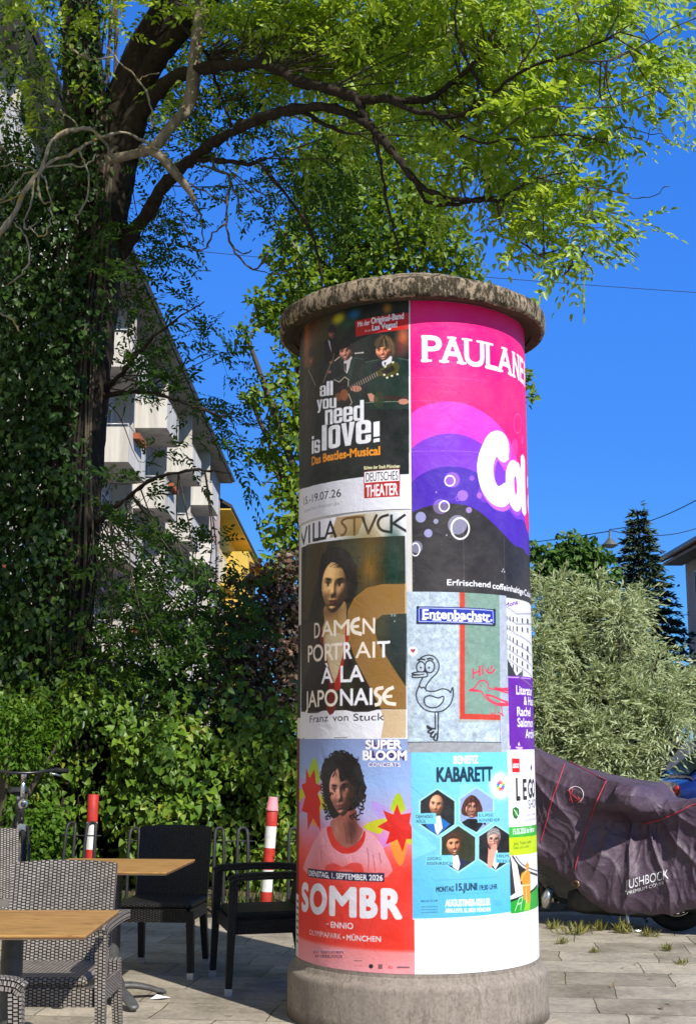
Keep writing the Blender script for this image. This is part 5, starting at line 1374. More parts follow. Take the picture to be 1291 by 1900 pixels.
for k in range(330):         # hanging clumps standing off the face
    cx_ = rr_.uniform(-4.3, 1.3); cz_ = rr_.uniform(.15, 1.0) * htop(cx_); r_ = rr_.uniform(.07, .20); q = int(9 + 330 * r_ * r_ * 3)
    d_ = rnd_dirs(q, rr_); d_[:, 1] = -np.abs(d_[:, 1]); c_ = np.array((cx_, 12.42 - hb(cx_, cz_) - rr_.uniform(-.05, .14), cz_))
    P = c_ + d_ * r_ * rr_.uniform(.6, 1.05, (q, 1)) * np.array((1, .7, 1.3))
    L = rr_.uniform(.045, .095, q) * rr_.uniform(.75, 1.1); lv.broad(P, unit(np.array((0, 0, -.9)) + d_ * .5 + rr_.standard_normal((q, 3)) * .45), unit(d_ + np.array((.1, -.4, .5)) + rr_.standard_normal((q, 3)) * .4), L, L * rr_.uniform(.8, 1.1, q), .2)
# shoots standing out of the top
n = 1500
x = rr_.uniform(-4.4, 1.2, n); P = np.stack([x, 12.6 + rr_.uniform(-.3, .5, n), htop(x) + rr_.random(n) ** 2 * .4], 1)
L = rr_.uniform(.05, .09, n); lv.broad(P, unit(np.array((0, -.3, -.6)) + rr_.standard_normal((n, 3)) * .6), unit(np.array((0, -.6, .8)) + rr_.standard_normal((n, 3)) * .5), L, L * .9)
par(lv.build('leaves', IVY_LIT), hedge)
mb = MB()
nx, nz = 60, 16; vs = []; fs = []
for j in range(nz + 1):
    for i in range(nx + 1):
        X = -4.5 + 6.1 * i / nx; Zz = htop(X) * .93 * j / nz
        vs.append((X, 12.78 - .85 * float(hb(X, Zz)) + (.25 if j == nz else 0), Zz))
for j in range(nz):
    for i in range(nx): a = j * (nx + 1) + i; fs.append((a, a + 1, a + nx + 2, a + nx + 1))
base = len(vs)
for i in range(nx + 1): X = -4.5 + 6.1 * i / nx; vs.append((X, 13.5, htop(X) * .9)); vs.append((X, 13.5, 0))
for i in range(nx): fs.append((nz * (nx + 1) + i, nz * (nx + 1) + i + 1, base + 2 * (i + 1), base + 2 * i)); fs.append((base + 2 * i, base + 2 * i + 2, base + 2 * i + 3, base + 2 * i + 1))
mb.add(vs, fs)
m = Mat('shade_dark_stems', .95, .1); v = m.coord('Object', (1, 1, .4)); m.color(m.ramp(m.noise(v, 26, 8, .7, 1.0), [(.3, (.006, .006, .004, 1)), (.7, (.028, .023, .014, 1))])); m.bump(m.noise(v, 26, 8, .7, 1.0), 1.0, .06)  # near-black stem mass, painted dark to read as shade between leaves
par(mb.build('dark_stem_backing', m.m), hedge)

# ---- other shrubs and trees
def bush(name, label, cat, loc, blobs, n, kind, mat, rng, size, wr=.8, twigsn=0, group=None, sun_face=.2, depth=.8, trunk=None, barkm=None, droop=.3, pers=9):
    """plant made of leafy lumps; blobs: (px, py, Y, r px)"""
    t = empty(name, loc); tag(t, label, cat, group)
    lv = Leaves(); tb = MB()
    B = np.array(blobs, float); w = B[:, 3] ** 2; w /= w.sum()
    for bi, (x, y, Y, rp) in enumerate(blobs):
        c = np.array(at_y(x, y, Y)); r = rp * Y / FPX
        k = max(8, int(n * w[bi]))
        d = rnd_dirs(k, rng)
        P = c + d * r * (rng.random((k, 1)) ** .45) * np.array((1, depth, 1))
        if kind == 'broad':
            T = unit(d * .5 + np.array((0, -.1, -droop)) + rng.standard_normal((k, 3)) * .6); N = unit(d * .5 + np.array((.3, -.5, .6)) + rng.standard_normal((k, 3)) * .5)
            L = rng.uniform(size[0], size[1], k); lv.broad(P, T, N, L, L * wr)
        elif kind == 'lance':
            T = unit(d * .6 + np.array((0, -.1, -droop)) + rng.standard_normal((k, 3)) * .6); N = unit(d * .6 + np.array((.1, -.2, .6)) + rng.standard_normal((k, 3)) * .5)
            L = rng.uniform(size[0], size[1], k); lv.lance(P, T, N, L, L * wr)
        elif kind == 'shoot':       # long drooping shoots set with narrow leaves
            T0_ = unit(d * .9 + np.array((0, -.2, .25)) + rng.standard_normal((k, 3)) * .35); SL = rng.uniform(.14, .38, (k, 1))
            for s in range(pers):
                u = s / pers
                p = P + T0_ * SL * u - np.array((0, 0, 1.0)) * SL * .55 * u * u
                sd = unit(np.cross(T0_, np.array((0, 0, 1.0))) * (1 if s % 2 else -1) * .6 + T0_ * .9 - np.array((0, 0, .25)) + rng.standard_normal((k, 3)) * .3)
                L = rng.uniform(size[0], size[1], k); lv.lance(p, sd, unit(np.array((.25, -.6, .6)) + rng.standard_normal((k, 3)) * .5), L, L * wr, .1)
        if trunk and bi % 2 == 0:
            a = Vector(trunk); e = Vector(c); mid = (a + e) / 2 + Vector((0, 0, .15 * (e - a).length)) * (1 if e.z > a.z else 0)
            S = spline([tuple(a), tuple(a * .6 + e * .4 + Vector((0, 0, .1))), tuple(e)], 5); tb.tube(S, list(np.linspace(.05, .012, len(S)) * (trunk_scale if trunk_scale else 1)), 6, False)
    par(lv.build('foliage', mat), t)
    if tb.v: par(tb.build('branches', barkm or TWIG), t)
    return t
trunk_scale = 1
# background tree grown through with ivy
trunk_scale = 3
bt = [(640, 330, 24, 110), (720, 420, 24, 115), (620, 430, 24.5, 100), (560, 500, 24, 80), (530, 570, 24, 62), (500, 590, 23.8, 34), (455, 615, 23.6, 22), (480, 560, 23.6, 26), (790, 430, 24, 84), (830, 470, 24, 62), (865, 495, 24, 40), (700, 500, 24, 100), (600, 560, 24, 70), (555, 650, 24, 50), (530, 700, 24, 38), (490, 735, 23.8, 34), (465, 742, 23.8, 18), (545, 760, 24, 46), (520, 800, 24, 34), (560, 830, 24, 50), (500, 850, 24, 26), (530, 900, 24, 44), (560, 960, 24, 60), (515, 985, 24, 36), (540, 1040, 24, 55), (470, 840, 24, 18), (975, 735, 24, 20), (960, 700, 24, 30), (660, 240, 24.5, 110), (600, 300, 24.5, 80), (760, 320, 24.5, 90), (800, 390, 24.5, 60), (545, 430, 24, 40), (510, 470, 24, 26), (650, 120, 25, 120), (780, 200, 25, 100), (640, 600, 25, 90), (700, 700, 25, 110), (800, 650, 25, 100), (880, 560, 25, 50), (900, 700, 25, 60), (700, 900, 25, 120), (850, 850, 25, 100), (620, 800, 25, 80), (650, 1050, 25, 120), (820, 1020, 25, 100)]
tx = at_y(645, 1400, 24.6)
tr = bush('ivy_clad_tree', 'tall bushy tree behind the column, rounded leaves and ivy on its trunk', 'tree', (tx.x, 24.6, 0), bt, 24000, 'broad', LIME, rng, (.09, .17), .8, trunk=(tx.x, 24.6, 3.5), depth=1.1)
mb = MB(); limb(mb, [(640, 1470, 24.6, 62), (645, 1200, 24.6, 52), (648, 800, 24.6, 46), (650, 500, 24.6, 40), (655, 300, 24.6, 30), (660, 60, 24.6, 16)], 12)
limb(mb, [(650, 620, 24.6, 22), (600, 500, 24.4, 15), (570, 400, 24.2, 10), (540, 320, 24, 6)], 8); limb(mb, [(652, 560, 24.6, 22), (690, 430, 24.3, 14), (720, 330, 24, 9)], 8)
par(mb.build('trunk', BARK), tr)
# copper-leaved shrub between hedge and column
trunk_scale = 1
bush('copper_shrub', 'reddish-brown shrub behind the hedge next to the column', 'shrub', (-.9, 14.2, 0), [(500, 1090, 14.4, 50), (540, 1060, 14.4, 46), (470, 1150, 14.2, 50), (540, 1140, 14.2, 56), (430, 1210, 14.2, 46), (500, 1220, 14, 60), (555, 1230, 14, 50), (400, 1260, 14, 40), (460, 1280, 13.9, 50), (530, 1300, 13.8, 56), (580, 1180, 14.2, 60), (420, 1160, 14.4, 30), (440, 1080, 14.6, 26)], 5600, 'broad', PLUM, rng, (.045, .08), .8, trunk=(-.9, 14.3, .2))
bush('dark_shrub', 'dim green shrub filling the gap under the ash left of the flats', 'shrub', (-2.5, 15.5, 0), [(60, 1230, 15.5, 70), (160, 1240, 15.5, 70), (250, 1260, 15.5, 70), (340, 1250, 15.5, 60), (20, 1130, 15.7, 70), (100, 1150, 15.8, 60), (20, 1300, 15.2, 60), (120, 1310, 15, 60), (220, 1330, 15, 60), (330, 1320, 15, 60), (420, 1330, 15, 50), (450, 1250, 16, 60), (520, 1280, 16, 60), (580, 1230, 16, 60), (540, 1150, 16.5, 60), (470, 1160, 16.5, 50), (560, 1340, 15.5, 60), (480, 1340, 15.5, 60)], 7600, 'broad', IVY, rng, (.06, .1), .8, trunk=(-2.5, 15.5, .2))
bush('ferny_shrub', 'yellow-green feathery shrub at the left edge above the bicycle', 'shrub', (-3.2, 12, 0), [(20, 1330, 12.0, 42), (70, 1340, 12.0, 40), (20, 1400, 11.9, 44), (75, 1395, 11.9, 34), (120, 1360, 12.0, 22), (-30, 1370, 12, 50)], 1500, 'lance', BRIGHT, rng, (.05, .08), .4, trunk=(-3.2, 12.1, .3))
bush('low_green_bush', 'bright low bush of small leaves between the rattan chair and the left bollard', 'shrub', (-2.95, 11.8, 0), [(85, 1520, 11.8, 34), (60, 1540, 11.7, 30), (110, 1545, 11.7, 28), (90, 1570, 11.7, 32), (60, 1590, 11.7, 28), (115, 1590, 11.7, 24), (30, 1500, 11.8, 26), (20, 1560, 11.8, 30)], 1800, 'broad', BRIGHT, rng, (.035, .06), .8, trunk=(-2.95, 11.85, .05))
# silver shrub on the right
trunk_scale = 1
wb = [(1115, 1180, 14.2, 76), (1050, 1150, 14.3, 60), (1000, 1150, 14.4, 46), (1165, 1160, 14.2, 46), (1145, 1130, 14.3, 30), (1080, 1120, 14.3, 34), (1180, 1115, 14.2, 14), (1040, 1095, 14.3, 26), (1105, 1090, 14.2, 22), (1000, 1090, 14.4, 24), (1020, 1200, 14, 90), (1110, 1240, 13.8, 100), (1190, 1245, 13.9, 66), (1258, 1285, 13.9, 44), (1030, 1310, 13.7, 90), (1130, 1340, 13.5, 100), (1215, 1305, 13.6, 64), (1275, 1295, 13.7, 44), (1060, 1400, 13.5, 80), (1135, 1400, 13.3, 60), (1200, 1370, 13.4, 30), (1010, 1430, 13.6, 50), (960, 1260, 14, 80), (960, 1400, 13.8, 60), (1285, 1262, 14, 26), (1100, 1460, 13.5, 50), (940, 1180, 14.3, 60), (1320, 1280, 13.9, 40), (1060, 1220, 14.8, 80), (1150, 1260, 14.8, 110), (1050, 1350, 14.8, 100), (1140, 1370, 14.8, 80), (1000, 1460, 13.8, 50), (1150, 1440, 13.6, 36), (1050, 1480, 13.8, 50)]
wbr = np.random.default_rng(77); wb2 = []
for (x_, y_, Y_, r_) in wb:
    for k_ in range(6):
        a_, q_ = wbr.uniform(0, 6.28), wbr.uniform(.25, 1.0)
        wb2.append((x_ + r_ * q_ * math.cos(a_), y_ + r_ * q_ * math.sin(a_), Y_ - .35 * (1 - q_) + wbr.uniform(-.35, .35), r_ * wbr.uniform(.16, .42)))
wb = wb2
wt = bush('silver_leaved_shrub', 'big grey-green shrub of narrow silvery leaves behind the covered scooter', 'shrub', (2.9, 14.3, 0), wb, 6000, 'shoot', WILLOW, rng, (.055, .10), .2, trunk=(2.9, 14.4, .3), depth=1.0, pers=11)
# trees beyond it
bush('round_green_tree', 'fresh green tree showing above the silver-leaved shrub', 'tree', (5, 32, 0), [(1060, 1020, 32, 34), (1020, 1040, 32, 30), (1095, 1030, 32, 30), (990, 1020, 32, 16), (1040, 1060, 32, 46), (1110, 1060, 32, 40), (1070, 1110, 32, 60), (1000, 1070, 32, 30)], 3000, 'broad', FARG, rng, (.12, .2), .8, trunk=(5.4, 32.2, 1.0))
ct = empty('conifer', (at_y(1185, 1000, 48).x, 48, 0)); tag(ct, 'dark blue-green pointed conifer beyond the silver-leaved shrub', 'tree')
lv = Leaves(); top = np.array(at_y(1183, 952, 48)); n = 11000
u = rng.random(n) ** .6; a = rng.random(n) * 6.283
lay = np.floor(u * 19 + .5 * np.sin(a * 3)) / 19
R = .05 + 1.55 * lay + .15; rr2 = R * np.sqrt(rng.random(n)) * (1 + .3 * np.sin(a * 5 + lay * 40) + .15 * rng.standard_normal(n))
P = np.stack([top[0] + rr2 * np.cos(a), 48 + rr2 * np.sin(a), top[2] - lay * 6.2 - rr2 * .22 + rng.uniform(-.06, .06, n)], 1)
d = np.stack([np.cos(a), np.sin(a), -.15 + .3 * rng.random(n)], 1)
lv.lance(P, d + rng.standard_normal((n, 3)) * .3, np.array((.3, -.6, .7)) + rng.standard_normal((n, 3)) * .4, rng.uniform(.18, .36, n), .10)
par(lv.build('needles', CONIF), ct)
mb = MB(); mb.tube([(top[0], 48, 0), (top[0], 48, top[2] - 3), (top[0], 48, top[2])], [.22, .12, .02], 8); par(mb.build('trunk', BARK), ct)
# ================================================================== ground
def sheet(name, x0, y0, x1, y1, z, mat, kind='structure'):
    b = MB(); b.quad((x0, y0, z), (x1, y0, z), (x1, y1, z), (x0, y1, z)); o = b.build(name, mat); o['kind'] = kind; return o
m = Mat('asphalt', .92, .2); v = m.geo('Position')
m.color(m.mix(.5, m.ramp(m.noise(v, 1.2, 6), [(.3, (.045, .045, .045, 1)), (.7, (.08, .078, .074, 1))]), m.ramp(m.noise(v, 90, 3), [(.3, G(.03)), (.7, G(.12))]))); m.bump(m.noise(v, 120, 3), .4, .01)
sheet('road', -400, 13.25, 400, 900, -.06, m.m)
sheet('ground', -400, -400, 400, 13.25, -.062, m.m)
# stone slab pavement: broken courses of slightly different stones with mossy joints
m = Mat('stone_slabs', .9, .22)
v = m.node('ShaderNodeMapping'); m.l.new(m.geo('Position'), v.inputs[0]); v.inputs['Rotation'].default_value = (0, 0, R_(7)); V0 = v.outputs[0]
wob = m.node('ShaderNodeVectorMath', operation='MULTIPLY_ADD')
m.l.new(m.noise(V0, 1.7, 3, .5, 0, 1), wob.inputs[0]); wob.inputs[1].default_value = (.085, .085, 0); m.l.new(V0, wob.inputs[2])
def brick(mm, vec, w, h, mortar, off=.42, sq=1.0, smooth=.25):
    b = mm.node('ShaderNodeTexBrick'); mm.l.new(vec, b.inputs['Vector'])
    b.offset = off; b.offset_frequency = 2; b.squash = sq; b.squash_frequency = 3
    b.inputs['Scale'].default_value = 1; b.inputs['Brick Width'].default_value = w; b.inputs['Row Height'].default_value = h
    b.inputs['Mortar Size'].default_value = mortar; b.inputs['Mortar Smooth'].default_value = smooth; b.inputs['Bias'].default_value = 0
    b.inputs['Color1'].default_value = G(0); b.inputs['Color2'].default_value = G(1); b.inputs['Mortar'].default_value = G(.5)
    return b
bk = brick(m, wob.outputs[0], .62, .41, .006, .42, 1.35, .7)
c1 = m.ramp(bk.outputs['Color'], [(0, (.32, .28, .21, 1)), (.35, (.40, .355, .28, 1)), (.65, (.44, .39, .305, 1)), (1, (.51, .455, .36, 1))])
n1 = m.noise(V0, 2.2, 9, .68); n2 = m.noise(V0, 26, 6, .65); n3 = m.noise(V0, 150, 3, .6)
c2 = m.mix(.9, c1, m.ramp(n1, [(.32, (.44, .43, .40, 1)), (.52, G(.88)), (.72, (1.15, 1.12, 1.05, 1))]), 'MULTIPLY')
c2 = m.mix(.7, c2, m.ramp(n2, [(.3, G(.6)), (.6, G(1.05))]), 'MULTIPLY'); c2 = m.mix(.55, c2, m.ramp(n3, [(.32, G(.55)), (.6, G(1.12))]), 'MULTIPLY')
jm = m.math('MULTIPLY', bk.outputs['Fac'], m.ramp(m.noise(V0, 1.6, 5, .7), [(.3, G(.25)), (.65, G(1))]))
moss = m.ramp(m.noise(V0, 2.4, 6, .7), [(.40, (.055, .045, .032, 1)), (.55, (.10, .10, .03, 1)), (.68, (.17, .20, .035, 1))])
c3 = m.mix(jm, c2, moss)
spl = m.ramp(m.noise(V0, 5, 8, .78), [(.57, G(0)), (.66, G(.7))])
c3 = m.mix(spl, c3, (.17, .145, .085, 1))
gum = m.ramp(m.noise(V0, 9, 2, .4), [(.70, G(0)), (.735, G(.55))])
c3 = m.mix(gum, c3, (.10, .09, .075, 1))
m.color(c3)
m.rough(m.ramp(n2, [(.3, G(.75)), (.7, G(.98))]))
m.bump(m.math('SUBTRACT', m.math('ADD', m.math('MULTIPLY', n2, .35), m.math('MULTIPLY', n3, .2)), m.math('MULTIPLY', bk.outputs['Fac'], 1.0)), .7, .012)
sheet('pavement', -60, -60, 60, 13.2, 0, m.m)
m = Mat('bare_soil', .97, .1); v = m.geo('Position')
m.color(m.mix(m.ramp(m.noise(v, 22, 6, .7), [(.45, G(0)), (.6, G(.8))]), m.ramp(m.noise(v, 5, 8, .7), [(.3, (.05, .038, .025, 1)), (.7, (.17, .13, .085, 1))]), (.28, .21, .13, 1))); m.bump(m.noise(v, 30, 8, .75), 1.0, .05)
# soil bed under the hedge, its edge uneven
b = MB(); rs = random.Random(2); xs = [-20 + i * .25 for i in range(90)]
vs = []; fs = []
for i, x in enumerate(xs):
    e = 11.25 + .12 * math.sin(x * 1.3) + .06 * rs.uniform(-1, 1)
    for j, (y, z) in enumerate(((e, .004), (e + .12, .03), (12.4, .06), (16.5, .08))): vs.append((x, y, z + .012 * rs.uniform(-1, 1) * (j > 0)))
for i in range(len(xs) - 1):
    for j in range(3): fs.append((i * 4 + j, (i + 1) * 4 + j, (i + 1) * 4 + j + 1, i * 4 + j + 1))
b.add(vs, fs, None, True); o = b.build('soil_bed', m.m); o['kind'] = 'structure'
# bed of the silver shrub
b = MB(); vs = []; fs = []
for k in range(40):
    a = 2 * math.pi * k / 40; q = 1 + .06 * rs.uniform(-1, 1)
    vs.append((3.2 + 3.0 * math.cos(a) * q, 14.3 + 1.7 * math.sin(a) * q, .006)); vs.append((3.2 + 2.7 * math.cos(a) * q, 14.3 + 1.65 * math.sin(a) * q, .09))
for k in range(40): k2 = (k + 1) % 40; fs.append((2 * k, 2 * k2, 2 * k2 + 1, 2 * k + 1))
fs.append(tuple(2 * k + 1 for k in range(40)))
b.add(vs, fs); o = b.build('shrub_bed', m.m); o['kind'] = 'structure'
# grass and fallen leaves on the beds
GRASS = leaf_mat('grass_blade', [(.05, .10, .015, 1), (.10, .17, .03, 1), (.22, .2, .06, 1)], .3, .5, .3)
rg = np.random.default_rng(3)
lv = Leaves(); n = 1500
P = np.stack([rg.uniform(-4.2, .6, n), 11.35 + rg.random(n) ** 1.5 * .9, np.full(n, .03)], 1); L = rg.uniform(.04, .13, n)
lv.lance(P, unit(np.array((0, 0, 1.0)) + rg.standard_normal((n, 3)) * .4), rnd_dirs(n, rg), L, L * .12)
n = 500; P = np.stack([rg.uniform(1.2, 5.0, n), rg.uniform(12.9, 13.6, n), np.full(n, .02)], 1); L = rg.uniform(.04, .13, n)
lv.lance(P, unit(np.array((0, 0, 1.0)) + rg.standard_normal((n, 3)) * .4), rnd_dirs(n, rg), L, L * .12)
o = lv.build('grass', GRASS); tag(o, kind='stuff')
DRY = leaf_mat('dry_leaf', [(.14, .09, .045, 1), (.24, .17, .09, 1), (.34, .28, .17, 1)], .1, .7, .2)
lv = Leaves(); n = 900
P = np.stack([rg.uniform(-4.2, .6, n), 11.3 + rg.random(n) * .8, np.full(n, .045)], 1)
k = 150; P2 = np.stack([rg.uniform(-3, 3.5, k), rg.uniform(5.6, 11.2, k), np.full(k, .008)], 1); P = np.concatenate([P, P2]); n += k
L = rg.uniform(.015, .045, n); lv.broad(P, rnd_dirs(n, rg) * np.array((1, 1, .12)), np.array((0, 0, 1.0)) + rg.standard_normal((n, 3)) * .25, L, L * .7)
o = lv.build('leaf_litter', DRY); tag(o, kind='stuff')

# ================================================================== houses
def stucco(name, c, dirt=.25):
    m = Mat(name, .88, .2); v = m.coord('Object')
    st = m.noise(m.coord('Object', (2.2, 2.2, .16)), 1.3, 6, .65)
    cc = m.mix(dirt, c, m.ramp(st, [(.35, G(.35)), (.6, G(1))]), 'MULTIPLY'); cc = m.mix(.3, cc, m.ramp(m.noise(v, .7, 6), [(.3, G(.6)), (.7, G(1.1))]), 'MULTIPLY')
    m.color(cc); m.bump(m.noise(v, 18, 5), .25, .02); return m.m
ST_CREAM = stucco('cream_render', (.56, .51, .42, 1)); ST_WHITE = stucco('white_balcony_paint', (.66, .62, .54, 1), .45); ST_YEL = stucco('yellow_render', (.72, .50, .10, 1), .2)
ST_PINK = stucco('pinkish_render', (.55, .42, .36, 1)); ST_GREY = stucco('grey_render', (.44, .44, .44, 1))
m = Mat('window_pane', .06, .8); m.color(m.ramp(m.noise(m.coord('Object'), .5, 3), [(.35, (.012, .016, .022, 1)), (.7, (.05, .065, .085, 1))])); PANE = m.m
FRAME = plain('window_frame_paint', (.62, .61, .58, 1), .5, .4, 0, .12)
ROOFT = plain('dark_roof', (.06, .045, .038, 1), .8, .3, 0, .4, 3, .4, .02); SOFFIT = plain('eave_boards', (.30, .29, .24, 1), .8, .2, 0, .25, 2); ZINC = plain('zinc_gutter', (.24, .23, .22, 1), .5, .5, .6, .3, 3)
RAIL = plain('balcony_rail', (.45, .45, .44, 1), .45, .5, .4, .2); AWN = plain('orange_awning_cloth', (.75, .30, .02, 1), .8, .2, 0, .3, 3); BRICKRED = plain('terracotta', (.36, .11, .05, 1), .85, .2, 0, .3, 4); CURT = plain('net_curtain', (.55, .55, .53, 1), .9, .1, 0, .3, 6)
REDROOF = plain('red_roof_tiles', (.30, .10, .06, 1), .85, .2, 0, .35, 3, .4, .03); BLIND = plain('green_shutter', (.10, .13, .12, 1), .7, .3, 0, .3, 5)

def window(p, y0, y1, z0, z1, x, s=1, inset=.1, bars=1, curtain=False):
    """a framed window in a wall that faces along x (s = its sign)"""
    b = MB(); t = .07
    xa, xb = sorted((x - s * .02, x + s * .035))
    b.box((xa, y0, z0), (xb, y0 + t, z1)); b.box((xa, y1 - t, z0), (xb, y1, z1)); b.box((xa, y0 + t, z0), (xb, y1 - t, z0 + t)); b.box((xa, y0 + t, z1 - t), (xb, y1 - t, z1))
    for k in range(1, bars + 1):
        yy = y0 + (y1 - y0) * k / (bars + 1); b.box((xa, yy - .03, z0 + t), (xb, yy + .03, z1 - t))
    w = b.build('window', FRAME, p)
    b = MB(); xp = x + s * .006; q = [(xp, y0 + t, z0 + t), (xp, y1 - t, z0 + t), (xp, y1 - t, z1 - t), (xp, y0 + t, z1 - t)]
    if s < 0: q = q[::-1]
    b.quad(*q); b.build('pane', PANE, w)
    if curtain:
        b = MB(); xc = x + s * .012; f = y0 + t + (y1 - y0 - 2 * t) * .33
        b.box((min(xc, xc + s * .01), y0 + t, z0 + t), (max(xc, xc + s * .01), f, z1 - t)); b.build('curtain', CURT, w)
    return w
apt = empty('apartment_block', (-8.2, 48, 0)); tag(apt, 'long cream block of flats with white box balconies and dark eaves, seen through the ash', 'apartment block', kind='thing')
FX = -7.7; SH = 2.95; EZ = 16.15
b = MB(); b.box((-19, -45, -.06), (FX, 73, EZ)); par(b.build('wall', ST_CREAM), apt)  # runs on unseen behind the camera, extended to block blue sky light
b = MB()
vs = [(FX + 1.05, -45.4, EZ - .05), (FX + 1.05, 73.3, EZ - .05), (-13.3, 73.3, EZ + 4.2), (-13.3, -45.4, EZ + 4.2), (FX + 1.05, -45.4, EZ + .12), (FX + 1.05, 73.3, EZ + .12), (-13.3, 73.3, EZ + 4.4), (-13.3, -45.4, EZ + 4.4), (-20, 73.3, EZ - .05), (-20, -45.4, EZ - .05), (-20, 73.3, EZ + .12), (-20, -45.4, EZ + .12)]
b.add(vs, [(4, 5, 6, 7), (0, 4, 7, 3), (1, 2, 6, 5), (0, 1, 5, 4), (7, 6, 10, 11), (9, 11, 10, 8), (2, 8, 10, 6), (3, 7, 11, 9)]); par(b.build('roof', ROOFT), apt)
b = MB(); b.box((FX, -45.2, EZ - .14), (FX + 1.02, 73.1, EZ - .06)); par(b.build('eave', SOFFIT), apt)
b = MB(); b.tube([(FX + 1.1, -45.3, EZ + .02), (FX + 1.1, 73.2, EZ + .02)], .085, 8); par(b.build('gutter', ZINC), apt)
rw = random.Random(8)
cols = [23.6, 31.4, 39.2, 47.0, 54.8, 62.6]
for ci, yc in enumerate(cols):
    for k in range(5):
        z = .9 + SH * k
        # balcony: tray, parapet on three sides and a top rail
        b = MB(); x1 = FX + 1.15; ya, yb = yc - 1.6, yc + 1.6
        b.box((FX, ya, z - .16), (x1, yb, z)); b.box((x1 - .09, ya, z), (x1, yb, z + .92)); b.box((FX, ya, z), (x1 - .09, ya + .09, z + .92)); b.box((FX, yb - .09, z), (x1 - .09, yb, z + .92))
        bal = par(b.build('balcony', ST_WHITE), apt)
        b = MB(); b.tube([(FX, ya + .05, z + 1.02), (x1 - .04, ya + .05, z + 1.02), (x1 - .04, yb - .05, z + 1.02), (FX, yb - .05, z + 1.02)], .022, 6)
        for yy in (ya + .05, yc, yb - .05): b.tube([(x1 - .04, yy, z + .9), (x1 - .04, yy, z + 1.02)], .014, 5)
        r = b.build('rail', RAIL); r.parent = bal
        if rw.random() < .35:
            b = MB(); b.box((x1 + .002, yc - .9, z + .72), (x1 + .2, yc + .5, z + .9)); r = b.build('flower_box', BRICKRED); r.parent = bal
        for (w0, w1, zz) in ((yc - 1.5, yc - .2, .05), (yc + .1, yc + 1.5, .05)):
            par(window(None, w0, w1, z + zz, z + 2.25, FX, 1, bars=1, curtain=rw.random() < .6), apt)
        # stair or kitchen window between the balconies
        par(window(None, yc + 2.75, yc + 4.15, z + .85, z + 2.25, FX, 1, bars=1, curtain=rw.random() < .5), apt)
        if rw.random() < .3:
            b = MB(); b.box((FX + .002, yc + 2.7, z + 1.5), (FX + .06, yc + 4.2, z + 2.32)); par(b.build('roller_blind', BLIND), apt)
    b = MB(); b.box((FX, yc + 2.12, 0), (FX + .62, yc + 2.34, EZ - .14)); par(b.build('fin_wall', ST_CREAM), apt)
    b = MB(); b.tube([(FX + .08, yc + 4.6, 0), (FX + .08, yc + 4.6, EZ - .2)], .06, 7); par(b.build('downpipe', ZINC), apt)
b = MB(); b.box((FX, 68.4, 0), (FX + .35, 72.9, EZ - .14)); par(b.build('end_bay', ST_PINK), apt)
for k in range(5): par(window(None, 69.2, 70.6, 1.6 + SH * k, 3.1 + SH * k, FX + .35, 1), apt)

yel = empty('yellow_house', (-8.2, 86, 0)); tag(yel, 'bright yellow house beyond the flats with an orange awning', 'house', kind='thing')
b = MB(); b.box((-19, 73.0, -.06), (FX - .1, 104, 14.6)); par(b.build('wall', ST_YEL), yel)
b = MB(); b.box((FX - .1, 82.5, .0), (FX + 1.25, 89.5, 13.4)); par(b.build('bay', ST_YEL), yel)
b = MB(); vs = [(FX + 1.0, 73.35, 14.6), (FX + 1.0, 104.3, 14.6), (-13.3, 104.3, 18.4), (-13.3, 73.35, 18.4), (FX + 1.0, 73.35, 14.8), (FX + 1.0, 104.3, 14.8), (-13.3, 104.3, 18.6), (-13.3, 73.35, 18.6)]
b.add(vs, [(4, 5, 6, 7), (0, 4, 7, 3), (1, 2, 6, 5), (0, 1, 5, 4)]); par(b.build('roof', ROOFT), yel)
b = MB(); b.box((FX - .1, 73.35, 14.5), (FX + .95, 104, 14.58)); par(b.build('eave', ST_YEL), yel)
for k in range(4):
    for yy in (74.6, 77.2, 79.8, 92, 96): par(window(None, yy, yy + 1.5, 1.6 + 3.1 * k, 3.4 + 3.1 * k, FX - .1, 1, curtain=True), yel)
    b = MB(); b.box((FX - .1, 74.2, .9 + 3.1 * k), (FX + .7, 81.5, 1.02 + 3.1 * k)); b.tube([(FX + .66, 74.2, 1.95 + 3.1 * k), (FX + .66, 81.5, 1.95 + 3.1 * k)], .03, 5)
    for j in range(16): b.tube([(FX + .66, 74.3 + j * .47, 1.0 + 3.1 * k), (FX + .66, 74.3 + j * .47, 1.95 + 3.1 * k)], .012, 4)
    par(b.build('balcony', ST_YEL), yel)
b = MB(); b.tube([(FX + .2, 73.6, 0), (FX + .2, 73.6, 14.4)], .09, 8); par(b.build('downpipe', ST_YEL), yel)
b = MB(); b.add([(FX + 1.26, 83.4, 12.9), (FX + 1.26, 89, 12.9), (FX + 3.3, 89, 11.9), (FX + 3.3, 83.4, 11.9), (FX + 3.3, 89, 11.6), (FX + 3.3, 83.4, 11.6)], [(0, 3, 2, 1), (3, 5, 4, 2)]); par(b.build('awning', AWN), yel)

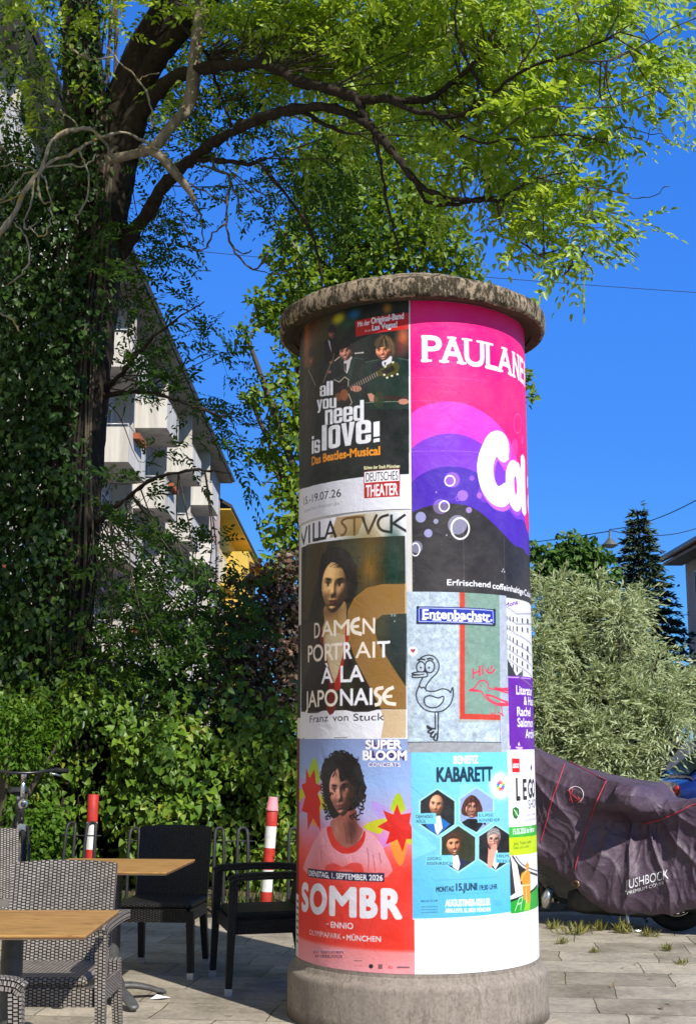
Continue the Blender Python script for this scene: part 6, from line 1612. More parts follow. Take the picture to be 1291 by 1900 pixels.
gh = empty('grey_house', (14.6, 40, 0)); tag(gh, 'grey house with red-tiled overhanging roof at the right edge', 'house', kind='thing')
GX = 14.1
b = MB(); b.box((GX, 29, -.06), (27, 53.5, 7.9)); par(b.build('wall', ST_GREY), gh)
b = MB(); vs = [(GX - .85, 28.4, 7.95), (GX - .85, 54.2, 7.95), (20.5, 54.2, 11), (20.5, 28.4, 11), (GX - .85, 28.4, 8.2), (GX - .85, 54.2, 8.2), (20.5, 54.2, 11.25), (20.5, 28.4, 11.25), (27.8, 54.2, 7.95), (27.8, 28.4, 7.95), (27.8, 54.2, 8.2), (27.8, 28.4, 8.2)]
b.add(vs, [(4, 7, 6, 5), (0, 3, 7, 4), (1, 5, 6, 2), (0, 4, 5, 1), (7, 11, 10, 6), (9, 8, 10, 11), (2, 6, 10, 8), (3, 9, 11, 7)]); par(b.build('roof', REDROOF), gh)
b = MB(); b.box((GX - .8, 28.5, 7.82), (GX, 54, 7.93)); par(b.build('eave', SOFFIT), gh)
b = MB(); b.tube([(GX - .92, 28.4, 8.05), (GX - .92, 54.2, 8.05)], .09, 8); par(b.build('gutter', ZINC), gh)
gh.scale = (1, 1, 1.107)
for k in range(3):
    for j in range(9): par(window(None, 30 + j * 2.6, 31.3 + j * 2.6, .9 + 2.45 * k, 2.5 + 2.45 * k, GX, -1), gh)

# ================================================================== lamp and wires over the street
CAB = plain('black_cable', (.03, .03, .035, 1), .6, .3, 0, .2, 3, 0)
def wire(a, b, sag, r, label, n=16):
    a, b = Vector(a), Vector(b)
    mb = MB(); mb.tube([a.lerp(b, i / n) - Vector((0, 0, sag * 4 * (i / n) * (1 - i / n))) for i in range(n + 1)], r, 5)
    o = mb.build('overhead_cable', CAB); tag(o, label, 'cable', 'wires crossing the sky'); return o
wire(at_y(230, 452, 38), at_y(1340, 546, 38), .1, .011, 'long thin wire crossing the sky behind the column cap')
LP = at_y(1131, 1012, 30)
wire((LP.x, LP.y, LP.z + .38), at_y(1330, 905, 22), .15, .010, 'upper wire running from the hanging lamp to the right edge')
wire((LP.x, LP.y, LP.z + .36), at_y(1330, 962, 40), .3, .012, 'lower wire running from the hanging lamp to the right edge')
wire((LP.x, LP.y, LP.z + .34), at_y(700, 1010, 60), .3, .012, 'wire running left from the hanging lamp behind the column')
lamp = empty('street_lamp', LP); tag(lamp, 'conical grey lamp hung on wires above the silver-leaved shrub', 'street lamp')
LG = plain('lamp_enamel', (.13, .14, .125, 1), .5, .4, .2, .25); LW_ = plain('lamp_glass', (.3, .3, .28, 1), .3, .5, 0, .1)
b = MB(); b.lathe([(.02, .36), (.025, .22), (.035, .17), (.07, .14), (.12, .08), (.19, .01), (.195, 0), (.18, .005), (.1, .06), (.02, .12)], 28); b.build('shade', LG, lamp)
b = MB(); b.lathe([(.15, .01), (.14, -.03), (.08, -.06), (.001, -.07)], 24); b.build('glass', LW_, lamp)
# ================================================================== cafe furniture
def wicker(name, c0, c1, dark):
    """woven plastic strand: short light strips in staggered rows over dark uprights"""
    m = Mat(name, .42, .45)
    uv = m.node('ShaderNodeTexCoord').outputs['UV']
    w = m.node('ShaderNodeVectorMath', operation='MULTIPLY_ADD'); m.l.new(m.noise(uv, 30, 2, .5, 0, 1), w.inputs[0]); w.inputs[1].default_value = (.003, .003, 0); m.l.new(uv, w.inputs[2])
    sw = m.node('ShaderNodeMapping'); m.l.new(w.outputs[0], sw.inputs[0]); sw.inputs['Rotation'].default_value = (0, 0, R_(90))
    bk = brick(m, sw.outputs[0], .0135, .0185, .0036, .5, 1, 1.0)
    c = m.ramp(bk.outputs['Color'], [(0, c0), (1, c1)])
    c = m.mix(m.ramp(m.noise(m.coord('Object'), 9, 6), [(.35, G(0)), (.7, G(.5))]), c, tuple(x * .55 for x in c0[:3]) + (1,))
    c = m.mix(m.ramp(bk.outputs['Fac'], [(.25, G(0)), (.8, G(1))]), c, dark)
    m.color(c)
    m.bump(m.math('SUBTRACT', 1.0, bk.outputs['Fac']), .9, .006)
    return m.m
WICK = wicker('grey_brown_wicker', (.24, .21, .18, 1), (.36, .325, .285, 1), (.006, .005, .005, 1))
WICK_SHADE = wicker('shade_dark_wicker', (.012, .011, .011, 1), (.026, .024, .022, 1), (.004, .004, .004, 1))  # same weave as the sunlit chairs, colour darkened for the column's shadow
FOOTM = plain('metal_chair_foot', (.55, .54, .52, 1), .4, .5, .5, .2)
ALU = plain('cast_aluminium', (.15, .15, .145, 1), .5, .5, .6, .35, 14, .25); BLACKPOST = plain('dark_table_post', (.05, .05, .05, 1), .45, .5, .4, .4, 10, .15)
m = Mat('honey_wood_laminate', .38, .4)
v = m.coord('Object', (1.6, 9, 9)); n = m.noise(v, 3.0, 9, .62, 1.6); n2 = m.noise(m.coord('Object', (3, 40, 40)), 3, 6, .6)
c = m.ramp(n, [(.28, (.22, .105, .032, 1)), (.5, (.42, .225, .072, 1)), (.72, (.56, .33, .12, 1))]); m.color(m.mix(.35, c, m.ramp(n2, [(.3, G(.5)), (.65, G(1.1))]), 'MULTIPLY')); m.bump(n2, .12, .002); WOOD = m.m
EDGE = plain('dark_table_edge', (.16, .10, .055, 1), .6, .3, 0, .3, 20)

def curved_back(b, w, z0, z1, y0, y1, th, bow, mat=None, nx=14, nz=10):
    """woven backrest: bowed across, leaning back, rounded top edge"""
    vs = []; fs = []; uv = []
    def pt(i, j, side):
        u = i / nx * 2 - 1; t = j / nz
        z = z0 + (z1 - z0) * t - .012 * u * u * t
        y = y0 + (y1 - y0) * t - bow * u * u + bow + (th if side else 0) * (1 - .25 * max(0, t - .85) / .15)
        wz = w * (1 + .03 * t)
        return (u * wz / 2, y, z)
    for side in (0, 1):
        for j in range(nz + 1):
            for i in range(nx + 1): vs.append(pt(i, j, side))
    N = (nx + 1) * (nz + 1)
    def U(i, j): return (w * i / nx, (z1 - z0) * j / nz)
    for j in range(nz):
        for i in range(nx):
            a = j * (nx + 1) + i
            fs.append((a, a + 1, a + nx + 2, a + nx + 1)); uv.append([U(i, j), U(i + 1, j), U(i + 1, j + 1), U(i, j + 1)])
            fs.append((N + a + 1, N + a, N + a + nx + 1, N + a + nx + 2)); uv.append([U(i + 1, j), U(i, j), U(i, j + 1), U(i + 1, j + 1)])
    for i in range(nx):
        a = nz * (nx + 1) + i; fs.append((a, a + 1, N + a + 1, N + a)); uv.append([(w * i / nx, 0), (w * (i + 1) / nx, 0), (w * (i + 1) / nx, th), (w * i / nx, th)])
        fs.append((i + 1, i, N + i, N + i + 1)); uv.append([(0, 0), (.03, 0), (.03, th), (0, th)])
    for j in range(nz):
        for i in (0, nx):
            a = j * (nx + 1) + i; q = (a + nx + 1, a, N + a, N + a + nx + 1)
            if i == nx: q = q[::-1]
            h0, h1 = U(0, j)[1], U(0, j + 1)[1]
            fs.append(q); uv.append([(0, h1), (0, h0), (th, h0), (th, h1)] if i == 0 else [(th, h1), (th, h0), (0, h0), (0, h1)])
    b.add(vs, fs, uv, True)

def make_chair(loc, rz, label, arms=True, wick=None, scale=1.0, group='woven cafe chairs round the tables'):
    """faces -y; seat .43 high, back .88"""
    wick = wick or WICK
    t = empty('rattan_chair', loc, rz); tag(t, label, 'chair', group)
    hw = .30 if arms else .235
    b = MB(); b.box((-.24, -.25, .405), (.24, .20, .445), None, .015); b.build('seat', wick, t)
    b = MB(); b.box((-hw + .02, -.262, .33), (hw - .02, -.238, .405)); b.box((-hw + .005, -.238, .33), (-hw + .03, .2, .405)); b.box((hw - .03, -.238, .33), (hw - .005, .2, .405)); b.build('apron', wick, t)
    b = MB(); curved_back(b, .48 if arms else .47, .40, .88, .18, .265, .028, .03); b.build('backrest', wick, t, auto=50)
    def leg(p, q, w=.048, w2=.036):
        b = MB(); b.bar(p, q, w, w, w2, w2); o = b.build('leg', wick, t)
        d = (Vector(q) - Vector(p)).normalized(); e = Vector(q) - d * .004
        f = MB(); f.bar(e, Vector(q) + d * .035, w2 + .006, w2 + .006, w2, w2); f.build('foot', FOOTM, o)
    top = .64 if arms else .405
    for s in (-1, 1):
        leg((s * hw, -.25, top - .01), (s * (hw + .015), -.275, .035))
        leg((s * (hw - .035), .205, .45), (s * (hw - .02), .275, .035))
        if arms:
            b = MB()
            S = spline([(s * (hw - .005), .235, .645), (s * hw, .1, .655), (s * hw, -.1, .655), (s * hw, -.235, .648), (s * hw, -.275, .63)], 4)
            for i in range(len(S) - 1): b.bar(S[i], S[i + 1], .056, .04)
            b.build('armrest', wick, t)
    return t
POSTM = plain('dark_table_column', (.085, .085, .082, 1), .5, .4, .3, .4, 12, .15)
def make_table(loc, rz, label, size=.70, h=.74, arot=R_(45)):
    t = empty('cafe_table', loc, rz); tag(t, label, 'table', 'square cafe tables')
    s = size / 2
    b = MB(); b.box((-s, -s, h - .010), (s, s, h), None, .002); b.build('tabletop', WOOD, t)
    b = MB(); b.box((-s + .003, -s + .003, h - .017), (s - .003, s - .003, h - .0105)); b.build('underside', EDGE, t)
    b = MB(); b.box((-.16, -.16, h - .03), (.16, .16, h - .0175)); b.build('mounting_plate', BLACKPOST, t)
    b = MB(); b.tube([(0, 0, .09), (0, 0, h - .03)], .042, 24); b.build('post', POSTM, t, auto=40)
    b = MB(); b.lathe([(.06, .13), (.075, .10), (.075, .055), (.04, .045)], 24, cap=True); b.build('hub', ALU, t, auto=40)
    for k in range(4):
        a = arot + k * math.pi / 2; c, s_ = math.cos(a), math.sin(a)
        b = MB(); S = spline([(.02, .085, .034, .022), (.12, .080, .036, .020), (.22, .058, .036, .018), (.29, .034, .034, .016), (.32, .026, .026, .014), (.332, .022, .012, .008)], 3)
        vs = [(r * c - w * math.cos(t) * s_, r * s_ + w * math.cos(t) * c, z + hh * math.sin(t)) for r, z, w, hh in S for t in np.linspace(0, 2 * math.pi, 12, endpoint=False)]
        b.add(vs, [(i * 12 + q, i * 12 + (q + 1) % 12, (i + 1) * 12 + (q + 1) % 12, (i + 1) * 12 + q) for i in range(len(S) - 1) for q in range(12)] + [tuple((len(S) - 1) * 12 + q for q in range(12))], None, True)
        b.tube([(.295 * c, .295 * s_, 0), (.295 * c, .295 * s_, .025)], .02, 10); b.build('foot', ALU, t)
    return t
make_table((-1.30, 5.215, 0), 0, 'wood-topped table nearest the camera, at the left edge')
make_table((-1.315, 7.52, 0), R_(-5), 'wood-topped table further back between the rattan chair and the column', .76, .74, R_(38))
make_chair((-1.335, 5.96, 0), R_(-2), 'grey-brown rattan armchair in full sun behind the nearest table')
make_chair((-2.22, 8.22, 0), R_(28), 'grey-brown rattan armchair half out of frame at the left, behind the sunlit one')
make_chair((-1.34, 4.14, 0), R_(90), 'grey-brown rattan armchair of which only one arm shows in the bottom left corner')
make_chair((-1.17, 8.50, 0), R_(-7), 'dark armless rattan chair behind the further table, in the column shadow', False, WICK_SHADE)
make_chair((-.49, 8.07, 0), R_(-76), 'dark rattan armchair turned sideways next to the column, in its shadow', True, WICK_SHADE)
PAPER = plain('white_paper', (.8, .8, .78, 1), .8, .2, 0, .05)
b = MB(); p = at_z(296, 1852, .006); b.add([(p.x - .05, p.y - .02, .004), (p.x + .03, p.y - .03, .012), (p.x + .06, p.y + .02, .006), (p.x - .02, p.y + .035, .02)], [(0, 1, 2, 3)]); tag(b.build('paper_scrap', PAPER), 'small white scrap of paper lying on the slabs by the table foot', 'paper')

# ================================================================== bollards, cup, bike stands, bicycle
RED = plain('red_post_paint', (.50, .035, .025, 1), .5, .4, 0, .35, 12, .2); WHT = plain('white_post_paint', (.74, .73, .70, 1), .5, .4, 0, .2, 12, .2)
def bollard(loc, h, tilt, label, bands, r=.048):
    t = empty('bollard', loc); t.rotation_euler = (0, tilt, 0); tag(t, label, 'bollard', 'red and white striped posts')
    z = -.05
    for i, (z1, red) in enumerate(bands):
        b = MB(); top = i == len(bands) - 1
        b.lathe([(r, z), (r, z1)] if not top else [(r, z), (r, z1 - .01), (r * .85, z1), (.001, z1 + .004)], 28); b.build('red_band' if red else 'white_band', RED if red else WHT, t, auto=40); z = z1
    return t
p = at_y(506, 1500, 11.3); bl = at_y(492, 1690, 11.3)
bollard((bl.x, 11.3, 0), .83, math.atan2(p.x - bl.x, .9), 'red and white bollard by the column with a pink cup on its top', [(.17, 1), (.35, 0), (.53, 1), (.71, 0), (.84, 1)])
q = at_y(174, 1474, 12.0)
bollard((q.x - .02, 12.0, 0), q.z, R_(1.2), 'red and white bollard at the hedge behind the tables', [(.18, 0), (.46, 1), (.7, 0), (q.z, 1)], .05)
CUP = plain('pink_paper_cup', (.72, .26, .30, 1), .6, .3, 0, .1)
a_ = math.atan2(p.x - bl.x, .9)
t = empty('paper_cup', (bl.x + math.sin(a_) * .845, 11.3, math.cos(a_) * .845)); t.rotation_euler = (0, a_, 0); tag(t, 'pink paper cup turned upside down on the bollard by the column', 'cup')
b = MB(); b.lathe([(.054, -.005), (.054, .006), (.050, .010), (.0385, .105), (.037, .107), (.034, .103), (.001, .103)], 28); b.build('cup_wall', CUP, t, auto=40)
STEEL = plain('grey_steel_tube', (.028, .029, .03, 1), .55, .4, .3, .3, 12)
def rack(loc, rz, label, hoops):
    t = empty('bike_rack', loc, rz); tag(t, label, 'bike rack', 'tube bicycle racks by the hedge')
    for x, w, h, ln in hoops:
        b = MB(); b.tube(spline([(x, 0, -.02), (x, .02, h * .6), (x + .005, .06, h - .05), (x + w * .25, .09, h), (x + w * .75, .09, h), (x + w - .005, .06, h - .05), (x + w, .02, h * .6), (x + w, 0, -.02)], 5), .015, 8); b.build('hoop', STEEL, t)
    b = MB(); x0 = min(h[0] for h in hoops) - .05; x1 = max(h[0] + h[1] for h in hoops) + .05
    b.tube([(x0, .05, hoops[0][2] - .1), (x1, .05, hoops[0][2] - .1)], .007, 6); b.build('rail', STEEL, t)
    b = MB(); b.box((x0, -.03, 0), (x1, .03, .02)); b.build('base_bar', STEEL, t)
    return t
p = at_y(398, 1560, 11.0); rack((p.x, 11.0, 0), R_(6), 'grey tube bike rack between the dark chair and the right bollard', [(0, .08, .70, 0), (.19, .09, .70, 0)])
p = at_y(536, 1560, 11.1); rack((p.x, 11.1, 0), R_(4), 'grey tube bike rack half hidden behind the edge of the column', [(0, .08, .69, 0), (.2, .09, .69, 0)])
p = at_y(118, 1560, 11.4); rack((p.x, 11.4, 0), R_(-8), 'grey tube bike rack in front of the left bollard', [(0, .085, .72, 0), (.18, .09, .72, 0)])
p = at_y(238, 1560, 11.6); rack((p.x, 11.6, 0), R_(0), 'grey tube bike rack showing between the further table and the dark armless chair', [(0, .09, .66, 0)])
# bicycle
bx = at_y(28, 1500, 10.4)
bike = empty('bicycle', (bx.x - .04, 10.7, 0), R_(17)); bike.scale = (1.1, 1.1, 1.1); tag(bike, 'bicycle with silver stem and dark handlebar parked behind the left rattan chair', 'bicycle')
RUB = plain('tyre_rubber', (.02, .02, .02, 1), .85, .2, 0, .3, 20); BLK = plain('black_bike_paint', (.02, .02, .022, 1), .35, .5, 0, .2, 10); CHR = plain('polished_alloy', (.62, .62, .62, 1), .25, .5, .9, .15, 10)
def ring_pts(c, r, n=32): return [(c[0], c[1] + r * math.cos(2 * math.pi * k / n), c[2] + r * math.sin(2 * math.pi * k / n)) for k in range(n + 1)]
# runs along y: front wheel at y = -.55
for yy in (-.55, .5):
    b = MB(); b.tube(ring_pts((0, yy, .34), .335), .018, 8, False); w = b.build('wheel', RUB, bike)
    b = MB(); b.tube(ring_pts((0, yy, .34), .312), .010, 6, False)
    for k in range(18):
        a = 2 * math.pi * k / 18; b.tube([(.012 * (-1) ** k, yy + .02 * math.cos(a), .34 + .02 * math.sin(a)), (0, yy + .31 * math.cos(a + .25), .34 + .31 * math.sin(a + .25))], .0015, 4, False)
    b.build('rim', CHR, w)
b = MB()
for q in ([(0, -.36, .82), (0, .06, .35)], [(0, -.34, .70), (0, .12, .78)], [(0, .05, .33), (0, .17, .86)], [(0, -.33, .66), (0, -.38, .9)]): b.tube(q, .018, 10)
for s in (-1, 1): b.tube([(s * .02, .05, .34), (s * .06, .5, .34)], .010, 6); b.tube([(s * .02, .14, .74), (s * .06, .5, .34)], .009, 6); b.tube([(s * .045, -.36, .70), (s * .055, -.44, .55), (s * .055, -.55, .34)], .012, 6)
b.build('frame', BLK, bike)
b = MB(); b.tube([(0, -.37, .86), (0, -.395, 1.03)], .016, 10); b.tube([(0, -.395, 1.02), (0, -.46, 1.07)], .02, 10); b.box((-.03, -.43, .66), (.03, -.38, .72), None, .01); b.build('stem', CHR, bike)
b = MB(); b.tube(spline([(-.31, -.27, 1.08), (-.2, -.36, 1.09), (-.08, -.45, 1.075), (.08, -.45, 1.075), (.2, -.36, 1.09), (.31, -.27, 1.08)], 4), .011, 8); hbar = b.build('handlebar', BLK, bike)
for s in (-1, 1):
    b = MB(); b.tube([(s * .22, -.345, 1.09), (s * .315, -.265, 1.08)], .018, 8); b.build('grip', RUB, hbar)
    b = MB(); b.tube([(s * .18, -.41, 1.07), (s * .26, -.38, 1.05)], .008, 6); b.build('brake_lever', CHR, hbar)
b = MB(); b.box((-.075, .12, .90), (.075, .38, .95), None, .022); b.build('saddle', BLK, bike); b = MB(); b.tube([(0, .17, .85), (0, .18, .91)], .013, 8); b.build('seat_post', CHR, bike)
b = MB(); b.lathe([(.001, 0), (.035, .005), (.035, .05), (.02, .06)], 16, (0, 0, 0), M=Matrix.Translation((0, -.46, .86)) @ Matrix.Rotation(R_(90), 4, 'X')); b.build('headlight', CHR, bike)
# ================================================================== covered scooter
SA = Vector((1.56, 10.78, 0)); SB_ = Vector((2.50, 10.22, 0))       # front and rear wheel contact
ax = (SB_ - SA).normalized(); nrm_ = Vector((ax.y, -ax.x, 0))         # nrm_ points to the camera side
if nrm_.y > 0: nrm_ = -nrm_
WB = (SB_ - SA).length
def sp(u, w, z): return SA + ax * u + nrm_ * w + Vector((0, 0, z))
scoot = empty('motor_scooter', SA); tag(scoot, 'scooter hidden under a plum-grey cover, wheels and black fairing showing below', 'scooter')
GLOSS = plain('black_gloss_fairing', (.018, .022, .024, 1), .16, .6, 0, .2, 10, .02); DARKM = plain('dark_engine_metal', (.05, .05, .05, 1), .5, .5, .6, .4, 16)
def wheel(u, r, name='wheel'):
    c = sp(u, 0, r); n = 36
    def rp(rad, off=0): return [c + ax * rad * math.cos(2 * math.pi * k / n) + Vector((0, 0, rad * math.sin(2 * math.pi * k / n))) + nrm_ * off for k in range(n + 1)]
    b = MB(); b.tube(rp(r - .055), .055, 12, False); w = par(b.build(name, RUB), scoot)
    b = MB(); b.tube(rp(r - .11), .014, 8, False)
    for k in range(5):
        a = 2 * math.pi * k / 5; d = ax * math.cos(a) + Vector((0, 0, math.sin(a))); b.tube([c + d * .03, c + d * (r - .11)], [.02, .014], 8)
    b.tube([c - nrm_ * .05, c + nrm_ * .05], .035, 12)
    o = b.build('rim', CHR); o.parent = w
wheel(-.24, .28); wheel(WB, .26)
b = MB()
S = spline([(-.44, .36), (-.42, .48), (-.24, .60), (-.02, .66), (.20, .62), (.32, .50), (.36, .38)], 5)
prof = []
for u, z in S: prof.append((u, z))
vs = []; fs = []; K = 9
for i, (u, z) in enumerate(prof):
    for k in range(K):
        a = math.pi * (k / (K - 1)) - math.pi / 2; vs.append(sp(u, math.sin(a) * .15, z - .20 * (1 - math.cos(a))))
for i in range(len(prof) - 1):
    for k in range(K - 1): a = i * K + k; fs.append((a, a + 1, a + K + 1, a + K))
b.add(vs, fs, None, True); par(b.build('front_mudguard', GLOSS), scoot)
b = MB()
for s in (-1, 1): b.tube([sp(.08, s * .13, .14), sp(.02, s * .10, .5)], .024, 10)
par(b.build('fork', DARKM), scoot)
b = MB(); b.tube([sp(.10, .16, .13), sp(.11, .17, .20), sp(.14, .16, .27)], [.035, .045, .03], 10); par(b.build('brake_caliper', CHR), scoot)
def loft(b, st, K=16, smooth=True):
    """stations: (u, z0, z1, half width)"""
    vs = []; fs = []
    for u, z0, z1, w in st:
        for k in range(K):
            a = 2 * math.pi * k / K; c, s = math.cos(a), math.sin(a)
            vs.append(sp(u, w * math.copysign(abs(c) ** .7, c), (z0 + z1) / 2 + (z1 - z0) / 2 * math.copysign(abs(s) ** .7, s)))
    for i in range(len(st) - 1):
        for k in range(K): k2 = (k + 1) % K; fs.append((i * K + k, i * K + k2, (i + 1) * K + k2, (i + 1) * K + k))
    fs.append(tuple(range(K))[::-1]); fs.append(tuple((len(st) - 1) * K + k for k in range(K)))
    b.add(vs, fs, None, smooth)
b = MB(); loft(b, [(-.08, .55, .8, .16), (.05, .22, 1.0, .20), (.2, .14, 1.02, .21), (.34, .12, .9, .2), (.45, .12, .55, .19), (.7, .12, .4, .19), (.95, .12, .72, .18), (1.2, .36, .76, .17), (1.5, .5, .74, .14), (1.72, .58, .72, .08)]); par(b.build('body', GLOSS), scoot)  # belly lowered so its black fills the shaded gap below
b = MB(); b.tube([sp(.72, .12, .3), sp(.78, .2, .14), sp(.8, .24, .01)], .014, 8); b.tube([sp(.72, -.12, .3), sp(.8, -.2, .02)], .014, 8); b.tube([sp(.7, .24, .012), sp(.9, .24, .012)], .012, 6); par(b.build('stand', CHR), scoot)
b = MB(); loft(b, [(.95, .14, .3, .13), (1.25, .15, .36, .15), (1.5, .18, .32, .1)]); par(b.build('engine', DARKM), scoot)
b = MB(); loft(b, [(.30, .10, .30, .20), (.40, .09, .32, .25), (.9, .09, .34, .25), (1.02, .11, .32, .22)]); par(b.build('footboard_shade_fill', DARKM), scoot)  # wide dark footboard added as a stand-in for the shade beneath the scooter
b = MB(); b.tube([sp(1.2, .17, .22), sp(1.45, .19, .27), sp(1.75, .19, .34)], [.045, .06, .05], 12); par(b.build('exhaust', DARKM), scoot)

# the cover: cloth draped over windscreen, handlebars, seat and tail
U = np.array([-.34, -.26, -.16, -.06, .06, .20, .36, .52, .68, .84, .96, 1.03, 1.10, 1.22, 1.36, 1.50, 1.64, 1.78, 1.92, 2.02, 2.08])
TOP = np.array([1.20, 1.36, 1.41, 1.38, 1.32, 1.265, 1.215, 1.17, 1.135, 1.11, 1.10, 1.07, .985, .98, 1.005, 1.02, 1.01, .98, .92, .82, .70])
BOT = np.array([.70, .66, .62, .57, .50, .41, .31, .20, .14, .125, .13, .14, .155, .185, .225, .28, .35, .43, .50, .56, .60])
HWD = np.array([.04, .11, .17, .20, .23, .26, .28, .30, .31, .31, .30, .29, .28, .29, .30, .31, .30, .27, .20, .12, .04])
def fin(x, a): return np.interp(x, U, a)
nu, nk = 420, 300
uu = np.linspace(U[0], U[-1], nu)
def smooth_i(a):
    y = fin(uu, a); k = np.hanning(13); k /= k.sum(); return np.convolve(np.pad(y, 6, mode='edge'), k, 'valid')
top, bot, hw = smooth_i(TOP), smooth_i(BOT), smooth_i(HWD)
rc = np.random.default_rng(17)
def ridge(x, sharp=2.2):         # crisp creases with soft valleys
    return (1 - np.abs(np.sin(x))) ** sharp
def folds(u, a, z):
    """long draped folds fanning from the peak and the handlebar, then small crumples"""
    o = 0
    r = np.random.default_rng(23)
    for (fu, fz, fw, amp) in ((-.12, 1.45, 8.0, .046), (.95, 1.12, 9.0, .040), (1.5, 1.25, 7.0, .030)):
        th = np.arctan2(u - fu, fz - z + .05); d = np.hypot(u - fu, fz - z)
        o = o + amp * np.clip(d * 1.8, 0, 1) * np.exp(-((u - fu) / .55) ** 2) * ridge(th * fw + .8 * np.sin(d * 6) + r.uniform(0, 3), 2.4)
    for k in range(6):
        f = r.uniform(9, 24); an = r.uniform(-1.0, 1.0); p = r.uniform(0, 6.28)
        o = o + .09 / f * ridge((u * math.cos(an) + z * math.sin(an)) * f + p + 1.3 * np.sin(z * 7 + u * 4 + p) + .7 * np.sin(u * 13 - z * 9), 2.8)
    for k in range(7):
        f = r.uniform(28, 60); an = r.uniform(0, 3.14); p = r.uniform(0, 6.28)
        o = o + .055 / f * ridge((u * math.cos(an) + z * math.sin(an)) * f + p + 2.0 * np.sin(z * 17 + u * 11 + p), 1.6) * (.5 + .5 * np.sin(u * 5 + z * 6 + p))
    return o
V = np.zeros((nu, nk, 3))
tt = np.linspace(-1, 1, nk)                     # -1: camera-side hem ... 0 ridge ... 1: far hem
for i, u in enumerate(uu):
    a = np.abs(tt); s = np.sign(tt)
    # profile: flat ridge, shoulder, then nearly plumb walls
    wall = np.clip((a - .12) / .88, 0, 1)
    half = hw[i] * np.clip(a / .30, 0, 1) ** .62
    z = top[i] - (top[i] - bot[i]) * wall ** 1.12
    if u > .8: z = top[i] - (top[i] - bot[i]) * wall ** 1.6
    # handlebar end pushing the cloth out towards the camera; the cloth falls in below it
    du = (u - .93); wu = .30 if du < 0 else .075
    front = s < 0
    hb_ = np.exp(-(du / wu) ** 2) * (1 / (1 + np.exp(-(z - .90) / .022))); half = half + np.where(front, .20, .12) * hb_ * np.clip(a / .12, 0, 1)
    hang = 1.5 * np.exp(-((u - .86) / .26) ** 2) * np.clip((.90 - z) / .10, 0, 1) * np.clip((z - .42) / .3, 0, 1); half = half - .10 * hang
    knee = np.exp(-((u - .15) / .25) ** 2 - ((z - .8) / .28) ** 2); half = half + .03 * knee
    f = folds(u, a, z); taut = np.clip(.35 + wall * 1.2, 0, 1)
    out = half + (f * taut - .022) * np.clip(a / .2, 0, 1)
    zz = z + (f * .3 - .006) * (1 - np.clip(a / .4, 0, 1)) + (.012 * np.sin(u * 11 + s * 2) + .006 * np.sin(u * 37)) * np.clip((a - .85) / .15, 0, 1)
    tuck = np.clip((a - .93) / .07, 0, 1); out = out - .045 * tuck ** 2
    w = -s * out
    V[i, :, 0] = SA.x + ax.x * u + nrm_.x * w; V[i, :, 1] = SA.y + ax.y * u + nrm_.y * w; V[i, :, 2] = zz
ii = np.arange(nu * nk).reshape(nu, nk)
Q = np.stack([ii[:-1, :-1], ii[:-1, 1:], ii[1:, 1:], ii[1:, :-1]], -1).reshape(-1, 4)
m = Mat('plum_grey_nylon', .46, .45); v = m.coord('Object')
n1 = m.noise(v, 9, 6, .6, 1.5); n2 = m.noise(v, 26, 7, .65, 2.2)
m.color(m.mix(m.ramp(m.noise(v, 3.5, 7, .65), [(.4, G(0)), (.7, G(.55))]), m.ramp(n2, [(.3, (.050, .030, .048, 1)), (.7, (.092, .058, .085, 1))]), (.135, .098, .122, 1)))
m.rough(m.ramp(n2, [(.3, G(.36)), (.7, G(.6))])); m.bump(m.math('ADD', m.math('MULTIPLY', n1, .5), m.math('MULTIPLY', n2, .5)), .45, .02); NYL = m.m
cov = empty('scooter_cover', SA); tag(cov, 'plum-grey cloth cover with red piping draped over the scooter', 'vehicle cover')
cl = np_mesh('cloth', V.reshape(-1, 3), Q, NYL, None, True); par(cl, cov)
bvh = BVHTree.FromPolygons([tuple(p) for p in V.reshape(-1, 3)], [tuple(q) for q in Q[::1]])
def on_cloth(px, py, lift=.004):
    """where the line of sight through this photo pixel lands on the cloth"""
    d = ray(px, py).normalized(); h = bvh.ray_cast(Vector((0, 0, EYE)), d)
    if h[0] is None: return None
    nn = h[1] if h[1].dot(d) < 0 else -h[1]
    return h[0] + nn * lift
PIPE = plain('red_piping', (.42, .05, .07, 1), .6, .3, 0, .2, 20)
def piping(pts, r=.005):
    S = spline(pts, 14); P = [on_cloth(x, y) for x, y in S]; P = [p for p in P if p is not None]
    if len(P) < 3: return
    b = MB(); b.tube(P, r, 6); par(b.build('piping', PIPE), cov)
piping([(1047, 1418), (1036, 1450), (1022, 1490), (1012, 1530), (1002, 1562)])
piping([(1124, 1450), (1108, 1485), (1094, 1520), (1080, 1560), (1072, 1590), (1066, 1615)])
piping([(1192, 1528), (1225, 1520), (1260, 1506), (1285, 1494), (1310, 1492)])
piping([(1030, 1400), (1060, 1416), (1098, 1436), (1124, 1448)], .003)
PRW = plain('white_print', (.75, .74, .74, 1), .6, .3, 0, .05)
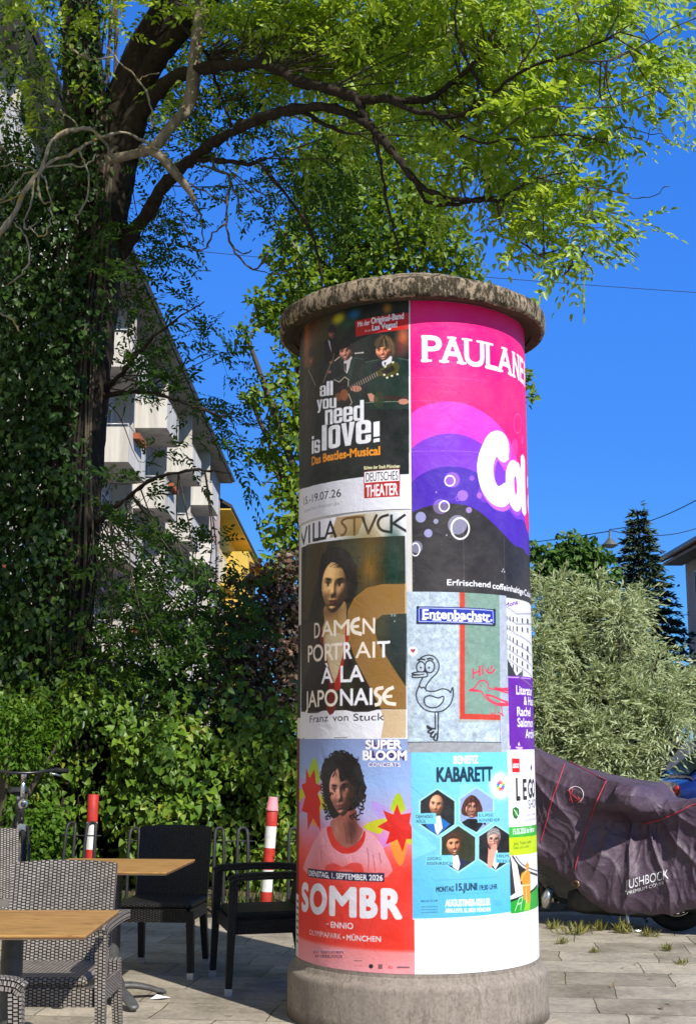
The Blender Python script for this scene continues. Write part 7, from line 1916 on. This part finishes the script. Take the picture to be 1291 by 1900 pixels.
def cloth_text(txt, L, Rr, cap, name, skew=0.0):
    Vg, T = glyphs(txt); b = MB(); a = np.array(L, float); e = np.array(Rr, float); d = e - a; nn = np.array((0, -1.0)) * cap
    vs = []; fs = []
    def sub(tri, dep):
        if dep == 0: return [tri]
        p, q, r = tri; m1, m2, m3 = (p + q) / 2, (q + r) / 2, (r + p) / 2
        o = []
        for t in ((p, m1, m3), (m1, q, m2), (m3, m2, r), (m1, m2, m3)): o += sub(t, dep - 1)
        return o
    for t in T:
        for tri in sub(tuple(Vg[k] for k in t), 1):
            P = []
            for g in tri:
                s_ = a + d * g[0] + nn * g[1]; h = on_cloth(s_[0], s_[1], .004)
                P.append(h)
            if all(x is not None for x in P): k = len(vs); vs += P; fs.append((k, k + 1, k + 2))
    if vs: b.add(vs, fs); par(b.build(name, PRW), cov)
for dx, dy in ((0, 0), (1.0, .4), (0, -1.0)): pass
cloth_text('JUSHBOCK', (1160, 1650), (1239, 1630), 17, 'lettering')
cloth_text('PREMIUM COVER', (1163, 1660), (1232, 1640), 6, 'lettering')
# round emblem and eyelet
def cloth_ring(cx, cy, r, a0, a1, mat, name, rad=.004):
    P = [on_cloth(cx + r * math.cos(t), cy + r * math.sin(t), .004) for t in np.linspace(a0, a1, 24)]; P = [p for p in P if p is not None]
    if len(P) > 2: b = MB(); b.tube(P, rad, 6); par(b.build(name, mat), cov)
cloth_ring(1067, 1475, 15, -2.6, 1.2, PRW, 'emblem_ring', .003); 
b = MB()
for px_, py_, qx, qy in ((1055, 1464, 1062, 1490), (1062, 1462, 1056, 1488), (1072, 1478, 1078, 1490), (1060, 1474, 1076, 1486), (1066, 1486, 1080, 1482)):
    P = [on_cloth(px_ + (qx - px_) * t, py_ + (qy - py_) * t) for t in np.linspace(0, 1, 6)]
    if all(p is not None for p in P): b.tube(P, .005, 5)
if b.v: par(b.build('emblem_bird', PIPE), cov)
cloth_ring(1067, 1641, 6.5, 0, 6.283, plain('brass_eyelet', (.35, .27, .14, 1), .4, .5, .8, .2), 'eyelet', .008)

# ================================================================== parked blue car
car = empty('parked_car', (4.3, 17.2, 0)); tag(car, 'dark blue car parked behind the silver-leaved shrub at the right edge', 'car')
m = Mat('blue_car_paint', .22, .6); m.color(m.ramp(m.noise(m.coord('Object'), 3, 5), [(.3, (.008, .022, .12, 1)), (.7, (.012, .032, .17, 1))])); m.b.inputs['Coat Weight'].default_value = .8; BLUE = m.m
GL = PANE
# side profile along x (front at left)
X0 = 4.10; CY = 17.2
st = [(0.0, .35, .62, .62), (.06, .25, .72, .74), (.3, .2, .80, .84), (.9, .2, .90, .88), (1.15, .2, .95, .89), (1.9, .2, .98, .90), (2.8, .2, .99, .90), (3.6, .2, 1.0, .88), (4.0, .22, .98, .84), (4.22, .3, .9, .76), (4.28, .4, .7, .66)]
def car_loft(b, st, K=24, pw=.45):
    vs = []; fs = []
    for u, z0, z1, w in st:
        for k in range(K):
            a = 2 * math.pi * (k + .5) / K; c, s = math.cos(a), math.sin(a)
            vs.append((X0 + 4.28 - u, CY + w * math.copysign(abs(c) ** pw, c), (z0 + z1) / 2 + (z1 - z0) / 2 * math.copysign(abs(s) ** pw, s)))
    for i in range(len(st) - 1):
        for k in range(K): k2 = (k + 1) % K; fs.append((i * K + k, (i + 1) * K + k, (i + 1) * K + k2, i * K + k2))
    fs.append(tuple(range(K))); fs.append(tuple((len(st) - 1) * K + k for k in range(K))[::-1])
    b.add(vs, fs, None, True)
b = MB(); car_loft(b, st); par(b.build('body', BLUE, auto=40), car)
b = MB(); car_loft(b, [(.95, .9, .95, .78), (1.25, .9, 1.14, .75), (1.7, .9, 1.38, .70), (2.2, .9, 1.46, .67), (3.0, .9, 1.46, .66), (3.6, .9, 1.34, .66), (4.05, .9, .98, .68)]); par(b.build('roof', BLUE, auto=40), car)
b = MB()
M_ = lambda u: X0 + 4.28 - u
b.add([(M_(1.0), CY - .70, .965), (M_(1.0), CY + .70, .965), (M_(1.78), CY + .58, 1.41), (M_(1.78), CY - .58, 1.41)], [(0, 1, 2, 3)])
par(b.build('windscreen', GL), car)
b = MB(); b.add([(M_(4.075), CY - .58, 1.0), (M_(4.075), CY + .58, 1.0), (M_(3.63), CY + .54, 1.335), (M_(3.63), CY - .54, 1.335)], [(0, 3, 2, 1)])
par(b.build('rear_window', GL), car)
for y_, s in ((CY - .775, 1), (CY + .775, -1)):
    b = MB(); q = [(M_(1.35), y_, .99), (M_(2.3), y_, 1.0), (M_(2.3), y_ + s * .1, 1.38), (M_(1.85), y_ + s * .1, 1.36)]; b.add(q if s > 0 else q[::-1], [(0, 1, 2, 3)]); par(b.build('side_window', GL), car)
    b = MB(); q = [(M_(2.4), y_, 1.0), (M_(3.75), y_, 1.0), (M_(3.45), y_ + s * .1, 1.33), (M_(2.4), y_ + s * .1, 1.38)]; b.add(q if s > 0 else q[::-1], [(0, 1, 2, 3)]); par(b.build('side_window', GL), car)
for u in (.78, 3.45):
    for s in (-1, 1):
        c = (M_(u), CY + s * .80, .31); b = MB(); n = 28
        b.tube([(c[0] + .25 * math.cos(2 * math.pi * k / n), c[1], c[2] + .25 * math.sin(2 * math.pi * k / n)) for k in range(n + 1)], .075, 10, False); w = par(b.build('wheel', RUB), car)
        b = MB(); b.lathe([(.001, .03), (.18, .03), (.19, -.02)], 24, M=Matrix.Translation((c[0], c[1] + s * .05, c[2])) @ Matrix.Rotation(R_(90 if s < 0 else -90), 4, 'X')); o = b.build('rim', CHR); o.parent = w
for s in (-1, 1):
    b = MB(); b.box((M_(.12), CY + s * .48 - .13, .58), (M_(-.02), CY + s * .48 + .13, .70), None, .03); par(b.build('headlight', CHR), car)
    b = MB(); b.box((M_(4.27), CY + s * .56 - .1, .62), (M_(4.16), CY + s * .56 + .1, .86), None, .03); par(b.build('tail_light', RED), car)
# unidentified rounded patterned thing just showing over the seat; body below it is invented
p = at_y(1224, 1456, 11.5)
m = Mat('patterned_plastic', .4, .4); vo = m.node('ShaderNodeTexVoronoi'); m.l.new(m.coord('Object'), vo.inputs[0]); vo.inputs['Scale'].default_value = 9
m.color(m.ramp(vo.outputs['Distance'], [(.25, (.62, .58, .50, 1)), (.45, (.66, .63, .58, 1)), (.55, (.55, .22, .05, 1)), (.7, (.5, .42, .1, 1)), (.8, (.6, .6, .6, 1))]))
b = MB(); b.lathe([(.10, 0), (.115, .02), (.13, p.z - .13)] + [(.13 * math.cos(t), p.z - .13 + .13 * math.sin(t)) for t in np.linspace(.1, 1.57, 10)], 28)
o = b.build('patterned_object', m.m); o.location = (p.x, 11.5, 0); tag(o, 'unidentified round-topped white and orange patterned object just showing over the seat of the covered scooter', 'bin')
# weeds along the joint in front of the scooter
WEED = leaf_mat('weed_leaf', [(.10, .15, .03, 1), (.22, .22, .05, 1), (.30, .2, .09, 1)], .2, .5, .2)
wr = np.random.default_rng(31)
spots = [(1026, 1724, .10, 'small leafy weed tuft just right of the column foot'), (1063, 1735, .14, 'reddish bushy weed under the front of the covered scooter'), (1082, 1730, .10, 'pale green weed beside the reddish one under the scooter'), (1112, 1727, .11, 'spiky weed below the middle of the scooter cover'), (1158, 1732, .14, 'dry straw-coloured weed left of the scooter stand'), (1205, 1738, .10, 'yellow-green weed right of the scooter stand'), (1042, 1752, .07, 'low moss tuft in the slabs by the column'), (1100, 1768, .06, 'low moss tuft in the slabs below the scooter'), (1235, 1765, .08, 'reddish creeping weed in the joint on the right'), (1262, 1790, .06, 'last bit of creeping weed toward the right edge')]
for x, y, h, lab in spots:
    p = at_z(x, y, 0); t = empty('weed', p); tag(t, lab, 'weed', 'weeds in the pavement joints')
    lv = Leaves(); n = 46
    P = np.stack([wr.normal(0, h * .28, n), wr.normal(0, h * .2, n), np.full(n, .001)], 1); L = h * wr.uniform(.35, .95, n)
    lv.lance(P, unit(np.array((0, 0, .9)) + wr.standard_normal((n, 3)) * .55), rnd_dirs(n, wr), L, L * .13)
    o = lv.build('leaves', WEED, t)
